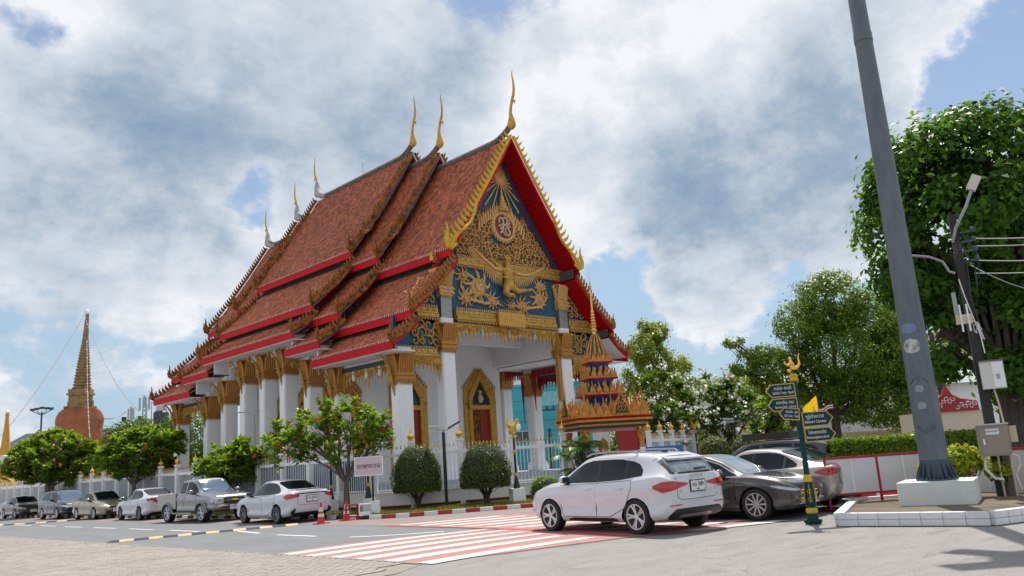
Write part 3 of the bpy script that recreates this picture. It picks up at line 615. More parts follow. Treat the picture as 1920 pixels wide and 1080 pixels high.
# red frames along the pediment slopes
fr = MB()
for sd in (-1, 1):
    T_ = tiers(0); a, b = T_[0][0], T_[0][-1]
    for pl, off in ((T_[0], .42), (T_[1], .40)):
        for k in range(6):
            p, q = lerp2(pl, k/6), lerp2(pl, (k+1)/6)
            fr.add([(sd*max(0, p[0]-off*.9), PY-.09, p[1]-off), (sd*max(0, q[0]-off*.9), PY-.09, q[1]-off), (sd*max(0, q[0]-off*.55), PY-.09, q[1]-off-.17), (sd*max(0, p[0]-off*.55), PY-.09, p[1]-off-.17),
                    (sd*max(0, p[0]-off*.9), PY+.02, p[1]-off), (sd*max(0, q[0]-off*.9), PY+.02, q[1]-off), (sd*max(0, q[0]-off*.55), PY+.02, q[1]-off-.17), (sd*max(0, p[0]-off*.55), PY+.02, p[1]-off-.17)],
                   [(0, 1, 2, 3), (0, 4, 5, 1), (3, 2, 6, 7)])
fr.build('pediment_frame', mat('maroon_frame', (.23, .03, .04), .5, var=.15), temple)
rb = MB()      # ribs across the red soffit
for sd in (-1, 1):
    pl = tiers(0)[0]
    for k in range(1, 7):
        x, z = lerp2(pl, k/7); rb = MB(); rb.box((sd*(x-.10), (Y1f+PY)/2, z-.20), (.05, PY-Y1f-.2, .06)); rb.build('soffit_batten', red_d, temple)
# ---- gold scroll relief
def spiral(mb, c, r, a0, turns, sd, y, th, U=(1, 0, 0), V=(0, 0, 1), Nn=(0, -1, 0)):
    U, V, Nn = Vector(U), Vector(V), Vector(Nn); pts = []; rs = []; n = 13
    for k in range(n):
        t = k/(n-1); a = a0+sd*turns*2*pi*t; q = r*(1-t)**.85+.02; pts.append(Vector(c)+U*q*cos(a)+V*q*sin(a)+Nn*(.03+.05*t)); rs.append(th*(1-.55*t))
    mb.tube(pts, rs, 5, up=tuple(Nn))
    for k in range(0, 9, 2):
        a = a0+sd*turns*2*pi*k/12; q = r*(1-k/12)**.85+.02; p = Vector(c)+U*q*cos(a)+V*q*sin(a); o = U*cos(a-sd*.7)+V*sin(a-sd*.7); ll = r*.42*(1-k*.05)
        mb.tube([p+Nn*.03, p+o*ll*.55+Nn*.07+V*ll*.1, p+o*ll+V*ll*.35+Nn*.02], [th*.95, th*.75, th*.12], 4, up=tuple(Nn))
def scroll_fill(mb, inside, x0, x1, z0, z1, sp, y, th=.035, seed=1, U=(1, 0, 0), Nn=(0, -1, 0), org=(0, 0, 0), mirror=True):
    R = random.Random(seed); z = z0+sp/2; row = 0; org = Vector(org); U_ = Vector(U)
    while z < z1:
        x = (sp/2 if row % 2 else 0) if mirror else x0+sp/2
        while x < x1:
            if inside(x, z):
                rr = sp*.50*R.uniform(.75, 1.45); a = R.uniform(-1.6, 1.8)+pi*.5; tn = R.uniform(.8, 1.5); x += R.uniform(-.05, .05)
                for sd in ((1, -1) if mirror and x > .05 else (1,)):
                    c = org+U_*(sd*x)+Vector((0, 0, z)); spiral(mb, c, rr, a if sd > 0 else pi-a, tn, -sd, y, th, U=U, Nn=Nn)
            x += sp
        z += sp*.86; row += 1
def slope_x(z, dz=0, off=.75):
    pl = tiers(dz)[0]
    for i in range(len(pl)-1):
        if pl[i+1][1] <= z <= pl[i][1]: t = (pl[i][1]-z)/(pl[i][1]-pl[i+1][1]); return pl[i][0]+(pl[i+1][0]-pl[i][0])*t-off
    return 99 if z < 11.8 else 0
rel = MB(); org = (0, PY, 0)
scroll_fill(rel, lambda x, z: x < slope_x(z)-.1 and not (x < .80 and 12.9 < z < 15.0) and not (z > 14.55), 0, 4.6, 12.0, 15.2, .32, PY, .032, 5, org=org)
for k in range(9):    # taller flames flanking the roundel and the spire
    for sd in (-1, 1):
        x = .25+.17*k; z = 14.95-.10*k if k < 6 else 14.3-.2*(k-6); rel.tube([(sd*x, PY-.04, z-.45), (sd*(x+.05), PY-.09, z-.1), (sd*(x-.03), PY-.05, z+.30)], [.075, .07, .01], 5, up=(0, -1, 0))
rel.build('scroll_relief', gold_hi, temple, smooth=50, kind='stuff')
rl2 = MB(); scroll_fill(rl2, lambda x, z: x < slope_x(z)-.05 and not (x < .75 and 12.95 < z < 14.85) and z < 14.7, 0, 4.7, 11.95, 15.1, .22, PY+.05, .036, 15, org=(0, PY+.03, 0)); rl2.build('under_relief', gold_dk, temple, kind='stuff')
# sunburst over a small spire
CX = .12
sb = MB(); SZ = 16.55
for k in range(24):
    a = 2*pi*k/24+.13; down = sin(a) < -.35; L_ = 1.05 if sin(a) > 0 else (.85 if not down else 2.1)
    if down and abs(cos(a)) < .25: continue
    lim = L_
    while lim > .3 and (abs(CX+cos(a)*lim) > slope_x(SZ+sin(a)*lim, off=.55) or SZ+sin(a)*lim > 17.75): lim -= .05
    p = Vector((CX+cos(a)*.16, PY-.08, SZ+sin(a)*.16)); q = Vector((CX+cos(a)*lim, PY-.06, SZ+sin(a)*lim)); sb.tube([p, q], [.03, .055], 5)
    sb.build('sun_ray', gold_hi, temple); sb = MB()
M90 = Matrix.Rotation(radians(90), 3, 'X')
sb.lathe([(.26, 0), (.26, .05), (.18, .09), (.10, .12)], 16, (CX, PY-.04, SZ), M=M90); sb.build('sun_disc', gold_hi, temple, smooth=40)
sb = MB(); sb.lathe([(.36, 0), (.38, .08), (.30, .14), (.33, .22), (.22, .34), (.25, .42), (.16, .52), (.18, .60), (.12, .72), (.13, .82), (.08, .95), (.05, 1.3), (.02, 1.6)], 14, (CX, PY-.10, 14.75)); sb.build('crown_spire', gold_hi, temple, smooth=40)
# roundel with the entwined letter cypher
rd = MB(); rd.lathe([(.84, 0), (.85, .10), (.78, .16), (.69, .14), (.68, .06), (.52, .04)], 30, (CX, PY-.02, 13.9), M=M90); rd.build('roundel_ring', gold_hi, temple, smooth=40)
rd = MB(); rd.lathe([(.68, 0), (.68, .07)], 30, (CX, PY-.02, 13.9), M=M90); rd.build('roundel_field', mat('crimson_enamel', (.25, .02, .04), .4, var=.2), temple)
cy = MB()
def cs(pts, r=.05): cy.tube([(CX+a, PY-.14, 13.9+b) for a, b in pts], r, 6)
cs([(-.33, .18), (-.38, .35), (-.22, .46), (-.06, .36), (-.04, .1), (-.12, -.2), (-.3, -.42)], .06); cs([(-.08, .42), (.12, .52), (.26, .38), (.2, .16), (.0, .06), (-.18, .12)], .06)
cs([(.42, .30), (.3, .1), (.12, -.02), (.3, -.12), (.44, -.3)], .055); cs([(.05, -.1), (.1, -.35), (.28, -.48), (.4, -.4), (.36, -.24)], .05); cs([(-.4, -.05), (-.3, .06), (-.2, -.05), (-.28, -.2)], .05); cs([(-.1, -.3), (0, -.45), (.12, -.5)], .045)
cs([(.2, .0), (.36, -.02), (.46, .08)], .045)
cy.build('cypher', mat('cream_relief', (.66, .56, .36), .5, var=.1), temple, smooth=60)
for k in range(28):
    a = 2*pi*k/28; o = MB().tube([(CX+.80*cos(a), PY-.10, 13.9+.80*sin(a)), (CX+.90*cos(a+.06), PY-.10, 13.9+.90*sin(a+.06)), (CX+.97*cos(a+.2), PY-.05, 13.9+.97*sin(a+.2))], [.06, .05, .008], 5, up=(0, -1, 0)).build('roundel_flame', gold_hi, temple)
# ---- bands of lotus petals
def petal_row(mb, x0, x1, z, h, w_, y, up=True, d=.06):
    n = max(1, int((x1-x0)/w_)); w_ = (x1-x0)/n
    for k in range(n):
        c = x0+(k+.5)*w_; s = 1 if up else -1
        mb.add([(c-w_*.40, y, z), (c+w_*.40, y, z), (c+w_*.36, y-d, z+s*h*.45), (c, y-d*.6, z+s*h), (c-w_*.36, y-d, z+s*h*.45), (c, y-d*1.5, z+s*h*.35)], [(0, 1, 5), (1, 2, 5), (2, 3, 5), (3, 4, 5), (4, 0, 5)])
def band(x0, x1, z0, z1, y, base=gold):
    h = z1-z0; b = MB(); b.b2(x0, x1, y-.16, y+.1, z0+h*.28, z0+h*.44); b.b2(x0, x1, y-.12, y+.1, z0+h*.44, z0+h*.50); b.b2(x0, x1, y-.08, y+.1, z0+h*.50, z0+h*.78); b.b2(x0, x1, y-.14, y+.1, z0+h*.20, z0+h*.28); b.build('cornice_band', gold, temple)
    g_ = MB(); g_.b2(x0+.02, x1-.02, y-.170, y-.155, z0+h*.40, z0+h*.425); n = int((x1-x0)/.34)
    for k in range(n):
        c = x0+(k+.5)*(x1-x0)/n; g_.add([(c-.12, y-.095, z0+h*.64), (c, y-.095, z0+h*.54), (c+.12, y-.095, z0+h*.64), (c, y-.095, z0+h*.74)], [(0, 1, 2, 3)])
    g_.build('inlay', mat('green_glass_inlay', (.02, .09, .05), .25, var=.3), temple, kind='stuff')
    o_ = MB()
    for k in range(n):
        c = x0+(k+.5)*(x1-x0)/n; o_.sphere((c, y-.10, z0+h*.64), .05, 6, 4, (1.4, .6, 1))
    petal_row(o_, x0, x1, z0+h*.78, h*.24, .15, y-.04); petal_row(o_, x0, x1, z0+h*.20, h*.22, .15, y-.07, False)
    o_.build('lotus_petal_row', gold_hi, temple, kind='stuff')
band(-4.95, 4.95, 11.28, 11.98, PY-.05); 
band(-3.62, 3.62, 8.42, 9.20, PY-.10)
bl = MB(); bl.b2(-.95, .95, PY-.42, PY-.30, 8.43, 9.12); bl.build('cornice_projection', gold, temple); q = MB(); petal_row(q, -.95, .95, 9.12, .16, .15, PY-.36); petal_row(q, -.95, .95, 8.46, .16, .15, PY-.38, False); q.build('projection_petal_row', gold_hi, temple, kind='stuff')
for sd in (-1, 1):
    xa, xb = sorted((sd*4.75, sd*6.75)); band(xa, xb, 8.42, 9.20, PY-.06)
    xa, xb = sorted((sd*4.85, sd*7.4)); band(xa, xb, 6.55, 7.15, PY-.02)
    p = MB(); xa, xb = sorted((sd*4.7, sd*7.35)); p.b2(xa, xb, PY, PY+.15, 6.5, 8.5); p.build('side_panel', blue_m, temple)
    s_ = MB(); scroll_fill(s_, lambda x, z: x < 6.35, 4.85, 6.9, 7.18, 8.35, .46, PY, .05, 9, org=(0 if sd > 0 else 0, PY-.02, 0), mirror=False) if sd > 0 else scroll_fill(s_, lambda x, z: True, -6.45, -4.8, 7.18, 8.35, .46, PY, .05, 9, org=(0, PY-.02, 0), mirror=False)
    s_.build('side_scroll_relief', gold, temple, smooth=50, kind='stuff')
    s_ = MB(); scroll_fill(s_, lambda x, z, sd=sd: abs(x) < 4.9+(10.9-z)*1.15 and abs(x) > 4.85, min(sd*4.85, sd*6.6), max(sd*4.85, sd*6.6), 9.25, 10.7, .42, PY, .045, 12, org=(0, PY-.02, 0), mirror=False); s_.build('corner_scroll_relief', gold_hi, temple, smooth=50, kind='stuff')
# dragons of cloud and flame on the blue panel
for (cx, cz, r, sd) in ((-1.95, 10.35, .50, 1), (-2.85, 9.75, .30, -1), (-2.95, 10.85, .26, 1), (2.65, 10.85, .26, -1), (2.55, 10.1, .36, 1), (1.2, 9.62, .30, -1), (-1.0, 9.72, .27, -1), (.35, 9.55, .2, 1)):
    m_ = MB(); m_.lathe([(r, 0), (r*.95, .08), (r*.6, .16), (r*.2, .2)], 14, (cx, PY-.01, cz), M=M90); spiral(m_, (cx, PY-.18, cz), r*.8, 0, 1.3, sd, PY, .04)
    for k in range(9):
        a = 2*pi*k/9; p = Vector((cx+r*cos(a), PY-.04, cz+r*sin(a))); o_ = Vector((cos(a+sd*.5), 0, sin(a+sd*.5))); m_.tube([p, p+o_*r*.6, p+o_*r*1.0+Vector((-sd*.12, 0, .10))], [.075*r/.4, .06*r/.4, .008], 5, up=(0, -1, 0))
    m_.build('flame_motif', gold_hi, temple, smooth=50)
v_ = MB()
for sd in (-1, 1):
    v_.tube([(sd*3.0, PY-.06, 10.9), (sd*3.15, PY-.07, 10.3), (sd*2.6, PY-.08, 9.7), (sd*1.6, PY-.08, 9.55), (sd*.7, PY-.07, 9.62), (sd*.2, PY-.06, 9.5)], [.03, .06, .09, .08, .06, .02], 6, up=(0, -1, 0))
v_.build('vine_relief', gold_hi, temple, smooth=50)
# ---- the winged bird-man relief: one continuous body grown by a skin modifier
def skin_body(name, joints, edges, m, parent, loc=(0, 0, 0), lv=2, flat=1.0):
    me = bpy.data.meshes.new(name); me.from_pydata([j[:3] for j in joints], edges, []); o = bpy.data.objects.new(name, me); COL.objects.link(o)
    o.modifiers.new('s', 'SKIN'); sv = me.skin_vertices[0].data if me.skin_vertices else None
    if sv is None: 
        bm = bmesh.new(); bm.from_mesh(me); bm.verts.layers.skin.verify(); bm.to_mesh(me); bm.free(); sv = me.skin_vertices[0].data
    for i, j in enumerate(joints): sv[i].radius = (j[3], j[3]*flat); sv[i].use_root = (i == 0)
    s = o.modifiers.new('d', 'SUBSURF'); s.levels = lv; s.render_levels = lv
    dg = bpy.context.evaluated_depsgraph_get(); me2 = bpy.data.meshes.new_from_object(o.evaluated_get(dg)); bpy.data.objects.remove(o)
    me2.materials.clear(); me2.materials.append(m); me2.polygons.foreach_set('use_smooth', [True]*len(me2.polygons)); me2.name = name; return link(name, me2, parent, loc)
gy = PY-.30
J = [(.0, gy, 10.75, .20), (.02, gy, 11.05, .17), (0, gy, 11.35, .24), (0, gy, 11.58, .13), (0, gy-.03, 11.80, .15), (0, gy-.03, 11.98, .13), (0, gy, 12.22, .04),
     (-.32, gy, 11.45, .11), (-.72, gy+.02, 11.62, .085), (-1.15, gy+.03, 11.95, .06), (.32, gy, 11.42, .11), (.75, gy+.02, 11.40, .085), (1.25, gy+.03, 11.36, .06),
     (-.18, gy-.08, 10.45, .22), (-.38, gy-.12, 10.20, .20), (-.05, gy-.12, 10.05, .13), (.28, gy-.06, 10.15, .10), (.34, gy-.06, 9.95, .07),
     (.28, gy, 10.55, .20), (.70, gy+.02, 10.35, .17), (1.15, gy+.03, 10.45, .11), (1.65, gy+.05, 10.52, .08), (1.95, gy+.05, 10.60, .04)]
Eg = [(0, 1), (1, 2), (2, 3), (3, 4), (4, 5), (5, 6), (2, 7), (7, 8), (8, 9), (2, 10), (10, 11), (11, 12), (0, 13), (13, 14), (14, 15), (15, 16), (16, 17), (0, 18), (18, 19), (19, 20), (20, 21), (21, 22)]
gar = skin_body('bird_man_body', J, Eg, mat('figure_gold', (.58, .33, .05), .42, metal=.15, var=.3, scale=5, dirt=(.35, .15, .03), dirt_scale=4, dirt_at=.55), temple, loc=(0, 0, 0))
for sd, arm in ((-1, [(-.3, 11.42), (-.9, 11.45), (-1.5, 11.80), (-2.0, 12.15), (-2.45, 12.45)]), (1, [(.3, 11.42), (.95, 11.30), (1.6, 11.35), (2.3, 11.62), (2.95, 12.0)])):
    w_ = MB(); w_.tube([(x, gy+.04, z) for x, z in arm], [.12, .10, .09, .07, .02], 6, up=(0, -1, 0)); nfeat = 26
    for row in range(3):
        for k in range(nfeat-row*3):
            t = (k+.5)/(nfeat-row*3); i = min(3, int(t*4)); u_ = t*4-i; p = Vector((arm[i][0]*(1-u_)+arm[i+1][0]*u_, gy+.10+.05*row, arm[i][1]*(1-u_)+arm[i+1][1]*u_))
            l = [.35, .62, .92][row]*(1.0-.72*t); dr = Vector((sd*(-.15+.75*t), 0, -1+.35*t)).normalized(); q = p+dr*l
            w_.tube([p, p.lerp(q, .6), q], [.055, .05, .012], 4, flat=.4, up=(0, -1, 0))
    w_.build('feathered_wing', gold_hi, temple, smooth=50)
cr_ = MB(); 
for x, l in ((-.12, .14), (-.05, .2), (.02, .26), (.09, .2), (.15, .14)): cr_.tube([(x, gy-.03, 12.05), (x*1.2, gy-.03, 12.05+l)], [.04, .006], 5)
cr_.tube([(0, gy-.15, 11.95), (.0, gy-.27, 11.93), (.0, gy-.26, 11.85)], [.06, .045, .01], 5); cr_.tube([(-.45, gy-.1, 11.02), (-.2, gy-.2, 10.95), (.2, gy-.2, 10.95), (.4, gy-.1, 10.85)], .05, 5)
cr_.build('headdress', gold_y, temple, smooth=50)
# ---- columns and capitals
def capital_mb(w_, d_, zc, h=1.32):
    """flaring bundle of petals above a moulded collar, hung with points"""
    c = MB(); x, y = w_/2, d_/2
    for z0, z1, e in ((.0, .10, .05), (.10, .16, .11), (.16, .30, .07), (.30, .36, .13), (.36, .44, .08)): c.b2(-x-e, x+e, -y-e, y+e, zc+z0, zc+z1)
    c.b2(-x-.02, x+.02, -y-.02, y+.02, zc+.44, zc+h)
    c.b2(-x-.13, x+.13, -y-.13, y+.13, zc+h-.04, zc+h)
    pr = MB()
    def flute(px_, py_, ox, oy, wv):
        a = [Vector((px_, py_, zc+.44)), Vector((px_+ox*.05, py_+oy*.05, zc+.80)), Vector((px_+ox*.09, py_+oy*.09, zc+h-.28)), Vector((px_+ox*.17, py_+oy*.17, zc+h-.10)), Vector((px_+ox*.15, py_+oy*.15, zc+h+.02))]
        c.tube(a, [wv*.42, wv*.46, wv*.50, wv*.55, wv*.2], 5, up=(oy, -ox, 0) if (ox or oy) else None)
    nx = max(4, int(round((w_+.1)/.125))); ny = max(3, int(round((d_+.1)/.125)))
    for k in range(nx):
        X = -x-.02+(k+.5)*(w_+.04)/nx
        for s in (-1, 1): flute(X, s*(y+.03), 0, s, (w_+.04)/nx)
    for k in range(ny):
        Y_ = -y-.02+(k+.5)*(d_+.04)/ny
        for s in (-1, 1): flute(s*(x+.03), Y_, s, 0, (d_+.04)/ny)
    for k in range(nx):
        X = -x+(k+.5)*w_/nx
        for s in (-1, 1): c.add([(X-.06, s*(y+.06), zc+.02), (X+.06, s*(y+.06), zc+.02), (X, s*(y+.03), zc-.16), (X, s*(y+.09), zc-.02)], [(0, 3, 2), (3, 1, 2), (0, 1, 3)])
    for k in range(ny):
        Y_ = -y+(k+.5)*d_/ny
        for s in (-1, 1): c.add([(s*(x+.06), Y_-.06, zc+.02), (s*(x+.06), Y_+.06, zc+.02), (s*(x+.03), Y_, zc-.16), (s*(x+.09), Y_, zc-.02)], [(0, 3, 2), (3, 1, 2), (0, 1, 3)])
    return c
FL = .9      # temple floor
cap_cache = {}
def column(x, y, w_, d_, zc, bracket=0, zt=None, h=1.32):
    k = (w_, d_)
    c = MB(); zt = zt or zc+h+.3
    e = .05; c.b2(-w_/2, w_/2, -d_/2+e, d_/2-e, 0, zt-FL); c.b2(-w_/2+e, w_/2-e, -d_/2, d_/2, 0, zt-FL-.002); c.b2(-w_/2-.08, w_/2+.08, -d_/2-.08, d_/2+.08, 0, .35); c.b2(-w_/2-.04, w_/2+.04, -d_/2-.04, d_/2+.04, .35, .5)
    o = c.build('column', white, temple, (x, y, FL))
    key = (w_, d_, h)
    if key not in cap_cache: cap_cache[key] = capital_mb(w_, d_, 0, h).build('capital', gold_cap, o, (0, 0, zc-FL), smooth=30); 
    else:
        q = cap_cache[key].copy(); COL.objects.link(q); q.parent = o; q.location = (0, 0, zc-FL)
    if bracket:
        s = bracket; b = MB(); X = x+s*(w_/2)
        P = [(X+s*.02, y, zc-.62), (X+s*.10, y, zc-.15), (X+s*.20, y, zc+.25), (X+s*.30, y, zc+.7), (X+s*.52, y, zc+1.05), (X+s*.72, y, zc+1.22), (X+s*.84, y, zc+1.12), (X+s*.78, y, zc+.95), (X+s*.66, y, zc+.98)]
        b.tube(P, [.015, .07, .10, .065, .05, .05, .045, .04, .02], 7, up=(0, 1, 0)); b.tube([(X+s*.05, y, zc-.3), (X+s*.02, y, zc+.1), (X+s*.06, y, zc+.5)], [.02, .08, .03], 6); b.build('eave_bracket', mat('bracket_gold', (.44, .27, .04), .45, metal=.15, var=.4, scale=6, dirt=(.03, .07, .03), dirt_scale=5, dirt_at=.56), temple, smooth=50)
    return o
CW, CD = .82, .62
for sd in (-1, 1):
    X = sd*6.93-sd*0
    for Yw, zc in ((30.50, 5.42), (35.6, 5.42), (38.2, 6.12), (40.75, 7.05), (43.05, 7.05), (45.4, 7.05), (47.9, 6.12), (50.3, 5.42), (54.8, 5.42)):
        column(X, G(Yw), CW, CD, zc, sd if True else 0)
    for Yw in (30.5, 54.8): column(sd*4.25, G(Yw), .80, .60, 6.98)
    for yy in (PY-.0,):     # upper mirror pillars with a second capital
        p = MB(); p.b2(sd*4.25-.34, sd*4.25+.34, PY-.20, PY+.3, 8.32, 9.68); p.build('mirror_pillar', mirror, temple)
        o = capital_mb(.74, .5, 0, 1.32).build('upper_capital', gold_hi, temple, (sd*4.25, PY+.05, 9.72), smooth=30)
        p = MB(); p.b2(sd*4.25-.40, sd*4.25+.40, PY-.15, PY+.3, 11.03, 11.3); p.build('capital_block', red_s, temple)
# ---- floor, walls, ceilings
b = MB(); b.b2(-8.1, 8.1, G(29.3), G(56.0), 0, .45); b.b2(-7.7, 7.7, G(29.7), G(55.6), .45, FL); b.build('platform', mat('pale_blue_grey_platform', (.42, .46, .52), .7, var=.1), temple)
b = MB(); b.b2(-2, 2, G(27.8), G(29.3), 0, .15); b.b2(-2, 2, G(28.3), G(29.3), .15, .30); b.build('step', court, temple)
class _Each:
    def __init__(s, name, m): s.n, s.m = name, m
    def b2(s, *a): MB().b2(*a).build(s.n, s.m, temple)
b = _Each('hall_wall', white); b.b2(-4.5, 4.5, G(36.0), G(36.35), FL, 9.4); b.b2(-4.5, 4.5, G(49.6), G(49.95), FL, 9.4); b.b2(-4.5, -4.15, G(36.35), G(49.6), FL, 10.6); b.b2(4.15, 4.5, G(36.35), G(49.6), FL, 10.6)
b = _Each('beam', white2)
for sd in (-1, 1):
    xa, xb = sorted((sd*6.75, sd*7.05))
    for y0_, y1_, z0_, z1_ in ((30.6, 36.3, 6.55, 7.35), (36.3, 38.6, 7.3, 8.3), (38.6, 47.5, 8.2, 9.2), (47.5, 50.0, 7.3, 8.3), (50.0, 55.0, 6.55, 7.35)): b.b2(xa, xb, G(y0_), G(y1_), z0_, z1_)
    xa, xb = sorted((sd*7.0, sd*8.30))
    for y0_, y1_, z_ in ((29.3, 36.0, 6.70), (35.3, 38.6, 7.60), (37.8, 48.6, 8.46), (47.8, 51.4, 7.60), (50.4, 55.9, 6.70)): b.b2(xa, xb, G(y0_), G(y1_), z_, z_+.05)
    xa, xb = sorted((sd*4.4, sd*6.9))
    for y0_, y1_, z_ in ((30.6, 36.3, 7.0), (36.3, 38.6, 7.9), (38.6, 47.6, 8.8), (47.6, 50, 7.9), (50, 55, 7.0)): b.b2(xa, xb, G(y0_), G(y1_), z_, z_+.06)
b.b2(-4.4, 4.4, G(30.6), G(36.0), 8.45, 8.52); b.b2(-4.6, 4.6, G(33.2), G(33.5), 7.9, 8.45)
for sd in (-1, 1): xa, xb = sorted((sd*3.95, sd*4.55)); b.b2(xa, xb, G(30.8), G(36.0), 7.1, 8.45)
b.b2(-7.3, 7.3, G(54.7), G(54.95), 6.6, 8.0)
for y_, dz_ in ((35.9, 0), (38.4, .93), (47.6, .93), (50.1, 0)):
    for sd in (-1, 1): xa, xb = sorted((sd*4.4, sd*8.0)); b.b2(xa, xb, G(y_), G(y_+.12), 6.9+dz_, 7.9+dz_)
# dark blue strip and hanging gold fringe
def fringe(x0, x1, ztop, y, depth_fn, n, name='hanging_fringe', axis='x', m=gold):
    f = MB(); nn = n
    for k in range(nn):
        t = (k+.5)/nn; c = x0+(x1-x0)*t; d = depth_fn(t); w_ = abs(x1-x0)/nn
        if axis == 'x': U, O, Nn = (1, 0, 0), (c, y, ztop), (0, -1, 0)
        else: U, O, Nn = (0, 1, 0), (y, c, ztop), (-1, 0, 0)
        f.prism([(-w_*.5, 0), (w_*.5, 0), (w_*.42, -d*.5), (w_*.15, -d*.72), (0, -d*1.06), (-w_*.15, -d*.72), (-w_*.42, -d*.5)], O, U, (0, 0, 1), Nn, .05)
        O2 = Vector(O)+Vector(Nn)*.05; spiral(f, O2+Vector((0, 0, -d*.38)), min(w_*.42, d*.32), .5*(k % 3), 1.1, 1 if k % 2 else -1, y, .03, U=U, Nn=Nn)
    f.build(name, m, temple, smooth=40)
fringe(-3.85, 3.85, 8.42, PY-.02, lambda t: .62+.85*abs(2*t-1)**9+(.30 if abs(t-.5) < .035 else 0)+.12*sin(t*47), 29)
for sd in (-1, 1):
    xa, xb = sorted((sd*4.65, sd*6.5)); fringe(xa, xb, 6.62, PY+.0, (lambda t: .42+.9*(t**5 if sd < 0 else (1-t)**5)+.2*(1-t if sd < 0 else t)), 8)
    for y0_, y1_ in ((30.9, 35.2), (50.7, 54.4)):
        s_ = MB(); xx = sd*6.98; xa, xb = sorted((xx, xx+sd*.12)); s_.b2(xa, xb, G(y0_), G(y1_), 6.38, 6.60); s_.build('fringe_rail', mat('dark_slate_strip', (.04, .06, .075), .6, var=.3), temple)
        fringe(G(y0_), G(y1_), 6.40, sd*6.99+sd*.05, lambda t: .55+1.0*abs(2*t-1)**9+(.30 if abs(t-.5) < .05 else 0)+.1*sin(t*31), 16, axis='y', m=gold if sd < 0 else red_d)
    for q_ in range(3):
        for xx, yy, zz in (((-1.9+1.9*q_), PY-.10, 7.95), (sd*7.12, G(31.9+1.1*q_), 6.02)):
            fg = MB(); fg.sphere((xx, yy, zz+.30), .07, 8, 6); fg.tube([(xx, yy, zz-.15), (xx, yy, zz), (xx, yy, zz+.2)], [.04, .11, .07], 7)
            for s2 in (-1, 1): fg.tube([(xx, yy, zz+.15), (xx+(s2*.14 if yy < -12.3 and xx > -6 else 0), yy+(0 if yy < -12.3 and xx > -6 else s2*.14), zz+.08), (xx+(s2*.05 if yy < -12.3 and xx > -6 else 0), yy+(0 if yy < -12.3 and xx > -6 else s2*.05), zz+.02)], .03, 5)
            fg.build('praying_figure', white2, temple, smooth=50)
fringe(4.9, 6.5, 7.0, G(36.0), lambda t: .5+2.6*(t > .88)+.3*(1-t), 8, 'red_fringe', m=red_d)
fringe(G(31.2), G(35.2), 6.9, 6.55, lambda t: .5+1.8*(t > .93), 14, 'red_side_fringe', axis='y', m=red_d)
mb = MB(); mb.b2(6.7, 6.74, G(31), G(35.4), 6.55, 6.95); mb.build('red_lintel', red_d, temple)
# ---- doors and windows with spired frames
def portal(x, y, w_, z0, zs, zt, U=(1, 0, 0), Nn=(0, -1, 0), window=False):
    """w_: clear width; zs: spring height of the gablet; zt: tip"""
    U_, N_ = Vector(U), Vector(Nn); O = Vector((x, y, 0)); V_ = Vector((0, 0, 1))
    def P(poly, d0, d1, m, name): q = MB(); q.prism(poly, O+N_*d0, U_, V_, N_, d1-d0); return q.build(name, m, temple)
    h = w_/2; o = h+.52
    P([(-h, z0), (h, z0), (h, zs-.25), (-h, zs-.25)], .02, .06, red_d, 'door' if not window else 'window')
    P([(-.03, z0), (.03, z0), (.03, zs-.25), (-.03, zs-.25)], .06, .10, gold_dk, 'door_joint')
    f = MB(); f.prism([(-h+.05, z0+.2), (-.08, z0+.2), (-.08, zs-.45), (-h+.05, zs-.45)], O+N_*.061, U_, V_, N_, .012)
    for k in range(7):
        for cxx in (-h*.5,): spiral(f, O+N_*.08+U_*cxx+V_*(z0+.5+k*(zs-z0-.9)/6.5), h*.36, k, 1.2, 1 if k % 2 else -1, 0, .03, U=U, Nn=Nn)
    f.build('carved_leaf', gold_dk, temple)
    for s in (-1, 1):
        a, b = sorted((s*h, s*(h+.24))); P([(a, z0), (b, z0), (b, zs), (a, zs)], .0, .20, gold, 'door_jamb')
        a, b = sorted((s*(h+.24), s*o)); P([(a, z0), (b, z0), (b, zs+.1), (a, zs+.1)], .0, .13, gold, 'outer_jamb')
    P([(-h-.24, zs-.28), (h+.24, zs-.28), (h+.24, zs-.02), (-h-.24, zs-.02)], .02, .24, gold, 'lintel')
    P([(-h, zs-.02), (h, zs-.02), (h*.92, zs+.35), (0, zt-.75), (-h*.92, zs+.35)], .03, .08, mat('dark_tympanum', (.02, .03, .075), .3, var=.5, scale=12), 'tympanum')
    for s in (-1, 1):
        P([(s*h, zs-.02), (s*(h+.26), zs+.0), (s*(h+.22), zs+.62), (0, zt-.22), (0, zt-.72), (s*h*.95, zs+.35)][::s], .02, .22, gold, 'inner_gablet')
        P([(s*(h+.26), zs+.02), (s*(o+.02), zs+.05), (s*(o-.02), zs+.95), (s*(h+.18), zs+1.1), (s*.02, zt), (s*.02, zt-.24), (s*(h+.2), zs+.62)][::s], .0, .13, gold, 'outer_gablet')
        fl = MB()
        for k in range(8):
            t = k/8; p = O+N_*.08+U_*(s*(o*(1-t)*.97+.02))+V_*((zs+.95)*(1-t)+zt*t-.02*0); fl.tube([p, p+U_*s*.07+V_*.06, p+U_*s*.05+V_*.22], [.07, .05, .006], 5)
        fl.build('gablet_flames', gold, temple)
    fg = MB(); fg.sphere(tuple(O+N_*.14+V_*(zs+.75)), .12, 8, 6); fg.tube([O+N_*.12+V_*(zs+.12), O+N_*.16+V_*(zs+.35), O+N_*.12+V_*(zs+.62)], [.10, .2, .1], 7)
    fg.build('tympanum_figure', mat('cream_relief', (.66, .56, .36)), temple, smooth=50)
for x in (-2.45, 2.72): portal(x, G(36.0), 1.40, FL, 4.88, 7.02)
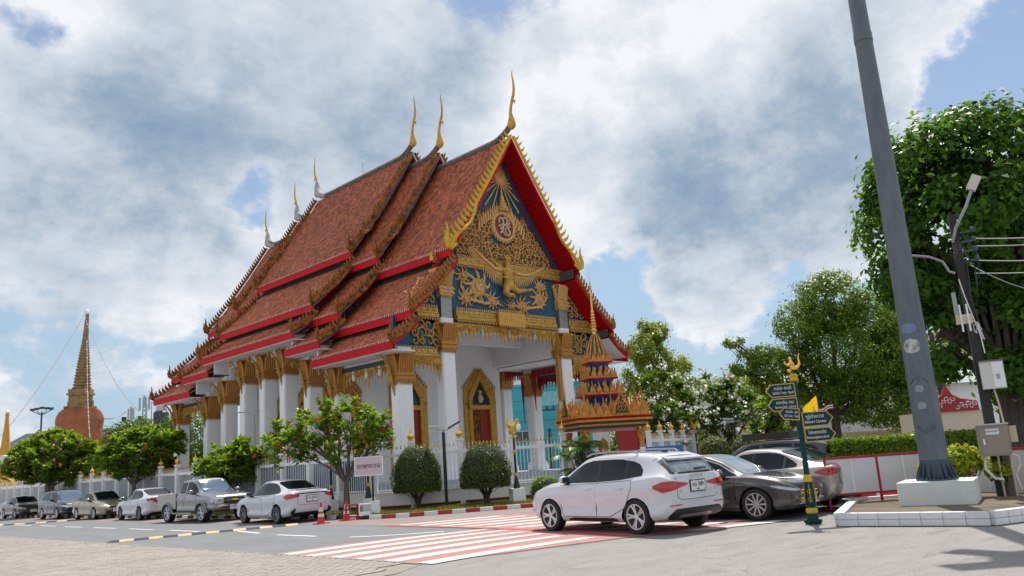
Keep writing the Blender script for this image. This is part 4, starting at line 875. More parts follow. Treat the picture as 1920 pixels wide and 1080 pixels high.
for sd in (-1, 1):
    for yw in (38.4, 40.8, 43.2, 45.6, 47.6): portal(sd*4.5, G(yw), 1.0, FL+1.2, 4.7, 6.6, U=(0, -sd, 0), Nn=(sd, 0, 0), window=True)
# narrow gold trim on the right porch pillar
mb = MB(); mb.b2(-7.37, -7.33, G(54.2), G(54.35), 3.3, 5.3); mb.build('hanging_trim', red_d, temple)
mb = MB(); mb.b2(3.6, 3.85, G(30.3), G(30.5), 4.6, 7.1); mb.build('column_trim', gold_cap, temple)
# ================================================================== helpers for things further off
CM = cam_matrix()
def spot(px, py, depth):
    """world point seen at a place of the photograph, at a measured distance"""
    return CM @ Vector(((px-960)/1538.84*depth, -(py-540)/1538.84*depth, -depth))
def foot(px, depth, z=0.):
    p = spot(px, 880, depth); p.z = z; return p
FACE = -AZ     # rz of a thing whose local x runs across the picture
# ================================================================== fences
post_m = MB(); post_m.b2(-.10, .10, -.10, .10, 0, 2.50); post_m.b2(-.14, .14, -.14, .14, 2.50, 2.58); post_m.b2(-.13, .13, -.13, .13, 0, .12)
fin_m = MB(); fin_m.lathe([(.09, 0), (.12, .04), (.09, .08), (.13, .13), (.15, .19), (.12, .25), (.055, .29), (.04, .34), (.012, .46), (.002, .5)], 12)
PM = FM = None
def fence(name, label, pts, spacing=2.0, wall=.66, height=1.0, picks=True, rail_z=2.08, minor=False):
    """white rail fence on a low wall along the ground points"""
    global PM, FM
    t = thing('fence', label, 'fence', (pts[0][0], pts[0][1], 0)); O = Vector((pts[0][0], pts[0][1], 0))
    wl, cap_, base_, rl, pk, tp = MB(), MB(), MB(), MB(), MB(), MB(); posts = []
    for a, b in zip(pts, pts[1:]):
        a, b = Vector((*a, 0))-O, Vector((*b, 0))-O; L_ = (b-a).length; d = (b-a)/L_; rz = atan2(d.y, d.x); n = max(1, round(L_/spacing)); c = (a+b)/2
        wl.box(c+Vector((0, 0, wall/2)), (L_, .16, wall), rz); cap_.box(c+Vector((0, 0, wall+.025)), (L_+.1, .24, .05), rz); base_.box(c+Vector((0, 0, .09)), (L_+.02, .20, .24), rz)
        rl.box(c+Vector((0, 0, rail_z)), (L_, .07, .12), rz); rl.box(c+Vector((0, 0, wall+.13)), (L_, .05, .05), rz)
        for k in range(n+1):
            if k == n and b != Vector((*pts[-1], 0))-O: continue
            posts.append((a+d*(L_*k/n), rz))
        np_ = int(L_/.15)
        for k in range(np_):
            p = a+d*((k+.5)*L_/np_); r_ = .026
            pk.box(p+Vector((0, 0, (wall+2.30)/2+.02)), (.022, .022, 2.30-wall), rz)
            tp.lathe([(.022, 2.30), (.03, 2.34), (.001, 2.47)], 4, tuple(p))
    wl.build('low_wall', white2, t); cap_.build('wall_cap', white2, t); base_.build('wall_base', maroon, t); rl.build('rail', white2, t)
    pk.build('picket_row', white2, t, kind='stuff'); tp.build('picket_tips', gold_leaf, t, kind='stuff')
    for p, rz in posts:
        if PM is None: q = post_m.build('post', white2, t, p, rz); PM = q.data; f = fin_m.build('finial', gold_leaf, q, (0, 0, 2.57), smooth=50); FM = f.data
        else: q = link('post', PM, t, p, rz); f = link('finial', FM, q, (0, 0, 2.57))
    return t
fence('a', 'white picket fence with gold tips along the parked cars beside the temple', [(18.75, 27.2), (18.75, 112)], 2.3)
fence('b', 'white picket fence with gold tips behind the clipped bushes at the street corner', [(18.75, 27.0), (19.7, 25.9), (21.4, 25.0), (25.35, 23.1)], 2.0)
fr_a, fr_b = foot(1222, 40), foot(1425, 56)
fence('c', 'white gold-tipped fence with blue mesh right of the shrine gate', [(fr_a.x, fr_a.y), (fr_b.x, fr_b.y)], 1.6, wall=.5)
o = MB(); d_ = (fr_b-fr_a); o.box(((fr_a+fr_b)/2)+Vector((-.0, .35, 1.1)), (d_.length, .03, 1.5), atan2(d_.y, d_.x)); tag(o.build('blue_mesh_screen', mat('blue_screen', (.03, .13, .24), .6, var=.3, scale=2)), 'blue mesh screen standing behind the fence right of the gate', 'screen')
bn = thing('banner', 'small blue banner with two portraits tied to the fence right of the gate', 'banner', foot(1245, 39.3), FACE)
q = MB(); q.b2(-1.0, 1.0, -.02, .0, 1.02, 1.78); q.build('cloth', mat('banner_blue', (.03, .16, .52), .6, var=.1), bn); text_part('ขอเชิญ', .36, white2, bn, (.05, -.03, 1.48), (pi/2, 0, 0)); q = MB(); q.sphere((-.78, -.02, 1.36), .16, 8, 6, (1, .1, 1.2)); q.sphere((.75, -.02, 1.4), .15, 8, 6, (1, .1, 1.2)); q.build('portrait', mat('banner_orange', (.55, .25, .1), .6), bn)
# ================================================================== shrine gate with tiered prang roof
gt = thing('shrine_gate', 'ornate gilded gate with tiered blue and gold spired roof', 'gate', (27.05, 22.35, 0), atan2(-.469, .883)); gt.scale = (.87, .87, 1.02)
gr_ = mat('gate_gold', (.56, .25, .035), .45, metal=.15, var=.3, scale=9, dirt=(.36, .05, .02), dirt_scale=8, dirt_at=.53); bl_ = mat('deep_blue_enamel', (.008, .03, .16), .35, var=.2)
grn = mat('green_enamel_band', (.02, .05, .025), .4, var=.4, scale=8)
for sx in (-1, 1):
    for sy in (-1, 1):
        p = MB(); p.b2(-.13, .13, -.13, .13, 0, 1.75); o = p.build('gate_pillar', white2, gt, (sx*1.38, sy*1.2, 0)); c = MB(); c.b2(-.15, .15, -.15, .15, 1.75, 1.85); c.b2(-.12, .12, -.12, .12, 1.85, 2.1)
        for k in range(4):
            for s in (-1, 1): c.tube([(-.10+.066*k, s*.13, 2.05), (-.10+.066*k, s*.15, 2.3), (-.10+.066*k, s*.19, 2.52)], [.035, .035, .045], 5); c.tube([(s*.13, -.10+.066*k, 2.05), (s*.15, -.10+.066*k, 2.3), (s*.19, -.10+.066*k, 2.52)], [.035, .035, .045], 5)
        c.build('pillar_capital', gr_, o)
# front and side infill
o = MB(); o.b2(.20, 1.24, -1.24, -1.18, .1, 2.42); o.build('red_gate_panel', red_d, gt)
o = MB(); o.b2(-1.3, 1.3, -1.26, -1.16, 2.42, 2.56); o.build('gate_lintel', mat('pink_plaster', (.5, .2, .2), .6), gt)
wg = MB()      # carved golden gate leaf with a wheel
for k in range(14): a = 2*pi*k/14; wg.box((-.55+.30*cos(a), -1.22, 1.42+.42*sin(a)), (.16, .06, .12), tilt=Matrix.Rotation(-a, 3, 'Y'))
for k in range(12): a = 2*pi*k/12; wg.tube([(-.55, -1.24, 1.42), (-.55+.26*cos(a), -1.24, 1.42+.36*sin(a))], .022, 4)
wg.b2(-1.25, .2, -1.24, -1.18, .1, .95)
for k in range(13):
    x = -1.2+.115*k; z = .95+.55*math.exp(-((x+.55)/.4)**2)+(.1 if x > .0 else 0); spiral(wg, (x, -1.26, z-.1), .16, k, 1.2, 1 if k % 2 else -1, 0, .03); wg.tube([(x, -1.22, z-.1), (x+.04, -1.22, z+.12), (x-.02, -1.22, z+.25)], [.07, .05, .006], 4)
for k in range(5): wg.tube([(-.75+.1*k, -1.22, 1.75), (-.72+.09*k, -1.24, 2.0), (-.55, -1.22, 2.2+.04*(2-abs(k-2)))], [.06, .05, .01], 4)
wg.build('carved_gate_leaf', gr_, gt, smooth=40)
o = MB(); o.lathe([(.17, 0), (.17, .03)], 16, (-.55, -1.25, 1.42), M=Matrix.Rotation(radians(90), 3, 'X')); o.build('wheel_hub', mat('cream_relief', (.66, .56, .36)), gt)
def mould(z, hw, h, name, m): o = MB(); o.b2(-hw, hw, -hw*.88, hw*.88, z, z+h); return o.build(name, m, gt)
mould(2.56, 1.55, .10, 'gate_cornice', grn); mould(2.66, 1.72, .07, 'gate_cornice', gr_); mould(2.73, 1.66, .10, 'gate_cornice', grn); mould(2.83, 1.88, .08, 'gate_cornice', gr_); mould(2.91, 1.80, .10, 'gate_cornice', red_s); mould(3.01, 1.84, .06, 'gate_cornice', gr_)
def gablet(mb, x, y, z, w_, h, nx, ny):
    U = Vector((-ny, nx, 0)); N_ = Vector((nx, ny, 0))
    mb.prism([(-w_/2, 0), (w_/2, 0), (w_*.42, h*.35), (w_*.14, h*.66), (0, h), (-w_*.14, h*.66), (-w_*.42, h*.35)], (x, y, z), U, (0, 0, 1), N_, .06)
    mb.tube([Vector((x, y, z+h*.9)), Vector((x, y, z+h*1.25))], [.03, .004], 4)
def gablet_ring(z, hw, w_, h, n, name='roof_gablet', mm=None):
    mb = MB()
    for nx, ny in ((0, -1), (0, 1), (-1, 0), (1, 0)):
        H = hw*(1 if ny else .88*1.0)
        for k in range(n):
            t = -hw*.92+(k+.5)*hw*1.84/n
            if ny: gablet(mb, t, ny*hw*.86, z, w_, h*(1.15 if k == n//2 else 1), 0, ny)
            else: gablet(mb, nx*hw*.98, t*.88, z, w_, h*(1.15 if k == n//2 else 1), nx, 0)
    return mb.build(name+'_row', mm or gr_, gt, kind='stuff')
gablet_ring(3.07, 1.80, .34, .42, 9); gablet_ring(3.2, 1.45, .34, .5, 7)
for nx, ny, x, y in ((0, -1, .35, -1.62), (-1, 0, -1.84, -.1), (0, 1, 0, 1.62), (1, 0, 1.84, 0)):
    mb = MB(); gablet(mb, x, y, 3.05, .95, 1.05, nx, ny); N_ = Vector((nx, ny, 0)); mb.build('pediment', gr_, gt)
    mb = MB(); gablet(mb, x+nx*.05, y+ny*.05, 3.12, .66, .74, nx, ny); mb.build('pediment_field', grn, gt)
    mb = MB(); U = Vector((-ny, nx, 0))
    for k, (a, b) in enumerate(((0, .2), (-.15, .15), (.15, .15), (0, .45), (-.08, .33), (.08, .33))): spiral(mb, Vector((x+nx*.12, y+ny*.12, 3.12+b))+U*a, .11, k, 1.1, 1 if k % 2 else -1, 0, .022, U=tuple(U), Nn=tuple(N_))
    mb.build('pediment_scrolls', gr_, gt)
for (nx, ny, x, y) in ((0, -1, -1.45, -1.5), (0, -1, 1.5, -1.5), (-1, 0, -1.7, 1.2), (1, 0, 1.75, .8), (1, 0, 1.75, -.9)):
    mb = MB(); gablet(mb, x, y, 3.05, .55, .85, nx, ny); mb.build('corner_gablet', red_s if nx > 0 else gr_, gt)
def bluebell(z0, z1, r0, r1): o = MB(); o.lathe([(r0, z0), (r0*.92, z0+(z1-z0)*.4), (r1, z1)], 20, sq=.16); return o.build('blue_neck', bl_, gt, smooth=20)
o = MB(); o.lathe([(1.35, 3.05), (1.2, 3.3), (.95, 3.45)], 20, sq=.16); o.build('roof_base', gr_, gt)
bluebell(3.42, 3.92, .72, .86); mould(3.90, .98, .05, 'roof_moulding', red_s); mould(3.95, .94, .09, 'roof_moulding', gr_); gablet_ring(4.04, .93, .28, .36, 5)
bluebell(4.04, 4.60, .56, .66); mould(4.58, .76, .05, 'roof_moulding', red_s); mould(4.63, .72, .08, 'roof_moulding', gr_); gablet_ring(4.71, .70, .26, .32, 4)
bluebell(4.70, 5.28, .42, .52); mould(5.26, .60, .05, 'roof_moulding', red_s); mould(5.31, .62, .09, 'roof_moulding', gr_); gablet_ring(5.40, .56, .2, .24, 4)
for zz, r_ in ((3.6, .80), (4.25, .64), (4.9, .5)):
    mb = MB()
    for k in range(10): a = 2*pi*(k+.5)/10; mb.sphere((r_*cos(a), r_*sin(a)*.9, zz+.12), .055, 6, 5, (1, 1, 2.6))
    mb.build('gold_drops', gold_y, gt, kind='stuff')
o = MB(); o.lathe([(.50, 5.38), (.42, 5.75), (.27, 6.2), (.17, 6.42), (.13, 6.5)], 12, sq=.12); o.build('lotus_bell', mat('dark_green_panel', (.03, .06, .02), .4, var=.3), gt, smooth=25)
mb = MB()
for k in range(12): a = 2*pi*k/12; mb.tube([(.52*cos(a), .52*sin(a), 5.38), (.43*cos(a), .43*sin(a), 5.78), (.28*cos(a), .28*sin(a), 6.2), (.15*cos(a), .15*sin(a), 6.5)], [.055, .05, .04, .02], 5)
mb.build('bell_rib', gr_, gt)
o = MB(); pf = [(.10, 6.48), (.10, 6.62), (.17, 6.66), (.10, 6.74)]
for k in range(6): z = 6.78+.125*k; r_ = .15-.012*k; pf += [(r_*.6, z), (r_, z+.04), (r_, z+.07), (r_*.6, z+.11)]
pf += [(.05, 7.6), (.045, 8.2), (.03, 8.45), (.09, 8.47), (.03, 8.52), (.075, 8.58), (.025, 8.64), (.05, 8.7), (.015, 8.78), (.002, 9.1)]
o.lathe(pf, 10, (-.02, 0, 0)); o.build('roof_spire', gold_leaf, gt, smooth=40)
# ================================================================== ornamental lamp posts
def ornlamp(loc, label, box=True):
    t = thing('ornamental_lamp', label, 'street lamp', loc, FACE, 'black lamp posts with gilded bird tops')
    if box: o = MB(); o.b2(-.24, .24, -.24, .24, 0, .50); o.build('pedestal', white2, t, rz=radians(20))
    o = MB(); z = .5 if box else 0; o.lathe([(.13, z), (.10, z+.15), (.06, z+.42), (.045, z+.5), (.045, 2.35)], 10); o.build('pole', black, t, smooth=40)
    for zz in (z+.42, z+1.25): o = MB(); o.lathe([(.05, zz), (.07, zz+.03), (.07, zz+.11), (.05, zz+.14)], 10); o.build('gold_band', gold_y, t, smooth=40)
    o = MB(); o.lathe([(.03, 2.3), (.07, 2.36), (.05, 2.44), (.09, 2.5), (.04, 2.56)], 10)
    o.tube([(0, 0, 2.52), (-.07, 0, 2.62), (-.02, 0, 2.75), (.07, 0, 2.82), (.10, 0, 2.95), (.17, 0, 3.02), (.22, 0, 2.97)], [.05, .09, .10, .06, .035, .045, .012], 8); o.tube([(-.07, 0, 2.66), (-.2, 0, 2.78), (-.17, 0, 2.98), (-.23, 0, 3.1)], [.07, .06, .035, .006], 6)
    for s in (-1, 1): o.tube([(-.02, s*.04, 2.74), (-.12, s*.1, 2.8), (-.2, s*.1, 2.9)], [.06, .05, .01], 6)
    o.build('gilded_bird', gold_y, t, smooth=50)
    o = MB(); o.lathe([(.02, 2.56), (.07, 2.61), (.10, 2.70), (.085, 2.80), (.05, 2.84)], 12, (.20, 0, 0)); o.build('bulb', mat('opal_globe', (.85, .84, .80), .2, var=.03), t, smooth=60)
    o = MB(); o.lathe([(.055, 2.84), (.06, 2.87), (.02, 2.93), (.005, 2.98)], 10, (.20, 0, 0)); o.build('bulb_cap', gold_y, t, smooth=40)
    return t
L0_ = ornlamp((17.95, 26.3, .08), 'black and gold bird lamp behind the pink Thai sign')
def lampcopy(loc, label): return dup(L0_, loc, FACE, label)
lampcopy((21.8, 22.35, .08), 'black and gold bird lamp on a white block beside the low round bush')
for px, d, lab in ((1312, 45, 'bird lamp standing left of the two round topiaries beyond the grey car'), (1682, 52, 'bird lamp seen against the big tree right of the green signpost'), (1440, 55, 'bird lamp nearest the left arrow boards of the green signpost'), (620, 33, 'bird lamp rising out of the large frangipani tree'), (400, 44, 'bird lamp above the small frangipani right of the pickup'), (215, 70, 'bird lamp between the two leftmost frangipani trees'), (278, 60, 'bird lamp in front of the second frangipani from the left')):
    lampcopy(foot(px, d, .05), lab)
# solar flood lamps
def ledlamp(loc, label, rz=0, h=2.72):
    t = thing('solar_lamp', label, 'street lamp', loc, FACE+rz, 'black poles with floodlight and solar panel')
    o = MB(); o.lathe([(.10, 0), (.10, .02), (.062, .03), (.062, h)], 12); o.build('pole', black, t, smooth=40)
    o = MB(); o.tube([(0, 0, h-.02), (0, 0, h+.12)], .04, 8); o.tube([(-.28, 0, h+.10), (0, 0, h+.05), (.3, 0, h+.14)], .018, 6); o.build('bracket', steel, t)
    o = MB(); o.box((-.28, -.02, h+.24), (.56, .16, .07), tilt=Matrix.Rotation(radians(4), 3, 'Y')); 
    for k in range(8): o.box((-.52+.07*k, -.02, h+.16), (.018, .15, .13))
    for k in range(5): o.box((-.50+.11*k, -.02, h+.05), (.075, .13, .06))
    o.build('floodlight', mat('light_grey_casting', (.55, .55, .54), .4, var=.1), t)
    o = MB(); o.box((.42, 0, h+.25), (.50, .34, .045), tilt=Matrix.Rotation(radians(-27), 3, 'Y')); o.build('solar_panel', black, t); o = MB(); o.box((.425, -.01, h+.222), (.36, .26, .02), tilt=Matrix.Rotation(radians(-27), 3, 'Y')); o.build('led_plate', mat('led_plate', (.5, .48, .42), .4), t)
    return t
S0 = ledlamp((20.15, 24.45, .09), 'black solar lamp pole standing between the two clipped mushroom bushes')
for px, d, lab in ((1386, 44, 'black solar lamp pole before the second round topiary'), (541, 37, 'black solar lamp pole behind the white sedan'), (1515, 60, 'solar lamp pole beyond the silver sedan')): dup(S0, foot(px, d, .05), FACE, lab)
# plain dark street poles with arms
def armlamp(loc, h, label, arm=.9, m=black):
    t = thing('arm_lamp', label, 'street lamp', loc, FACE)
    o = MB(); o.tube([(0, 0, 0), (0, 0, h-.4)], [.075, .055], 8); o.build('pole', m, t, smooth=40); o = MB(); o.tube([(0, 0, h-.45), (0, 0, h-.15), (-arm*.35, 0, h+.02), (-arm, 0, h+.05)], [.04, .035, .03, .03], 7); o.build('arm', steel, t, smooth=40)
    o = MB(); o.box((-arm-.15, 0, h+.04), (.38, .14, .05)); o.build('lamp_head', steel, t); return t
armlamp(foot(288, 58), 5.4, 'black street lamp with curved arm in the second frangipani', .7)
armlamp(foot(178, 66), 3.7, 'short black lamp with a flat arm left of the white fence', 1.0)
armlamp(foot(477, 43), 5.0, 'thin grey street lamp rising above the solar lamp near the temple columns', .8, steel)
# ================================================================== Thai name board, barrier, cones
sg = thing('name_board', 'pink board with dark Thai lettering on a thin black post', 'sign', (17.35, 25.35, .08), FACE-radians(6))
o = MB(); o.tube([(.12, .03, 0), (.12, .03, 1.3)], .035, 8); o.build('post', black, sg); o = MB(); o.box((0, 0, 1.66), (1.02, .04, .66)); o.build('board', mat('pale_pink_paint', (.62, .50, .56), .5, var=.05, dirt=(.5, .42, .46), dirt_scale=4, dirt_at=.62), sg)
o = MB(); o.box((0, -.001, 1.985), (1.06, .055, .03)); o.box((0, -.001, 1.335), (1.06, .055, .03)); o.box((-.515, 0, 1.66), (.03, .05, .68)); o.box((.515, 0, 1.66), (.03, .05, .68)); o.build('frame', white2, sg)
text_part('เขตพุทธาวาส', .24, ink, sg, (0, -.026, 1.67), (pi/2, 0, 0), width=.86)
o = MB(); o.box((0, 0, .22), (.30, .5, .44)); tag(o.build('white_block', white2, None, (17.35, 25.0, .08), FACE), 'plain white block on the verge beside the pink board', 'block')
br = thing('barrier', 'low red and white tubular barrier at the kerb left of the pink sign', 'barrier', (16.05, 24.15, .0), atan2(-.5, .75))
def frame_rect(mb, x0, x1, z0, z1, r): 
    for a, b in (((x0, z0), (x0, z1)), ((x0, z1), (x1, z1)), ((x1, z1), (x1, z0)), ((x1, z0), (x0, z0))): mb.tube([(a[0], 0, a[1]), (b[0], 0, b[1])], r, 6)
o = MB(); frame_rect(o, -.40, -.02, .12, .50, .032); o.tube([(-.4, 0, 0), (-.4, 0, .5)], .03, 6); o.tube([(-.02, 0, 0), (-.02, 0, .5)], .032, 6); o.build('red_frame', kr, br); o = MB(); frame_rect(o, .04, .42, .12, .50, .028); o.tube([(.42, 0, 0), (.42, 0, .5)], .028, 6); o.box((.23, .01, .2), (.36, .02, .1)); o.build('white_frame', white2, br)
o = MB(); o.tube([(-.02, 0, .10), (.42, 0, .10)], .035, 6); o.build('bottom_rail', kr, br)
cone_r = mat('cone_red', (.60, .03, .025), .55, var=.12); cone_w = mat('cone_reflective', (.7, .68, .64), .5)
def cone(loc, label):
    t = thing('traffic_cone', label, 'traffic cone', loc, .3, 'red traffic cones by the kerb'); H_ = .66
    r = lambda z: .135-.105*(z/H_)
    def ring(z0, z1, m, name, e=0): o = MB(); o.lathe([(r(z0)+e, z0), (r(z1)+e, z1)], 16); return o.build(name, m, t, smooth=40)
    o = MB(); o.box((0, 0, .015), (.40, .40, .03)); o.build('base', cone_r, t); ring(.03, .66, cone_r, 'cone_body'); ring(.22, .32, cone_w, 'reflective_band', .003); ring(.39, .52, cone_w, 'reflective_band', .003); return t
c0 = cone((14.75, 24.35, 0), 'red cone beside the rear of the white sedan'); dup(c0, (15.78, 24.45, 0), .5, 'red cone left of the low barrier')
# ================================================================== floodlight mast on its pedestal and the planter
ms = thing('light_mast', 'tall grey tapering steel mast leaning into the sky on a white block', 'mast', (18.44, 6.44, .62))
def mr(z): return .285-.0093*z
o = MB(); o.lathe([(mr(z), z) for z in (.34, 2, 4, 6, 8, 9.95)], 24); o.lathe([(mr(9.95)+.012, 9.9), (mr(9.95)+.012, 10.1), (mr(10), 10.12), (mr(13.6), 13.6)], 24); o.build('shaft', galv, ms, smooth=40)
o = MB(); o.lathe([(.40, .0), (.40, .035), (.30, .036)], 24); o.lathe([(.31, .04), (.287, .36), (.283, .42)], 24); o.build('base_plate', galv_d, ms, smooth=30)
for k in range(16):
    a = 2*pi*k/16; o = MB(); U = Vector((cos(a), sin(a), 0)); o.prism([(.27, .04), (.40, .04), (.40, .07), (.288, .36), (.27, .36)], Vector((-sin(a), cos(a), 0))*-.007, U, (0, 0, 1), (-sin(a), cos(a), 0), .014); o.build('gusset', galv_d, ms)
    o = MB(); a += pi/16; o.lathe([(.018, -.05), (.018, .09)], 6, (.365*cos(a), .365*sin(a), 0)); o.lathe([(.03, .036), (.03, .06)], 6, (.365*cos(a), .365*sin(a), 0)); o.build('anchor_bolt', galv_d, ms)
af = atan2(-6.44, -18.44)-.20
def on_mast(mb, z0, z1, ang, w_, name, m, thick=.006, rounded=True):
    n = 10; vs = []; R0 = mr((z0+z1)/2)
    k = 20; poly = []
    for i in range(k): 
        t = 2*pi*i/k; x = w_/2*cos(t); zz = sin(t)*w_/2; z = (z1-w_/2+zz) if zz >= 0 else (z0+w_/2+zz); poly.append((x, z))
    if not rounded: poly = [(-w_/2, z0), (w_/2, z0), (w_/2, z1), (-w_/2, z1)]
    front = []; 
    for x, z in poly: a = ang+x/R0; r = mr(z)+thick; front.append((r*cos(a), r*sin(a), z))
    back = [(p[0]*.93, p[1]*.93, p[2]) for p in front]; c = len(front)
    # fan with a mid line so that the plate follows the shaft
    cz = [(mr(z0)+thick)*1, (z0+z1)/2]; ctr = ((mr(cz[1])+thick)*cos(ang), (mr(cz[1])+thick)*sin(ang), cz[1])
    top = ((mr(z1)+thick)*cos(ang), (mr(z1)+thick)*sin(ang), z1-.04); bot = ((mr(z0)+thick)*cos(ang), (mr(z0)+thick)*sin(ang), z0+.04)
    mb.add(front+back, [(i, (i+1) % c, c+(i+1) % c, c+i) for i in range(c)])
    # strips
    L_, Rr = [], []
    nz = 8
    V = []; F = []; nx = 7
    for i in range(nz+1):
        z = z0+(z1-z0)*i/nz; e = min(z-z0, z1-z); hw = w_/2 if (not rounded or e >= w_/2) else sqrt(max(0, (w_/2)**2-(w_/2-e)**2))
        for j in range(nx+1): a = ang+(-hw+2*hw*j/nx)/R0; r = mr(z)+thick; V.append((r*cos(a), r*sin(a), z))
    F = [(i*(nx+1)+j, i*(nx+1)+j+1, (i+1)*(nx+1)+j+1, (i+1)*(nx+1)+j) for i in range(nz) for j in range(nx)]
    mb.add(V, F); return mb.build(name, m, ms)
on_mast(MB(), .98, 2.12, af+.05, .36, 'hatch_cover', galv, .014)
for z in (1.04, 2.06): o = MB(); o.sphere(((mr(z)+.015)*cos(af+.05), (mr(z)+.015)*sin(af+.05), z), .018, 8, 5); o.build('hatch_screw', galv_d, ms)
on_mast(MB(), 2.62, 2.95, af-.08, .36, 'round_sticker', mat('torn_white_sticker', (.50, .50, .48), .6, var=.2, scale=12, dirt=(.16, .18, .2), dirt_scale=7, dirt_at=.50), .003)
on_mast(MB(), 3.05, 3.28, af-.1, .40, 'blue_sticker', mat('faded_blue_sticker', (.15, .20, .34), .5, var=.2, dirt=(.2, .25, .34), dirt_scale=14, dirt_at=.55), .003, rounded=True)
for k, z in enumerate((1.45, 1.8)): on_mast(MB(), z, z+.16, af+.0, .16, 'paste_patch', mat('pale_residue', (.24, .28, .34), .6, var=.2), .018)
o = MB(); o.lathe([(.9, 13.6), (.95, 13.65), (.9, 13.7)], 20); o.build('head_ring', galv_d, ms)
for k in range(6):
    a = 2*pi*k/6+.3; o = MB(); o.tube([(.1*cos(a), .1*sin(a), 13.5), (.95*cos(a), .95*sin(a), 13.7)], .04, 6); o.box((1.25*cos(a), 1.25*sin(a), 13.75), (.7, .5, .12), a); o.build('floodlight_head', galv_d, ms)
o = MB(); o.b2(-.68, .68, -.70, .70, 0, .62)
tag(o.build('mast_pedestal', mat('greenish_white_paint', (.66, .70, .68), .75, var=.08, scale=2, dirt=(.50, .52, .49), dirt_scale=2, dirt_at=.56), None, (18.44, 6.44, 0), radians(13)), 'square white painted concrete block under the steel mast', 'pedestal')
pl = thing('planter', 'low white painted block planter around the mast pedestal', 'planter', (15.45, 7.2, 0))
PL_ = [(15.45, 7.25), (15.72, 4.75), (16.9, 4.25), (20.5, 3.2), (22.5, 5.6), (19.3, 8.6)]
Rb = random.Random(5)
for i in range(len(PL_)):
    a, b = Vector((*PL_[i], 0)), Vector((*PL_[(i+1) % len(PL_)], 0)); L_ = (b-a).length; d = (b-a)/L_; n = max(2, round(L_/.36)); rz = atan2(d.y, d.x)
    if i > 1: n = max(2, round(L_/.72))
    for c_ in range(2):
        for k in range(n):
            w_ = L_/n; p = a+d*((k+.5)*w_)-Vector((15.45, 7.2, 0)); z = .005+c_*.115
            s = MB(); s.box((0, 0, .055), (w_-.008, .18+Rb.uniform(-.006, .006), .108)); 
            s.build('block', oldwhite, pl, p+Vector((0, 0, z)), rz+Rb.uniform(-.012, .012))
s = MB(); s.add([(x-15.45, y-7.2, .17) for x, y in PL_], [tuple(range(6))]); s.build('planter_soil', soil, pl)
# ================================================================== white boards in red frames
def boards(a, b, h, label, n=2, z0=.28, lean=0, red_=None):
    a, b = Vector((*a, 0)), Vector((*b, 0)); L_ = (b-a).length; t = thing('hoarding', label, 'hoarding', a, atan2((b-a).y, (b-a).x)); f = red_ or mat('hoarding_red', (.42, .015, .04), .5, var=.15)
    for k in range(n):
        x0, x1 = L_*k/n, L_*(k+1)/n; o = MB(); o.b2(x0+.03, (x0+x1)/2-.004, -.012, .0, z0, h-.03); o.b2((x0+x1)/2+.004, x1-.03, -.012, .0, z0, h-.03); o.build('white_panel', mat('hoarding_white', (.66, .65, .69), .5, var=.05, dirt=(.55, .54, .57), dirt_scale=2.5, dirt_at=.62), t)
        o = MB(); o.box(((x0+x1)/2, -.02, (z0+h)/2), (.03, .015, h-z0-.06)); o.build('panel_joint_strip', white2, t)
    o = MB(); o.box((L_/2, 0, h), (L_+.05, .05, .05)); o.box((L_/2, 0, z0), (L_, .05, .04))
    for k in range(n+1): o.box((L_*k/n, 0, h/2), (.045, .05, h))
    for x in (0, L_): o.box((x, 0, .03), (.05, .7, .05))
    o.build('frame', f, t); return t
boards((18.3, 8.75), (20.1, 7.15), 1.16, 'pair of white boards in a red frame left of the steel mast', 2, .36)
boards((21.6, 7.4), (21.1, 5.9), 1.05, 'white boards in a thin rusty frame right behind the mast', 2, .12, red_=mat('rust_frame', (.28, .06, .03), .7, var=.3))
boards((20.75, 5.75), (20.35, 4.7), 1.12, 'white board in a red frame behind the dark utility pole', 1, .1)
boards((21.0, 4.5), (20.8, 3.6), .95, 'plain white board at the right edge behind the planter', 1, .05, red_=white2)
o = MB(); o.b2(-.7, .7, -.2, .2, 0, .42); o.b2(-.6, .6, -.12, .12, .42, .5); wb = thing('water_barrier', 'red plastic road barrier under the white boards', 'barrier', (20.5, 8.35, 0), FACE); o.build('body', cone_r, wb); o = MB()
for x in (-.3, .3): o.box((x, -.21, .25), (.10, .02, .3))
o.build('reflective_band', cone_w, wb)
# ================================================================== green finger post
sp = thing('finger_post', 'dark green signpost with gold-edged arrow boards and a gilded figure on top', 'signpost', (15.8, 7.95, 0), FACE+radians(2))
o = MB(); o.lathe([(.15, 0), (.15, .04), (.115, .06), (.105, .16), (.10, .20)], 14); o.lathe([(.095, .32), (.115, .36), (.10, .44), (.085, .72), (.08, .80)], 14); o.lathe([(.055, .8), (.05, 2.80)], 14); o.build('post', green_d, sp, smooth=40)
for k in range(8): a = 2*pi*k/8; o = MB(); o.sphere((.145*cos(a), .145*sin(a), .05), .035, 6, 5, (1.2, 1.2, 1)); o.build('base_knob', green_d, sp)
o = MB(); o.lathe([(.10, .20), (.112, .22), (.112, .28), (.095, .30)], 16); o.build('gold_collar', gold_y, sp, smooth=40); o = MB(); o.lathe([(.075, .80), (.09, .83), (.075, .87), (.085, .91), (.058, .94)], 16); o.build('gold_collar', gold_y, sp, smooth=40); o = MB(); o.lathe([(.04, 2.78), (.09, 2.82), (.07, 2.86), (.10, 2.9), (.05, 2.94)], 12); o.build('gold_collar', gold_y, sp, smooth=40)
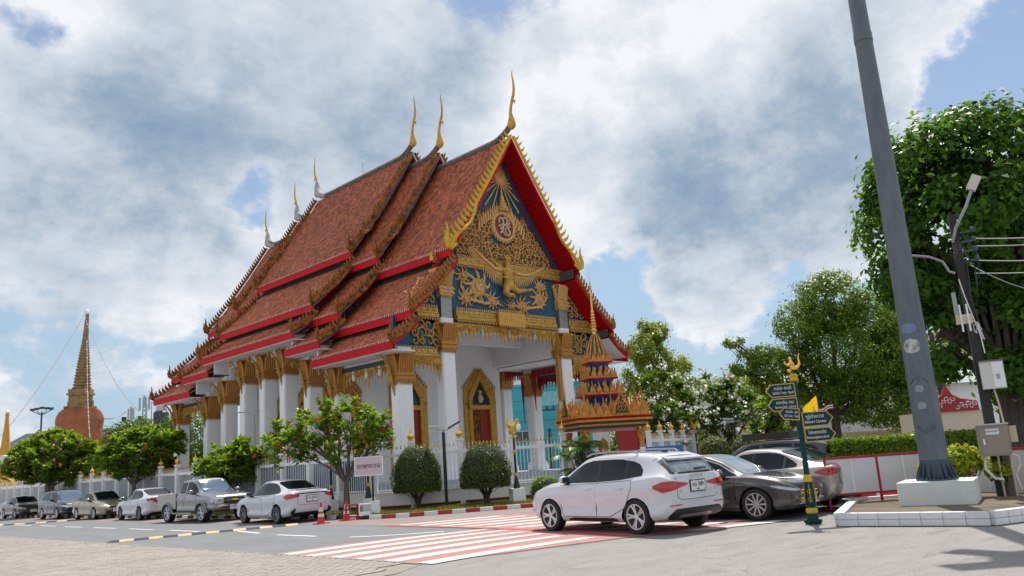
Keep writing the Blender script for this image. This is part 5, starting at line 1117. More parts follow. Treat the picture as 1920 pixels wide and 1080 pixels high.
for k in range(5):
    a = 2*pi*k/5+1.9; o = MB()
    for (z, r) in ((.62, .085), (.46, .098)): spiral(o, ((r+.004)*cos(a), (r+.004)*sin(a), z), .026, 1, 1.1, 1, 0, .005, U=(-sin(a), cos(a), 0), Nn=(cos(a), sin(a), 0))
    o.tube([(.095*cos(a), .095*sin(a), .38), (.112*cos(a), .112*sin(a), .5), (.09*cos(a), .09*sin(a), .76)], [.006, .009, .004], 5); o.build('gilt_ornament', gold_y, sp)
# little mythic rider
J2 = [(0, 0, 2.98, .05), (0, 0, 3.08, .055), (.02, 0, 3.16, .045), (-.02, 0, 3.22, .03), (-.03, 0, 3.29, .035), (-.10, 0, 3.12, .03), (-.16, 0, 3.2, .02), (.10, 0, 3.06, .04), (.16, 0, 3.15, .03), (.14, 0, 3.27, .018), (.18, 0, 3.36, .008), (-.12, 0, 3.02, .025)]
skin_body('gilded_figure', J2, [(0, 1), (1, 2), (2, 3), (3, 4), (2, 5), (5, 6), (1, 7), (7, 8), (8, 9), (9, 10), (0, 11)], gold_leaf, sp, lv=1)
def arrow(x0, x1, z0, z1, point, th, en, ang=0, y=-.07, yr=0):
    """point -1: arrow head at the left, 1: at the right"""
    h = z1-z0; hd = h*.42; zc_ = (z0+z1)/2; z0 -= zc_; z1 -= zc_; zm = 0
    def poly(e):
        if point < 0: return [(x0+e*1.3, zm), (x0+hd+e*.4, z0+e), (x1-e, z0+e), (x1-e, z1-e), (x0+hd+e*.4, z1-e)]
        return [(x0+e, z0+e), (x1-hd-e*.4, z0+e), (x1-e*1.3, zm), (x1-hd-e*.4, z1-e), (x0+e, z1-e)]
    q = bpy.data.objects.new('p', None); o = MB(); o.prism(poly(0), (0, .012, 0), (1, 0, 0), (0, 0, 1), (0, -1, 0), .024); b = o.build('arrow_board', mat('gilt_edge', (.50, .34, .12), .4, metal=.3, var=.15), sp, (0, y, zc_)); bpy.data.objects.remove(q)
    b.rotation_euler = (0, ang, yr)
    o = MB(); o.prism(poly(.022), (0, -.012, 0), (1, 0, 0), (0, 0, 1), (0, -1, 0), .006); o.build('green_face', green_d, b)
    cx = (x0+x1)/2+(.05 if point < 0 else -.06)
    text_part(th, h*.33, plate_w, b, (cx, -.020, zm+h*.16), (pi/2, 0, 0), width=(x1-x0)*.58); text_part(en, h*.27, plate_w, b, (cx, -.020, zm-h*.18), (pi/2, 0, 0), width=(x1-x0)*.70)
arrow(-.64, -.03, 2.49, 2.76, -1, 'พระอุโบสถ - พระเจดีย์', 'Buddhist Temple - Pagoda', radians(-1))
arrow(-.63, -.02, 2.21, 2.47, -1, 'ศาลาการเปรียญ - หอสมุด', 'Sermon Hall - Library', radians(-1))
arrow(-.44, -.02, 2.00, 2.24, -1, 'หอระฆัง - สุขา', 'Bell Tower - Toilets', radians(7), y=-.10)
arrow(.03, .66, 1.86, 2.16, 1, 'กุฏิเจ้าอาวาส', "Abbot's Cloister", radians(-1)); arrow(.04, .67, 1.56, 1.84, 1, 'โรงเรียนพุทธมงคลนิมิตร', 'Phutthamongkolnimit School', radians(-1))
# ================================================================== utility pole with boxes and street lamps
up = thing('utility_pole', 'dark weathered utility pole with cabinets and two street lamps', 'utility pole', (20.0, 5.72, 0), radians(-70))
o = MB(); o.box((0, 0, 3.2), (.22, .22, 6.4)); 
for i, v in enumerate(o.v):
    if v[2] > 5: o.v[i] = (v[0]*.72, v[1]*.72, v[2])
o.build('pole', mat('dark_timber_pole', (.035, .032, .032), .85, var=.4, scale=4, bump=.4, dirt=(.13, .12, .11), dirt_scale=2.5, dirt_at=.56, stretch=(1, 1, .25)), up)
o = MB(); o.b2(.10, .28, .02, .22, 0, 1.5); o.build('concrete_stub', conc, up)
o = MB(); o.b2(-.30, .28, -.50, -.16, 1.02, 1.66); cb_ = o.build('meter_cabinet', mat('taupe_steel_cabinet', (.30, .25, .215), .6, var=.12, dirt=(.22, .16, .12), dirt_scale=3, dirt_at=.6), up); o = MB(); o.b2(-.32, .30, -.52, -.14, 1.66, 1.69); o.build('cabinet_lid', mat('light_steel', (.5, .5, .48), .5), cb_); o = MB(); o.b2(-.27, .25, -.515, -.502, 1.06, 1.62); o.build('cabinet_door', mat('taupe_steel_cabinet', (0, 0, 0)), cb_)
o = MB(); o.b2(-.15, .10, -.525, -.516, 1.46, 1.58); o.build('paper_notice', plate_w, cb_); text_part('ตู้ควบคุมไฟฟ้า', .04, ink, cb_, (-.03, -.527, 1.53), (pi/2, 0, 0)); o = MB(); o.b2(-.22, -.18, -.535, -.516, 1.26, 1.38); o.build('cabinet_handle', chrome, cb_)
o = MB(); o.b2(.30, .44, -.35, -.15, 1.28, 1.62); o.build('beige_box', mat('beige_plastic', (.55, .47, .34), .5, var=.06), up)
o = MB(); o.b2(-.02, .42, -.38, -.14, 2.42, 3.00); wbx = o.build('white_cabinet', mat('white_steel_cabinet', (.66, .66, .63), .5, var=.06, scale=1.5, dirt=(.55, .27, .10), dirt_scale=2.2, dirt_at=.64), up); o = MB(); o.b2(.20, .41, -.395, -.381, 2.44, 2.98); o.build('cabinet_door', white2, wbx); o = MB(); o.b2(.26, .32, -.41, -.396, 2.62, 2.72); o.build('cabinet_handle', steel, wbx); o = MB(); o.b2(-.04, .44, -.41, -.12, 3.00, 3.03); o.build('cabinet_lid', conc, wbx)
o = MB(); o.b2(-.30, .02, -.30, -.16, 3.88, 4.08); o.build('cream_junction_box', mat('cream_box', (.62, .55, .38), .5), up); o = MB(); o.b2(-.30, -.22, -.24, -.14, 3.95, 4.6); o.build('pale_conduit', steel, up)
for x in (-.2, -.06): o = MB(); o.tube([(x, -.32, 3.7), (x, -.32, 4.3)], .02, 6); o.build('white_tube', white2, up)
o = MB(); o.tube([(.25, -.18, 1.64), (.22, -.2, 2.1), (.18, -.2, 2.45)], .02, 6); o.tube([(.03, -.18, .1), (.02, -.2, .7), (.02, -.3, 1.03)], .022, 6); o.tube([(.25, -.2, 0.1), (.25, -.2, 1.5)], .02, 6); o.build('conduit', mat('beige_plastic', (0, 0, 0)), up)
o = MB(); o.tube([(-.22, -.3, 1.04), (-.25, -.3, .75), (-.1, -.25, .55), (.05, -.2, .52)], .03, 6); o.build('cable_bundle', white2, up); o = MB(); o.tube([(.26, -.3, 1.06), (.40, -.3, .98), (.40, -.25, .8), (.3, -.2, .6), (.36, -.2, .3)], .012, 5); o.build('cable_bundle', white2, up); o = MB(); o.tube([(-.1, -.16, 4.9), (-.05, -.2, 4.5), (.12, -.16, 3.6), (.14, -.18, 3.2)], .012, 5)
for k in range(3): o.tube([(.06+.04*k, -.2, 3.95-.05*k), (-.06+.07*k, -.24, 3.8), (.05, -.22, 3.65), (.16, -.22, 3.72), (.10, -.22, 3.9), (.12+.03*k, -.2, 3.5)], .007, 4)
o.build('cable_coil', white2, up, kind='stuff')
o = MB(); o.tube([(-.08, -.12, 5.75), (.02, -.2, 6.05), (.30, -.3, 6.5), (.44, -.32, 6.80)], .032, 8); o.build('lamp_arm', steel, up, smooth=40); o = MB(); o.box((.52, -.33, 6.98), (.20, .14, .34), tilt=Matrix.Rotation(radians(30), 3, 'Y')); o.build('lamp_head', mat('lamp_lens', (.6, .56, .48), .4), up)
o = MB(); o.tube([(-.14, -.1, 5.05), (-.25, -.1, 5.1), (-.35, -.1, 5.35), (-.6, -.12, 5.5), (-1.1, -.15, 5.62)], .028, 8); o.build('lamp_arm', steel, up, smooth=40); o = MB(); o.box((-1.3, -.15, 5.64), (.4, .13, .05)); o.build('lamp_head', steel, up)
for k in range(4): o = MB(); o.box((.22, -.1, 5.95-.22*k), (.25, .04, .04)); o.lathe([(.03, 0), (.05, .03), (.05, .09), (.03, .12)], 8, (.34, -.1, 5.93-.22*k)); o.build('insulator_bracket', galv_d, up)
for k, (a_, b_, s_) in enumerate(((( .1, -.1, 5.6), (.22, -.2, 4.6), .1), ((.12, -.12, 5.3), (.18, -.16, 3.5), -.08), ((-.12, -.1, 5.5), (-.16, -.14, 4.4), .06), ((.14, 0, 5.9), (.30, -.1, 4.9), .15))):
    o = MB(); o.tube([a_, ((a_[0]+b_[0])/2+s_, a_[1]-.05, (a_[2]+b_[2])/2), b_], .014, 5); o.build('loose_cable', black, up)
# ================================================================== vehicles
def catmull(P, n):
    """resample control points (list of tuples) with a centripetal-ish smooth curve; n samples per span"""
    P = [np.array(p, float) for p in P]; out = []
    for i in range(len(P)-1):
        a, b, c, d = P[max(0, i-1)], P[i], P[i+1], P[min(len(P)-1, i+2)]
        for k in range(n):
            t = k/n; m0, m1 = (c-a)*.42, (d-b)*.42; out.append((2*t**3-3*t*t+1)*b+(t**3-2*t*t+t)*m0+(-2*t**3+3*t*t)*c+(t**3-t*t)*m1)
    out.append(P[-1]); return np.array(out)
def car_paint(name, col, metal=0., rough=.28, coat=1.0): 
    m = mat(name, col, rough, metal=metal, var=.02, coat=coat, spec=.5); return m
class Car:
    def __init__(s, spec): s.__dict__.update(spec); s.build_shell()
    def build_shell(s):
        """stations: x, z_bottom, half width, belt z, top z, roof half width; x from tail (-) to nose (+)"""
        S = catmull(s.stations, 5); n = len(S); K = None; rings = []
        for x, zb, W_, zbelt, zt, Wr in S:
            h = max(zt-zbelt, .015); g = min(1, h/.30); Wr2 = Wr
            pts = [(0, zb), (W_*.80, zb), (W_*.93, zb+.03), (W_*.99, zb+.13), (W_*.968, zb+.36*(zbelt-zb)), (W_*.985, zb+.60*(zbelt-zb)), (W_, zb+.76*(zbelt-zb)), (W_*.965, zbelt-.05), (W_*.94, zbelt),
                   (W_*.905+(Wr2-W_*.905)*.10, zbelt+h*.14), (W_*.90+(Wr2-W_*.90)*.52, zbelt+h*.52), (W_*.90+(Wr2-W_*.90)*.90, zbelt+h*.86), (Wr2*.90, zbelt+h*.955), (Wr2*.6, zbelt+h*.99), (0, zbelt+h)]
            c = catmull(pts, 3); rings.append([(x, y, z) for y, z in c]); K = len(c)
        V = []; F = []
        for r in rings:
            V += r+[(x, -y, z) for x, y, z in r[1:-1]][::-1]
        M = 2*K-2
        for i in range(n-1):
            for k in range(M): a, b = i*M+k, i*M+(k+1) % M; F.append((a, a+M, b+M, b))
        F.append(tuple(range(M))[::-1]); F.append(tuple(range((n-1)*M, n*M)))
        s.V, s.F = V, F; s.bvh = BVHTree.FromPolygons([Vector(v) for v in V], F)
    def hit(s, d, a, b, off=.006):
        if d in ('L', 'R'): o, dr = Vector((a, 3 if d == 'L' else -3, b)), Vector((0, -1 if d == 'L' else 1, 0))
        elif d == 'F': o, dr = Vector((6, a, b)), Vector((-1, 0, 0))
        elif d == 'B': o, dr = Vector((-6, a, b)), Vector((1, 0, 0))
        elif d in ('BL', 'BR', 'FL', 'FR'):
            sx, sy = (-1 if d[0] == 'B' else 1), (1 if d[1] == 'L' else -1); dr = Vector((-sx, -sy, 0)).normalized(); u = Vector((-sx, sy, 0)).normalized(); o = u*a-dr*6; o.z = b
        else: o, dr = Vector((a, b, 5)), Vector((0, 0, -1))
        h = s.bvh.ray_cast(o, dr)
        if h[0] is None:
            tgt = (o+dr*6) if len(d) == 2 else Vector((a, 1 if d == 'L' else -1, b)) if d in 'LR' else (Vector((3 if d == 'F' else -3, a, b)) if d in 'FB' else Vector((a, b, 2))); h = s.bvh.find_nearest(tgt)
        nn = h[1]
        if nn.dot(dr) > 0: nn = -nn
        return h[0]+nn*off
    def patch(s, name, d, xs, tops, bots, m, parent, off=.006, ny=6, sub=3):
        """skin-tight panel: at each xs the panel runs from bots to tops"""
        X = np.interp(np.linspace(0, len(xs)-1, (len(xs)-1)*sub+1), range(len(xs)), xs); T_ = np.interp(X, xs, tops) if xs[0] < xs[-1] else np.interp(-X, [-q for q in xs], tops); B_ = np.interp(X, xs, bots) if xs[0] < xs[-1] else np.interp(-X, [-q for q in xs], bots)
        out, inn = [], []; nx = len(X)
        for x, t, b in zip(X, T_, B_):
            for j in range(ny+1): z = b+(t-b)*j/ny; out.append(s.hit(d, x, z, off)); inn.append(s.hit(d, x, z, -.03))
        mb = MB(); N_ = len(out); F = [(i*(ny+1)+j, (i+1)*(ny+1)+j, (i+1)*(ny+1)+j+1, i*(ny+1)+j+1) for i in range(nx-1) for j in range(ny)]
        if d in ('L', 'F', 'T'): F = [f[::-1] for f in F]
        rim = []
        for i in range(nx-1): rim += [(i*(ny+1), (i+1)*(ny+1), (i+1)*(ny+1)+N_, i*(ny+1)+N_), (i*(ny+1)+ny, i*(ny+1)+ny+N_, (i+1)*(ny+1)+ny+N_, (i+1)*(ny+1)+ny)]
        for j in range(ny): rim += [(j, j+N_, j+1+N_, j+1), ((nx-1)*(ny+1)+j, (nx-1)*(ny+1)+j+1, (nx-1)*(ny+1)+j+1+N_, (nx-1)*(ny+1)+j+N_)]
        mb.add(out+inn, F+rim); return mb.build(name, m, parent, smooth=28)
def arch_cut(V, F, m, m2, cuts, parent):
    mb = MB(); mb.v, mb.f, mb.mi = [tuple(v) for v in V], list(F), [0]*len(F)
    b = mb.build('body', [m, m2], None); c = MB()
    for x, r, w0, w1 in cuts:
        for sd in (-1, 1):
            n = 28; A = [(x+r*cos(2*pi*k/n), sd*w0, .31*1+r*sin(2*pi*k/n)) for k in range(n)]; B = [(p[0], sd*w1, p[2]) for p in A]
            A = [(p[0], p[1], p[2] if p[2] > .3 else p[2]-.3) for p in A]; B = [(p[0], p[1], p[2] if p[2] > .3 else p[2]-.3) for p in B]
            fs = [tuple(range(n)), tuple(range(n, 2*n))[::-1]]+[(k, n+k, n+(k+1) % n, (k+1) % n) for k in range(n)]
            if sd < 0: fs = [f[::-1] for f in fs]
            c.add(A+B, fs)
    c.mi = [0]*len(c.f); cu = c.build('cut', m2, None)
    for ob in (b, cu):
        bm = bmesh.new(); bm.from_mesh(ob.data); bmesh.ops.remove_doubles(bm, verts=bm.verts, dist=1e-5); bmesh.ops.recalc_face_normals(bm, faces=bm.faces); bm.to_mesh(ob.data); bm.free()
    md = b.modifiers.new('b', 'BOOLEAN'); md.operation = 'DIFFERENCE'; md.object = cu; md.solver = 'EXACT'
    try: md.material_mode = 'TRANSFER'
    except Exception: pass
    bpy.context.view_layer.update(); dg = bpy.context.evaluated_depsgraph_get(); dg.update(); me = bpy.data.meshes.new_from_object(b.evaluated_get(dg))
    bpy.data.objects.remove(b); bpy.data.objects.remove(cu)
    me.polygons.foreach_set('use_smooth', [True]*len(me.polygons)); me.set_sharp_from_angle(angle=radians(32)); me.name = 'body'
    return link('body', me, parent)
def wheel_parts(R_=.33, w_=.22, spokes=5, style='double', rim_col=None, dark=None):
    rim_col = rim_col or rim_m; rr = R_*.70
    ty = MB(); M = Matrix.Rotation(radians(-90), 3, 'X')
    ty.lathe([(rr, -w_/2+.01), (R_*.93, -w_/2), (R_, -w_/2+.03), (R_, w_/2-.03), (R_*.93, w_/2), (rr*1.02, w_/2-.005), (rr, w_/2-.03)], 32, M=M)
    hub = MB(); hub.lathe([(rr*.99, -.03), (rr*.99, w_/2-.10), (rr*.30, w_/2-.09)], 28, M=M)
    rm = MB(); 
    rm.lathe([(rr*1.0, w_/2-.09), (rr*1.03, w_/2-.012), (rr*1.03, w_/2-.0), (rr*.955, w_/2-.0), (rr*.93, w_/2-.04), (rr*.92, w_/2-.09)], 32, M=M)
    rm.lathe([(rr*.27, w_/2-.07), (rr*.24, w_/2-.025), (rr*.12, w_/2-.018)], 16, M=M)
    for k in range(spokes):
        a = 2*pi*k/spokes
        offs = ((-.10, -.17), (.10, .17)) if style == 'double' else ((0, 0),)
        for o0, o1 in offs:
            wd = .045 if style == 'double' else (.035 if spokes > 8 else .075)
            p = [(rr*.20, a+o0*1.2), (rr*.60, a+(o0+o1)/2*.9), (rr*.95, a+o1)]
            pts = [(r*cos(q), w_/2-.035+.02*i/2, r*sin(q)) for i, (r, q) in enumerate(p)]
            rm.tube(pts, [wd*rr/.22*.55, wd*rr/.22*.42, wd*rr/.22*.55], 4, flat=.5, up=(0, 1, 0))
    return ty, hub, rm
def add_wheels(root, xs, track, R_, w_, spokes, style, rim_col=None):
    ty, hub, rm = wheel_parts(R_, w_, spokes, style); h0 = t0 = r0 = None
    for x in xs:
        for sd in (1, -1):
            if h0 is None:
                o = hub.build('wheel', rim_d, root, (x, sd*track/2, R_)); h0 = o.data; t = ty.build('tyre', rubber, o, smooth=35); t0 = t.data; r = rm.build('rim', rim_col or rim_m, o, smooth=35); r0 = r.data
            else: o = link('wheel', h0, root, (x, sd*track/2, R_)); link('tyre', t0, o); link('rim', r0, o)
            if sd < 0: o.rotation_euler = (0, 0, pi)
def mirror_part(root, x, y, z, m):
    for sd in (1, -1):
        o = MB(); o.sphere((0, 0, 0), .1, 12, 8, (.75, 1.25, .85)); q = o.build('door_mirror', m, root, (x, sd*(y+.10), z+.05), smooth=60)
        a = MB(); a.box((-.0, -sd*.12, -.08), (.10, .16, .05)); a.build('mirror_foot', plastic, q)
        g_ = MB(); g_.box((-.07, 0, 0), (.012, .2, .12)); g_.build('mirror_glass', mat('mirror_glass', (.6, .62, .65), .05, metal=1.), q)
def handles(c, root, m, xs, z):
    for x in xs:
        for d in ('L', 'R'):
            p = c.hit(d, x, z, .018); sd = 1 if d == 'L' else -1; o = MB(); o.box((0, 0, 0), (.19, .035, .032)); o.build('door_handle', m, root, p); o = MB(); o.sphere((0, -sd*.02, 0), .045, 8, 6, (1.2, .3, .7)); 
def plate(c, root, d, z, s, prov='ภูเก็ต', w_=.40, h_=.19, frame=True, zoff=0):
    p = c.hit(d, 0, z, .02); sgn = -1 if d == 'B' else 1; t = MB(); t.box((0, 0, 0), (.015, w_+.04, h_+.04)); f = t.build('plate_frame', plastic, root, p); t = MB(); t.box((sgn*.010, 0, 0), (.008, w_, h_)); t.build('number_plate', plate_w, f)
    r = (pi/2, 0, -pi/2) if d == 'B' else (pi/2, 0, pi/2)
    text_part(s, .12, ink, f, (sgn*.016, 0, .02), r, width=w_*.82); text_part(prov, .045, ink, f, (sgn*.016, 0, -.065), r)
def car(kind, label, loc, rz, paint, opts=None, group=None):
    sp_ = dict(KINDS_[kind]); o_ = dict(sp_.get('o', {})); o_.update(opts or {}); c = Car(sp_); root = thing(sp_.get('name', 'parked_car'), label, sp_.get('cat', 'car'), loc, rz, group)
    wr, tr, tw = o_['R'], o_['track'], o_['tw']
    body = arch_cut(c.V, c.F, paint, mat('arch_black', (.006, .006, .006), .9, spec=.05), [(x, wr*1.17, tr/2-.25, 1.4) for x in o_['ax']], root)
    add_wheels(root, o_['ax'], tr, wr, tw, o_.get('spokes', 5), o_.get('style', 'double'), o_.get('rim'))
    gl = o_.get('glass', glass_c); P = lambda *a, **k: c.patch(*a, **k)
    for d in ('L', 'R'):
        for (xs, t_, b_) in o_['side_windows']: P('side_window', d, xs, t_, b_, gl, root, off=.004, ny=5)
        for (xs, t_, b_) in o_.get('pillars', []): P('pillar_trim', d, xs, t_, b_, plastic, root, off=.003, ny=5)
        for (xs, t_, b_) in o_.get('doors', []):
            dr_ = P('door', d, xs, t_, b_, paint, root, off=.006, ny=10)
            if o_.get('seams', True):
                sm = MB(); X = np.linspace(xs[0], xs[-1], 18); loop = [(x, np.interp(x, xs, b_)) for x in X]+[(xs[-1], t_[-1])]+[(x, np.interp(x, xs, t_)) for x in X[::-1]]+[(xs[0], b_[0])]
                sm.tube([c.hit(d, x, z, .004) for x, z in loop], .006, 4); sm.build('door_seam', MT['arch_black'], dr_)
        for (xs, t_, b_) in o_.get('side_black', []): P('sill_trim', d, xs, t_, b_, plastic, root, off=.010, ny=2)
        for (xs, t_, b_) in o_.get('chrome', []): P('window_trim', d, xs, t_, b_, chrome, root, off=.008, ny=1)
        for (xs, t_, b_) in o_.get('tail_side', []): P('tail_light', d, xs, t_, b_, taillight, root, off=.008, ny=3)
        for (xs, t_, b_) in o_.get('head_side', []): P('headlight', d, xs, t_, b_, headlight, root, off=.008, ny=3)
    for (nm, d, xs, t_, b_, mm) in o_.get('panels', []):
        q = P(nm, d, xs, t_, b_, paint if mm is None else mm, root, off={'windscreen': .004, 'rear_window': .008, 'window_surround': .003, 'tail_light': .017, 'headlight': .014}.get(nm, .009), ny=6)
        if nm in ('tailgate', 'boot_lid'):
            sm = MB(); X = np.linspace(xs[0], xs[-1], 20); sm.tube([c.hit(d, x, z, .006) for x, z in [(xs[0], t_[0]-.02)]+[(x, np.interp(x, xs, b_)) for x in X]+[(xs[-1], t_[-1]-.02)]], .006, 4); sm.build('lid_seam', MT['arch_black'], q)
    mirror_part(root, *o_['mirror'], o_.get('mirror_m', paint)); handles(c, root, o_.get('handle_m', paint), *o_['handles'])
    if 'rear_plate' in o_: plate(c, root, 'B', o_['rear_plate'][0], o_['rear_plate'][1])
    if 'front_plate' in o_: plate(c, root, 'F', o_['front_plate'][0], o_['front_plate'][1])
    return c, root
sym = lambda xs, v: ([-x for x in xs[::-1]]+list(xs), v[::-1]+v)
def sp2(d, nm, ys, t_, b_, m): ys2 = [-y for y in ys[::-1]]+ys; return (nm, d, ys2, t_[::-1]+t_, b_[::-1]+b_, m)
KINDS_ = {}
# ---- compact SUV: x, zb, W, belt, top, roof half width
KINDS_['suv'] = dict(name='suv', cat='car', stations=[(-2.20, .62, .70, .98, 1.03, .50), (-2.16, .42, .82, 1.04, 1.14, .56), (-2.04, .30, .90, 1.10, 1.30, .58), (-1.80, .26, .925, 1.10, 1.50, .60), (-1.45, .24, .925, 1.07, 1.565, .62), (-.8, .22, .925, 1.04, 1.60, .63), (-.1, .22, .925, 1.01, 1.595, .63), (.35, .22, .925, .995, 1.53, .60), (.75, .22, .925, .99, 1.33, .60), (1.12, .22, .92, .985, 1.085, .70), (1.5, .23, .91, .95, 1.02, .70), (1.85, .25, .88, .87, .945, .64), (2.08, .29, .80, .76, .83, .56), (2.20, .36, .70, .66, .70, .5), (2.24, .46, .60, .58, .61, .45)],
  o=dict(R=.345, track=1.62, tw=.235, ax=(1.34, -1.34), spokes=5, style='double', mirror=(.72, .87, 1.06), handles=((.02, -.95), .90),
    side_windows=[([-.16, .02, .35, .68, .90, .98], [1.475, 1.475, 1.42, 1.27, 1.11, 1.04], [1.035, 1.035, 1.03, 1.03, 1.03, 1.03]), ([-1.02, -.9, -.6, -.26], [1.44, 1.47, 1.48, 1.478], [1.075, 1.065, 1.05, 1.04]), ([-1.52, -1.40, -1.22, -1.08], [1.24, 1.36, 1.42, 1.435], [1.13, 1.12, 1.10, 1.085])],
    pillars=[([-.27, -.15], [1.48, 1.48], [1.035, 1.035]), ([-1.09, -1.01], [1.44, 1.45], [1.08, 1.08])],
    doors=[([-.19, .0, .4, .88, .92, .96], [1.005, 1.005, 1.00, .99, .99, .985], [.34, .34, .34, .34, .45, .60]), ([-1.26, -1.12, -1.0, -.6, -.20], [1.05, 1.045, 1.04, 1.025, 1.01], [.88, .66, .50, .34, .34])],
    side_black=[([-.80, -.70, .55, .72], [.285, .315, .315, .285], [.26, .25, .25, .26])],
    tail_side=[],
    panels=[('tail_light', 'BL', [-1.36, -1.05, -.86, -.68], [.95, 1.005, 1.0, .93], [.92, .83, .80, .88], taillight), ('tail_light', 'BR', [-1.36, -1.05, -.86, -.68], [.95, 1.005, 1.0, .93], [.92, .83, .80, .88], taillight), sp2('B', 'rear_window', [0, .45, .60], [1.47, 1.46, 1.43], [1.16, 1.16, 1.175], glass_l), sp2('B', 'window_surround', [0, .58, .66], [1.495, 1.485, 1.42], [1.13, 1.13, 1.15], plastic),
            sp2('B', 'tailgate', [0, .50, .58], [1.10, 1.10, 1.09], [.64, .65, .70], None), sp2('B', 'lower_bumper', [0, .62, .72, .78], [.475, .475, .42, .36], [.27, .28, .30, .32], plastic), sp2('B', 'skid_plate', [0, .40, .48], [.36, .36, .34], [.30, .30, .31], steel),
            ('rear_reflector', 'B', [.46, .60, .80], [.555, .56, .55], [.54, .535, .535], taillight), ('rear_reflector', 'B', [-.80, -.60, -.46], [.55, .56, .555], [.535, .535, .54], taillight),
            sp2('F', 'grille', [0, .34, .42], [.72, .72, .66], [.42, .42, .48], plastic), sp2('F', 'windscreen', [0, .5, .60], [1.50, 1.49, 1.46], [1.07, 1.07, 1.09], glass_c)],
    rear_plate=(.885, 'กณ 7889')))
KINDS_['hatch'] = dict(name='parked_car', stations=[(-2.16, .60, .66, .90, .95, .45), (-2.10, .40, .80, .96, 1.04, .5), (-1.9, .26, .88, 1.0, 1.16, .54), (-1.5, .2, .90, 1.0, 1.32, .57), (-.9, .19, .90, .97, 1.42, .585), (-.3, .18, .90, .94, 1.435, .585), (.1, .18, .90, .92, 1.41, .58), (.5, .18, .90, .91, 1.27, .57), (.95, .18, .90, .91, 1.02, .60), (1.15, .18, .895, .905, .965, .68), (1.5, .19, .89, .87, .925, .70), (1.9, .2, .86, .78, .83, .66), (2.12, .24, .78, .68, .72, .58), (2.22, .30, .66, .60, .62, .5)],
  o=dict(R=.335, track=1.58, tw=.21, ax=(1.36, -1.32), spokes=10, style='single', rim=mat('satin_alloy', (.50, .46, .47), .35, metal=.5), mirror=(.62, .87, .97), handles=((-.1, -.95), .82), mirror_m=mat('grey_mirror_cap', (.20, .18, .17), .25, metal=.5, coat=1),
    side_windows=[([-.2, .1, .45, .75, .92], [1.32, 1.31, 1.19, 1.02, .955], [.955, .95, .945, .94, .94]), ([-1.25, -1.0, -.6, -.28], [1.16, 1.27, 1.32, 1.32], [1.03, 1.0, .975, .96])], pillars=[([-.29, -.19], [1.32, 1.32], [.96, .96])],
    doors=[([-.23, .0, .4, .85, .90], [.915, .91, .905, .90, .90], [.27, .27, .27, .28, .5]), ([-1.2, -1.05, -.9, -.6, -.24], [.99, .98, .965, .945, .93], [.80, .55, .40, .27, .27])],
    chrome=[([-.3, .1, .45, .75, .94], [1.338, 1.328, 1.21, 1.04, .962], [1.325, 1.312, 1.195, 1.025, .95])],
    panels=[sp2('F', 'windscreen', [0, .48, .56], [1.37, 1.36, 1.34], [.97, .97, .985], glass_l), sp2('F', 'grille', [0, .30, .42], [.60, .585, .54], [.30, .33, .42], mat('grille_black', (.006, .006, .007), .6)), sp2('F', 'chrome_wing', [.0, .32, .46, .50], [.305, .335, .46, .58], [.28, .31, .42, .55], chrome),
            ('headlight', 'FL', [-1.18, -.95, -.75, -.62], [.61, .66, .70, .71], [.58, .60, .645, .69], headlight), ('headlight', 'FR', [-1.18, -.95, -.75, -.62], [.61, .66, .70, .71], [.58, .60, .645, .69], headlight), sp2('F', 'lower_lip', [0, .6, .7], [.30, .30, .30], [.21, .21, .22], plastic)],
    head_side=[], front_plate=(.40, 'ขค 2418')))
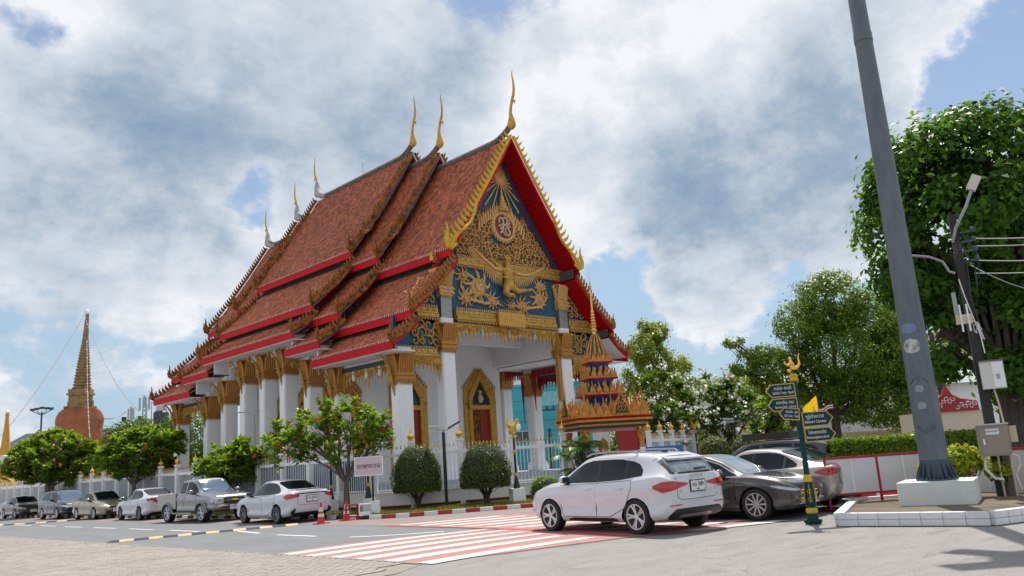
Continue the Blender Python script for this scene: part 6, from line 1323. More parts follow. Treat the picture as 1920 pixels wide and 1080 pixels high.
KINDS_['sedan'] = dict(name='parked_car', stations=[(-2.24, .55, .66, .95, .98, .5), (-2.18, .38, .80, 1.0, 1.06, .56), (-2.0, .26, .86, 1.0, 1.10, .62), (-1.65, .2, .885, .98, 1.13, .60), (-1.25, .19, .89, .965, 1.27, .56), (-.8, .18, .89, .95, 1.43, .56), (-.3, .18, .89, .94, 1.47, .57), (.1, .18, .89, .92, 1.455, .57), (.55, .18, .89, .91, 1.28, .57), (.98, .18, .89, .91, 1.03, .62), (1.2, .18, .885, .90, .97, .68), (1.6, .19, .875, .84, .91, .68), (1.95, .21, .84, .74, .79, .62), (2.15, .26, .74, .64, .67, .54), (2.22, .36, .62, .56, .58, .46)],
  o=dict(R=.31, track=1.56, tw=.2, ax=(1.32, -1.30), spokes=7, style='single', mirror=(.68, .86, .98), handles=((-.05, -.92), .84),
    side_windows=[([-.17, .12, .5, .78, .95], [1.37, 1.35, 1.20, 1.04, .965], [.965, .96, .955, .95, .95]), ([-1.0, -.85, -.6, -.26], [1.28, 1.34, 1.37, 1.375], [.99, .985, .975, .968]), ([-1.34, -1.22, -1.06], [1.08, 1.16, 1.25], [1.02, 1.01, .995])],
    pillars=[([-.27, -.16], [1.375, 1.375], [.965, .965]), ([-1.07, -.99], [1.25, 1.29], [.99, .99])],
    doors=[([-.20, .0, .4, .84, .90], [.93, .925, .915, .905, .905], [.28, .28, .28, .3, .5]), ([-1.18, -1.05, -.9, -.6, -.22], [.965, .96, .955, .945, .935], [.78, .55, .40, .28, .28])],
    tail_side=[],
    panels=[sp2('B', 'rear_window', [0, .46, .55], [1.41, 1.40, 1.36], [1.135, 1.135, 1.15], glass_c), sp2('F', 'windscreen', [0, .48, .56], [1.41, 1.40, 1.37], [1.0, 1.0, 1.015], glass_c),
            ('tail_light', 'BL', [-1.24, -1.05, -.86, -.68], [.95, .97, .965, .90], [.88, .83, .80, .86], taillight), ('tail_light', 'BR', [-1.24, -1.05, -.86, -.68], [.95, .97, .965, .90], [.88, .83, .80, .86], taillight), sp2('B', 'boot_lid', [0, .5, .56], [1.03, 1.02, 1.0], [.60, .61, .66], None), sp2('B', 'lower_bumper', [0, .55, .66], [.36, .35, .31], [.20, .21, .24], plastic),
            sp2('F', 'grille', [0, .30, .40], [.66, .65, .62], [.56, .56, .58], plastic), sp2('F', 'lower_intake', [0, .45, .56], [.42, .42, .40], [.28, .28, .31], plastic), ('headlight', 'F', [.44, .58, .76], [.66, .70, .73], [.58, .60, .65], headlight), ('headlight', 'F', [-.76, -.58, -.44], [.73, .70, .66], [.65, .60, .58], headlight)],
    head_side=[([1.78, 1.95, 2.08], [.76, .74, .71], [.70, .66, .64])], rear_plate=(.80, 'งก 5036'), front_plate=(.46, 'กท 824')))
KINDS_['van'] = dict(name='parked_car', stations=[(-2.30, .6, .72, 1.05, 1.12, .55), (-2.24, .4, .84, 1.1, 1.25, .6), (-2.1, .28, .90, 1.1, 1.5, .62), (-1.7, .24, .92, 1.07, 1.63, .64), (-.8, .22, .92, 1.03, 1.68, .65), (.0, .22, .92, 1.0, 1.665, .65), (.5, .22, .92, .99, 1.52, .62), (.95, .22, .92, .99, 1.24, .62), (1.2, .22, .91, .98, 1.08, .68), (1.6, .24, .9, .93, 1.01, .7), (1.95, .26, .86, .82, .90, .64), (2.15, .3, .78, .68, .72, .55), (2.25, .4, .64, .6, .62, .48)],
  o=dict(KINDS_['sedan']['o'], R=.34, track=1.6, tw=.22, spokes=6, ax=(1.36, -1.36), mirror=(.72, .88, 1.06), handles=((-.05, -1.0), .92),
    side_windows=[([-.2, .1, .5, .85, 1.02], [1.55, 1.53, 1.36, 1.15, 1.05], [1.05, 1.04, 1.03, 1.03, 1.03]), ([-1.2, -1.0, -.6, -.30], [1.53, 1.55, 1.56, 1.56], [1.09, 1.08, 1.06, 1.055]), ([-1.95, -1.8, -1.5, -1.28], [1.38, 1.46, 1.51, 1.53], [1.15, 1.13, 1.12, 1.10])], pillars=[], 
    doors=[([-.24, .0, .4, .88, .95], [1.0, .995, .985, .98, .98], [.33, .33, .33, .34, .6]), ([-1.24, -1.1, -.9, -.6, -.26], [1.05, 1.04, 1.03, 1.02, 1.0], [.85, .6, .4, .33, .33])],
    panels=[sp2('F', 'windscreen', [0, .52, .62], [1.58, 1.57, 1.53], [1.08, 1.08, 1.10], mat('blue_tinted_glass', (.04, .09, .16), .04, var=.2, spec=1., coat=.6)), sp2('F', 'grille', [0, .42, .55], [.68, .68, .66], [.40, .40, .45], plastic), sp2('F', 'chrome_wing', [0, .5, .7], [.70, .72, .76], [.685, .70, .745], chrome), ('headlight', 'F', [.50, .62, .78], [.72, .76, .78], [.64, .66, .70], headlight), ('headlight', 'F', [-.78, -.62, -.50], [.78, .76, .72], [.70, .66, .64], headlight)],
    head_side=[([1.78, 1.95, 2.1], [.82, .79, .75], [.76, .72, .69])]))
P_white = car_paint('white_car_paint', (.60, .61, .66)); P_gun = car_paint('gunmetal_car_paint', (.062, .054, .052), metal=.55, rough=.3); P_silver = car_paint('champagne_car_paint', (.40, .36, .34), metal=.55, rough=.32)
P_beige = car_paint('beige_car_paint', (.36, .30, .21), metal=.45, rough=.3); P_navy = car_paint('navy_car_paint', (.012, .022, .045), metal=.3, rough=.22); P_grey = car_paint('brown_grey_car_paint', (.10, .085, .07), metal=.5, rough=.28); P_blk = car_paint('black_car_paint', (.008, .008, .01), rough=.2); P_pick = car_paint('silver_grey_paint', (.30, .30, .31), metal=.6, rough=.3)
H = pi/2
# white SUV, tail towards us
c, su = car('suv', 'white compact SUV crossing the striped crossing, tail towards us', (14.53, 11.69, 0), H-.125, P_white)
o = MB()
for sd in (-1, 1):
    r = MB(); r.tube([(-1.25, sd*.60, 1.57), (-1.15, sd*.62, 1.62), (-.4, sd*.64, 1.645), (.1, sd*.63, 1.62), (.28, sd*.61, 1.575)], [.018]*5, 6); r.build('roof_rail', steel, su, smooth=40)
r = MB(); r.prism([(-1.50, 1.555), (-1.30, 1.56), (-1.44, 1.61), (-1.49, 1.61)], (0, -.025, 0), (1, 0, 0), (0, 0, 1), (0, 1, 0), .05); r.build('roof_aerial', plastic, su)
r = MB(); r.prism([(-1.99, 1.40), (-1.66, 1.50), (-1.58, 1.548), (-2.0, 1.435)], (0, -.53, 0), (1, 0, 0), (0, 0, 1), (0, 1, 0), 1.06); r.build('tail_spoiler', P_white, su)
for k in range(4):
    p = c.hit('B', -.135+.09*k, 1.045, .012); r = MB(); r.tube([(0, .06*cos(a), .055*sin(a)) for a in [2*pi*j/14 for j in range(15)]], .009, 5, up=(1, 0, 0)); r.build('ring_emblem', chrome, su, p)
text_part('35', .06, chrome, su, c.hit('B', -.52, .80, .014), (pi/2, 0, -pi/2)); text_part('Q3', .07, chrome, su, c.hit('B', .50, .80, .014), (pi/2, 0, -pi/2))
r = MB(); r.tube([c.hit('B', -.05, 1.20, .02), c.hit('B', -.25, 1.205, .03), c.hit('B', -.42, 1.21, .02)], [.02, .015, .008], 5); r.build('rear_wiper', plastic, su)
# dark hatchback, nose towards us
c, dk = car('hatch', 'dark grey hatchback parked nose-on behind the white SUV', (17.12, 10.85, 0), -H+.05, P_gun)
# champagne sedan, tail towards us
c, sv = car('sedan', 'champagne sedan parked tail-on between the grey hatchback and the white boards', (19.0, 10.75, 0), H+.0, P_silver, dict(spokes=9, R=.32))
# the dark cars behind
car('sedan', 'dark blue car mostly hidden behind the champagne sedan', (21.0, 11.5, 0), H+.1, P_navy, dict(spokes=8))
c, sv2 = car('van', 'black people carrier with roof box behind the dark blue car', (23.6, 13.2, 0), H+.1, P_blk)
r = MB(); r.box((-.3, 0, 1.80), (1.5, .8, .20)); r.build('roof_box', plastic, sv2)
# the row along the temple fence
G_ = 'cars parked along the temple fence'
c, ws = car('sedan', 'white sedan parked tail towards the two traffic cones', (15.38, 28.05, 0), H-.035, P_white, dict(rim=mat('two_tone_rim', (.25, .25, .26), .3, metal=.6), spokes=9, mirror_m=P_white), G_)
r = MB(); r.tube([(-2.16, -.55, 1.10), (-2.19, 0, 1.115), (-2.16, .55, 1.10)], [.012, .02, .012], 5, flat=1); r.build('boot_spoiler', plastic, ws); 
r = MB(); q = c.patch('lamp_bar', 'B', [-.75, 0, .75], [.985, .99, .985], [.955, .96, .955], plastic, ws, off=.012)
for sd in (1, -1): 
    c.patch('bumper_vent', 'B', sorted([sd*.62, sd*.76]), [.52, .42] if sd > 0 else [.42, .52], [.30, .32] if sd > 0 else [.32, .30], plastic, ws, off=.012); 
c, cv_ = car('sedan', 'white coupe-like sedan with bracket tail lamps between beige sedan and pickup', (16.1, 42.6, 0), H-.02, P_white, dict(rim=mat('two_tone_rim', (0, 0, 0)), spokes=10, panels=[p for p in KINDS_['sedan']['o']['panels'] if p[0] != 'tail_light']+[('tail_light', 'B', [.36, .42, .60, .80], [.80, .98, 1.0, .98], [.76, .76, .90, .86], taillight), ('tail_light', 'B', [-.80, -.60, -.42, -.36], [.98, 1.0, .98, .80], [.86, .90, .76, .76], taillight)]), G_)
car('sedan', 'old beige sedan parked nose towards us beside the dark blue car', (16.15, 49.3, 0), -H+.02, P_beige, dict(spokes=7, glass=glass_c), G_)
car('van', 'dark blue crossover with blue windscreen beside the beige sedan', (16.15, 55.6, 0), -H+.02, P_navy, dict(), G_)
car('sedan', 'brown grey sedan at the far left end of the parked row', (16.3, 65.2, 0), -H+.02, P_grey, dict(), G_)
# ---- pickup truck
KINDS_['pickup'] = dict(name='pickup_truck', cat='pickup truck', stations=[(-.75, .40, .86, 1.12, 1.14, .60), (-.68, .38, .89, 1.12, 1.62, .60), (-.45, .38, .90, 1.12, 1.70, .62), (.1, .38, .90, 1.10, 1.73, .63), (.5, .38, .90, 1.09, 1.69, .62), (.85, .38, .90, 1.09, 1.42, .62), (1.15, .40, .90, 1.09, 1.18, .68), (1.5, .42, .90, 1.06, 1.14, .72), (2.0, .44, .89, 1.02, 1.09, .72), (2.35, .44, .86, .94, 1.02, .70), (2.46, .50, .82, .86, .92, .66), (2.50, .56, .78, .78, .80, .62)],
  o=dict(R=.375, track=1.60, tw=.25, ax=(1.52, -1.53), spokes=6, style='double', mirror=(.86, .92, 1.16), handles=((-.02, -.62), .98), mirror_m=P_pick,
    side_windows=[([-.02, .25, .55, .85, .98], [1.60, 1.60, 1.52, 1.30, 1.18], [1.15, 1.15, 1.15, 1.145, 1.145]), ([-.60, -.4, -.12], [1.56, 1.60, 1.605], [1.17, 1.16, 1.16])], pillars=[],
    doors=[([-.07, .1, .5, .95, 1.0], [1.10, 1.10, 1.095, 1.09, 1.085], [.46, .46, .46, .46, .7]), ([-.70, -.5, -.10], [1.10, 1.11, 1.11], [.46, .46, .46])], tail_side=[], rear_plate=(.6, ''),
    panels=[sp2('F', 'windscreen', [0, .56, .64], [1.66, 1.65, 1.61], [1.15, 1.15, 1.17], mat('blue_tinted_glass', (0, 0, 0))), sp2('F', 'grille', [0, .40, .44], [.93, .92, .90], [.70, .70, .72], plastic),
            sp2('F', 'grille_bar', [0, .41, .45], [.83, .825, .82], [.80, .795, .79], chrome), sp2('F', 'bumper', [0, .7, .78], [.66, .66, .64], [.60, .60, .58], chrome), sp2('F', 'lower_intake', [0, .5, .55], [.585, .58, .575], [.53, .53, .54], plastic), ('headlight', 'F', [.46, .6, .80], [.93, .94, .94], [.72, .71, .72], headlight), ('headlight', 'F', [-.80, -.6, -.46], [.94, .94, .93], [.72, .71, .72], headlight)],
    head_side=[([2.2, 2.32, 2.42], [.95, .93, .90], [.76, .76, .76])], front_plate=(.555, 'บธ 9547')))
del KINDS_['pickup']['o']['rear_plate']
c, pk_ = car('pickup', 'silver grey double-cab pickup parked nose towards us behind the white sedan', (15.42, 34.6, 0), -H+.04, P_pick, None, G_)
b = MB(); b.b2(-2.50, -.79, -.88, .88, .55, .62); b.b2(-2.50, -.79, .83, .89, .60, 1.13); b.b2(-2.50, -.79, -.89, -.83, .60, 1.13); b.b2(-2.53, -2.47, -.88, .88, .56, 1.13); b.b2(-.84, -.79, -.83, .83, .6, 1.13); b.build('cargo_bed', P_pick, pk_)
for sd in (-1, 1):
    for x in (1.52, -1.53):
        f = MB(); n = 14; pr = [(x+.455*cos(pi*k/n), .40+.44*sin(pi*k/n)) for k in range(n+1)]; pin = [(x+.39*cos(pi*k/n), .40+.385*sin(pi*k/n)) for k in range(n+1)]
        vs = [(a, sd*.885, z) for a, z in pr]+[(a, sd*.985, z-.03) for a, z in pin]+[(a, sd*.80, z-.0) for a, z in pin]; m_ = n+1
        f.add(vs, [(i, i+1, i+1+m_, i+m_) for i in range(n)]+[(i+m_, i+1+m_, i+1+2*m_, i+2*m_) for i in range(n)]); f.build('flared_arch', mat('grey_cladding', (.20, .20, .21), .45, metal=.3), pk_, smooth=40)
    s = MB(); s.box((.0, sd*.96, .38), (1.7, .14, .05)); s.build('side_step', steel, pk_)
f = MB(); f.b2(-2.4, 2.2, -.5, .5, .40, .56); f.build('chassis', plastic, pk_)
e = MB(); e.tube([c.hit('F', -.10, .815, .03), c.hit('F', .10, .815, .03)], .035, 6); e.build('bow_emblem', gold_y, pk_)
# ================================================================== vegetation
def unit(a): return a/np.maximum(1e-9, np.linalg.norm(a, axis=1, keepdims=True))
def leaf_mesh(name, P, Nn, size, aspect, m, parent, dirs=None, var=.35, fold=.18, kind=None):
    """one folded diamond per leaf; P base points, Nn facing, dirs growth direction"""
    n = len(P); P = np.asarray(P, float); Nn = unit(np.asarray(Nn, float)+RNG.normal(0, .45, (n, 3)))
    if dirs is None: dirs = RNG.normal(0, 1, (n, 3))
    D = unit(dirs-Nn*np.sum(dirs*Nn, 1, keepdims=True)); S = np.cross(Nn, D); l = size*(1+RNG.uniform(-var, var, (n, 1))); w_ = l*aspect*.5
    V = np.zeros((n, 4, 3)); V[:, 0] = P; V[:, 1] = P+D*l*.5+S*w_+Nn*l*fold*.3; V[:, 2] = P+D*l-Nn*l*fold; V[:, 3] = P+D*l*.5-S*w_+Nn*l*fold*.3
    return np_mesh(name, V.reshape(-1, 3), np.arange(4*n).reshape(-1, 4), m, parent, kind)
def crown_pts(lobes, n, gap=.0, gscale=1.2, shell=(.62, 1.04), seed=0):
    L_ = np.array([[*c, *r] for c, r in lobes], float); wts = (L_[:, 3]*L_[:, 4]*L_[:, 5])**(2/3); wts /= wts.sum(); out, nn = [], []; R = np.random.default_rng(seed)
    k = 0
    while k < n:
        m = n*2; i = R.choice(len(L_), m, p=wts); d = unit(R.normal(0, 1, (m, 3))); rr = R.uniform(shell[0]**3, shell[1]**3, (m, 1))**(1/3); p = L_[i, :3]+d*L_[i, 3:]*rr
        nz = np.array([noise.noise(Vector(q*gscale)+Vector((seed*3.7, 0, 0))) for q in p]); ok = nz > gap-.5*0; p, d2 = p[ok], d[ok]; out.append(p); nn.append(d2+np.array([0, 0, .35])); k += len(p)
    return np.concatenate(out)[:n], np.concatenate(nn)[:n]
def limb(mb, a, b, r0, r1, R, bend=.12, n=5):
    a, b = Vector(a), Vector(b); L_ = (b-a).length; o = Vector((R.uniform(-1, 1), R.uniform(-1, 1), R.uniform(-.2, .6)))*L_*bend
    mb.tube([a.lerp(b, t)+o*sin(pi*t) for t in [k/n for k in range(n+1)]], [r0+(r1-r0)*k/n for k in range(n+1)], 6)
def tree(name, label, loc, h0, lobes, n, size, aspect, m, tr=.2, bk=None, gap=0., gs=1.2, seed=1, group=None, twigs=60, cat='tree', stems=1, shell=(.62, 1.04), lean=(0, 0), extra=None):
    R = random.Random(seed); t = thing(name, label, cat, loc, 0, group); tb = MB(); bk = bk or bark
    fork = Vector((lean[0], lean[1], h0))
    for s in range(stems):
        off = Vector((R.uniform(-.1, .1), R.uniform(-.1, .1), 0))*(stems > 1)*1.5
        tb.tube([off, off*.8+fork*.4+Vector((R.uniform(-.06, .06), R.uniform(-.06, .06), 0)), fork+off*R.uniform(-.5, 2)], [tr*1.25, tr*.9, tr*.72], 9)
    tips = []
    for c, r in lobes:
        c = Vector(c); limb(tb, fork*R.uniform(.85, 1.0), c, tr*.5, tr*.2, R); 
        for k in range(max(2, twigs//len(lobes))):
            d = Vector((R.gauss(0, 1), R.gauss(0, 1), R.gauss(.2, 1))).normalized(); e = c+Vector((d.x*r[0], d.y*r[1], d.z*r[2]))*R.uniform(.7, .98); limb(tb, c.lerp(fork, R.uniform(0, .4)), e, tr*.16, tr*.03, R, .15, 3); tips.append((e, d))
    tb.build('trunk', bk, t, smooth=60)
    if n: P, N_ = crown_pts(lobes, n, gap, gs, seed=seed, shell=shell); P2, N2 = crown_pts(lobes, int(n*.09), gap+.10, gs*1.6, seed=seed+50, shell=(1.0, 1.26)); leaf_mesh('crown', np.concatenate([P, P2]), np.concatenate([N_, N2]), size, aspect, m, t, kind='stuff')
    return t, tips
def rosettes(name, tips, per, ln, wd, m, parent, up=.35):
    P, N_, D = [], [], []
    R = np.random.default_rng(len(tips))
    for e, d in tips:
        e = np.array(e); d = np.array(d, float); d /= np.linalg.norm(d)+1e-9; a0 = R.uniform(0, 6.28)
        for k in range(per):
            a = a0+2.4*k; el = R.uniform(-.1, .95); v = np.array([cos(a)*cos(el), sin(a)*cos(el), sin(el)])+d*.5+np.array([0, 0, up*.3]); P.append(e+R.normal(0, .03, 3)); D.append(v); N_.append(np.cross(np.cross(v, [0, 0, 1])+1e-3, v)+np.array([0, 0, .2]))
    return leaf_mesh(name, np.array(P), np.array(N_), ln, wd/ln, m, parent, dirs=np.array(D), kind='stuff')
def flowers(name, pts, r, m, parent, kind='stuff'):
    V = []
    for p in pts:
        for j in range(7):
            c = np.array(p)+RNG.normal(0, r*.75, 3); a = unit(RNG.normal(0, 1, (1, 3)))[0]; b = np.cross(a, unit(RNG.normal(0, 1, (1, 3)))[0]); b /= np.linalg.norm(b)+1e-9; q = r*RNG.uniform(.45, .8); V += [c+a*q, c+b*q, c-a*q, c-b*q]
    return np_mesh(name, np.array(V), np.arange(len(V)).reshape(-1, 4), m, parent, kind)
def plumeria(label, loc, h0, lobes, seed, tr, ntips, flow, nfl, per=11, ln=.30, wd=.10, m=None, grp='frangipani trees along the temple fence', stems=1, lean=(0, 0), bk=None):
    """candelabra of thick grey forking limbs ending in leaf rosettes"""
    t, tips = tree('frangipani_tree', label, loc, h0, lobes, 0, 0, 0, None, tr, bk or bark_p, seed=seed, group=grp, twigs=ntips, stems=stems, lean=lean)
    R = random.Random(seed+5); more = []
    for e, d in tips:
        more.append((e, d))
        for k in range(2): dd = (d+Vector((R.gauss(0, .7), R.gauss(0, .7), R.gauss(.1, .5)))).normalized(); more.append((e+dd*R.uniform(.12, .38), dd))
    rosettes('crown', more, per, ln, wd, m or lf_plum, t)
    fp = [e+(Vector((0, 0, .12))+d*.12)*(1 if loc[0] < 20 else 2.6) for e, d in R.sample(more, min(nfl, len(more)))]
    if nfl: flowers('flower_clusters', fp, (.085 if loc[1] < 45 else .11) if loc[0] < 20 else .13, flow, t)
    return t
    return t
# the big frangipani in front of the left columns
def lobes_dome(w_, z0, z1, n, R, d_=None):
    out = []; d_ = d_ or w_
    for k in range(n):
        a = 2*pi*k/n+R.uniform(-.3, .3); q = R.uniform(.45, .62) if k % 3 else .15; z = z0+(z1-z0)*R.uniform(.30, .78)-(.12*(z1-z0) if q > .3 else -.12*(z1-z0)); rr = w_*.26
        out.append(((w_*.5*q*1.35*cos(a), d_*.5*q*1.35*sin(a), z), (rr, rr*d_/w_, (z1-z0)*.30)))
    return out
Rr = random.Random(4)
_pf = plumeria('large pink-flowered frangipani leaning over the white sedan and cones', (17.45, 27.0, .08), 1.25, [((-1.2, 1.2, 3.15), (.8, .8, .75)), ((-.7, .8, 3.7), (.8, .8, .65)), ((.25, -.25, 3.75), (.8, .8, .6)), ((.55, -.6, 3.1), (.6, .6, .6)), ((-1.8, 1.8, 2.65), (.7, .7, .55)), ((-.1, .3, 3.0), (.9, .9, .7)), ((.85, -.85, 2.6), (.5, .5, .4)), ((-.7, .5, 2.5), (.8, .8, .5)), ((.95, -1.1, 3.35), (.35, .35, .35)), ((-.2, .4, 4.15), (.5, .5, .3)), ((-1.9, 2.1, 3.3), (.45, .45, .4))], 21, .15, 125, fl_pink, 40, per=13, ln=.26, wd=.09); _pf.scale = (.90, .90, .93)
def rl(x, y, z, rx, rz, ry=None):      # lobe given in picture-aligned axes: x across, y away
    return ((x*cos(AZ)+y*sin(AZ), -x*sin(AZ)+y*cos(AZ), z), (rx, ry or rx, rz))
def on_verge(px, X=17.8):
    a, b = foot(px, 10), foot(px, 20); t = (X-a.x)/(b.x-a.x); return (X, a.y+(b.y-a.y)*t, .08)
plumeria('small round frangipani standing just right of the silver pickup', on_verge(440, 18.1), 1.15, [rl(-1.0, 0, 2.0, .65, .42), rl(-.4, .2, 2.45, .7, .42), rl(.5, 0, 2.5, .7, .42), rl(1.05, 0, 2.1, .6, .42), rl(0, -.4, 2.1, .9, .45), rl(.3, 0, 2.8, .45, .25), rl(-.6, .3, 1.7, .6, .3), rl(.7, .2, 1.65, .6, .3)], 33, .10, 150, fl_pink, 14, per=13, ln=.29, wd=.11)
plumeria('second frangipani from the left with red flowers before the far gable', on_verge(252, 18.0), 1.7, [rl(-1.1, 0, 3.1, .85, .6), rl(-.3, 0, 3.9, .95, .6), rl(.8, 0, 4.0, 1.0, .6), rl(1.7, 0, 3.3, .85, .6), rl(.2, -.5, 3.2, 1.2, .7), rl(2.2, 0, 3.9, .5, .4), rl(-.6, .3, 2.5, .9, .4), rl(1.1, .3, 2.5, .9, .4)], 45, .15, 270, fl_pink, 34, per=14, ln=.30, wd=.115)
plumeria('wide leftmost frangipani with pale flowers above the brown grey sedan', on_verge(98, 17.6), 2.0, [rl(-2.3, 0, 3.2, 1.0, .8), rl(-1.5, 0, 4.2, 1.1, .7), rl(0, 0, 4.8, 1.3, .7), rl(1.5, 0, 4.2, 1.1, .7), rl(2.4, 0, 3.3, 1.0, .8), rl(0, -.8, 3.7, 1.8, .9), rl(-1.0, .4, 2.7, 1.2, .55), rl(1.2, .4, 2.6, 1.2, .55)], 57, .20, 380, fl_pale, 110, per=14, ln=.33, wd=.125, stems=2)
# white-flowered frangipanis beyond the gate
for k, (px, d, w_, lab) in enumerate(((1265, 46, 4.2, 'white-blossomed frangipani immediately right of the gate roof'), (1375, 48, 4.6, 'white-blossomed frangipani behind the two round topiaries'), (1205, 52, 2.6, 'white-blossomed frangipani half hidden by the gate roof'), (1460, 52, 2.8, 'small frangipani behind the left arrow boards of the signpost'))):
    p = foot(px, d); R5 = random.Random(80+k); zt = 5.2 if k < 2 else (4.5 if k == 2 else 4.2)
    plumeria(lab, tuple(p), 1.3, lobes_dome(w_, 1.5, zt, 8, R5), 70+k, .16, 130, fl_white, 190 if k < 3 else 20, per=11, ln=.36, wd=.13, m=lf_dark if k != 3 else lf_plum, grp='frangipani trees beyond the gate')
def rl(x, y, z, rx, rz, ry=None):      # lobe given in picture-aligned axes: x across, y away
    return ((x*cos(AZ)+y*sin(AZ), -x*sin(AZ)+y*cos(AZ), z), (rx, ry or rx, rz))
tree('light_tree', 'tall airy light green tree rising behind the white frangipani', foot(1248, 60), 3.4, [rl(-.5, 0, 9.0, 1.5, 1.4), rl(.3, 0, 10.2, 1.0, .9), rl(-1.2, 0, 7.0, 1.4, 1.2), rl(1.2, 0, 7.4, 1.5, 1.3), rl(0, .5, 5.6, 2.0, 1.3), rl(2.2, 0, 6.0, 1.2, 1.0), rl(-.6, 0, 10.9, .5, .5)], 15000, .20, .55, lf_lite, .2, gap=-.04, gs=1.1, seed=3, twigs=90)
tree('light_tree', 'low light green tree between the tall airy tree and the broad olive tree', foot(1400, 64), 2.5, [rl(-1.5, 0, 5.8, 1.6, 1.1), rl(.5, 0, 6.0, 1.5, 1.2), rl(2.2, 0, 5.2, 1.3, 1.0), rl(-3, 0, 5.2, 1.4, 1.1)], 10000, .20, .55, lf_lite, .18, gap=-.05, gs=1.0, seed=8, twigs=60)
tree('broad_tree', 'broad olive green tree with dense crown behind the green signpost', foot(1580, 46), 3.0, [rl(.6, 0, 9.3, 2.2, 1.7), rl(-.8, 0, 8.2, 1.9, 1.5), rl(2.6, 0, 8.2, 2.0, 1.6), rl(3.6, 0, 5.8, 2.0, 1.7), rl(1.2, -.5, 6.2, 2.8, 1.9), rl(3.2, 0, 3.6, 2.3, 1.7), rl(.9, 0, 3.9, 2.0, 1.5), rl(.8, 0, 10.5, 1.0, .7), rl(-1.9, 0, 6.2, 1.1, 1.0), rl(4.9, 0, 4.4, 1.5, 1.9), rl(4.3, 0, 7.2, 1.5, 1.5), rl(-2.6, 0, 4.6, 1.2, 1.1), rl(-.6, .4, 4.6, 1.5, 1.4)], 56000, .17, .5, lf_olive, .3, gap=-.07, gs=1.1, seed=13, twigs=110, shell=(.45, 1.05))
tree('sparse_tree', 'sparse tree with thin reaching branches left of the broad olive tree', foot(1505, 45), 2.6, [rl(-1.5, 0, 6.4, 1.3, .6), rl(-2.4, 0, 5.8, .9, .45), rl(-1.0, 0, 5.0, 1.3, .8), rl(-2.9, 0, 7.3, .7, .3), rl(-.3, 0, 3.6, 1.0, .9)], 7000, .17, .5, lf_olive, .2, gap=0, gs=1.4, seed=17, twigs=70, lean=(.1, -.1))
# the giant fig at the right edge
fg, _ = tree('fig_tree', 'huge dark fig tree with glossy leaves filling the right edge', foot(1932, 27), 3.6, [rl(-1.6, 0, 10.6, 2.0, 1.7), rl(.4, 0, 11.2, 2.2, 1.7), rl(-2.5, .3, 8.6, 1.7, 1.7), rl(-.4, -.8, 8.8, 2.4, 2.0), rl(-2.9, 0, 6.9, 1.3, 1.1), rl(-1.9, .4, 5.0, .9, .8), rl(-2.2, 0, 4.0, .7, .8), rl(1.6, 0, 9.0, 2.0, 2.2), rl(2.6, 0, 11.0, 2.0, 1.6), rl(.8, .8, 6.4, 2.2, 2.0), rl(-.9, .6, 5.2, 1.3, 1.0), rl(2.2, .3, 5.0, 1.8, 2.2), rl(.9, .8, 3.4, 1.5, 1.5), rl(-1.5, .4, 6.3, 1.2, 1.0), rl(3.8, 0, 8, 2.4, 2.6), rl(-3.0, 0, 10.0, .9, .9), rl(.4, -1.2, 4.8, 1.3, 1.3), rl(-.8, -1.0, 3.3, .8, .9), rl(1.6, -1.4, 2.9, 1.0, 1.2)], 50000, .25, .55, lf_fig, .55, gap=-.02, gs=.75, seed=23, twigs=150, shell=(.5, 1.06))
o = MB(); R6 = random.Random(2)
for k in range(16): a = 2*pi*k/16; o.tube([(.75*cos(a), .75*sin(a), 0), (.5*cos(a+.3), .5*sin(a+.3), 1.6), (.42*cos(a+.6), .42*sin(a+.6), 3.4), (.9*cos(a+.8), .9*sin(a+.8), 5.6)], [.16, .13, .12, .07], 6)
o.build('aerial_roots', bark, fg, smooth=60)
tree('dark_tree', 'dark bushy tree glimpsed between the far temple columns', (31.5, 74, 0), 2.5, [((0, 0, 5.5), (3, 3, 2.6)), ((-2.5, 2, 4.0), (2.6, 2.6, 2.2)), ((1.5, -2, 3.0), (2.4, 2.4, 2.0)), ((-4, 4, 5.6), (2, 2, 1.8))], 16000, .24, .5, lf_dark, .3, gap=-.2, seed=31, twigs=50)
tree('dark_tree', 'dark tree behind the second frangipani near the water tank', (27.5, 78, 0), 2.5, [((0, 0, 4.6), (2.2, 2.2, 2.4)), ((-1.5, 2, 3.2), (2.2, 2.2, 1.8)), ((1, -1, 6.4), (1.2, 1.2, 1.2))], 9000, .24, .5, lf_dark, .25, gap=-.15, seed=33, twigs=40)
tree('light_tree', 'light tree seen past the right temple columns beside the gate spire', (62, 44, 0), 3, [((0, 0, 7), (2.5, 2.5, 2)), ((-2, 2, 5.5), (2.2, 2.2, 1.6)), ((2, -2, 5.2), (2.2, 2.2, 1.6))], 9000, .22, .5, lf_lite, .25, gap=-.05, seed=35, twigs=50)
o = MB(); R7 = random.Random(9)       # bare shrub above the gate shoulder
bt = thing('bare_tree', 'leafless twiggy tree top right of the temple eave', 'tree', foot(1180, 58))
limb(o, (0, 0, 0), (0, 0, 5.5), .12, .06, R7)
for k in range(46): a = R7.uniform(0, 6.28); s = Vector((0, 0, R7.uniform(3.5, 5.6))); limb(o, s, s+Vector((cos(a)*R7.uniform(.3, 1.3), sin(a)*R7.uniform(.3, 1.3), R7.uniform(.8, 2.6))), .03, .008, R7, .1, 3)
o.build('trunk', bark, bt)
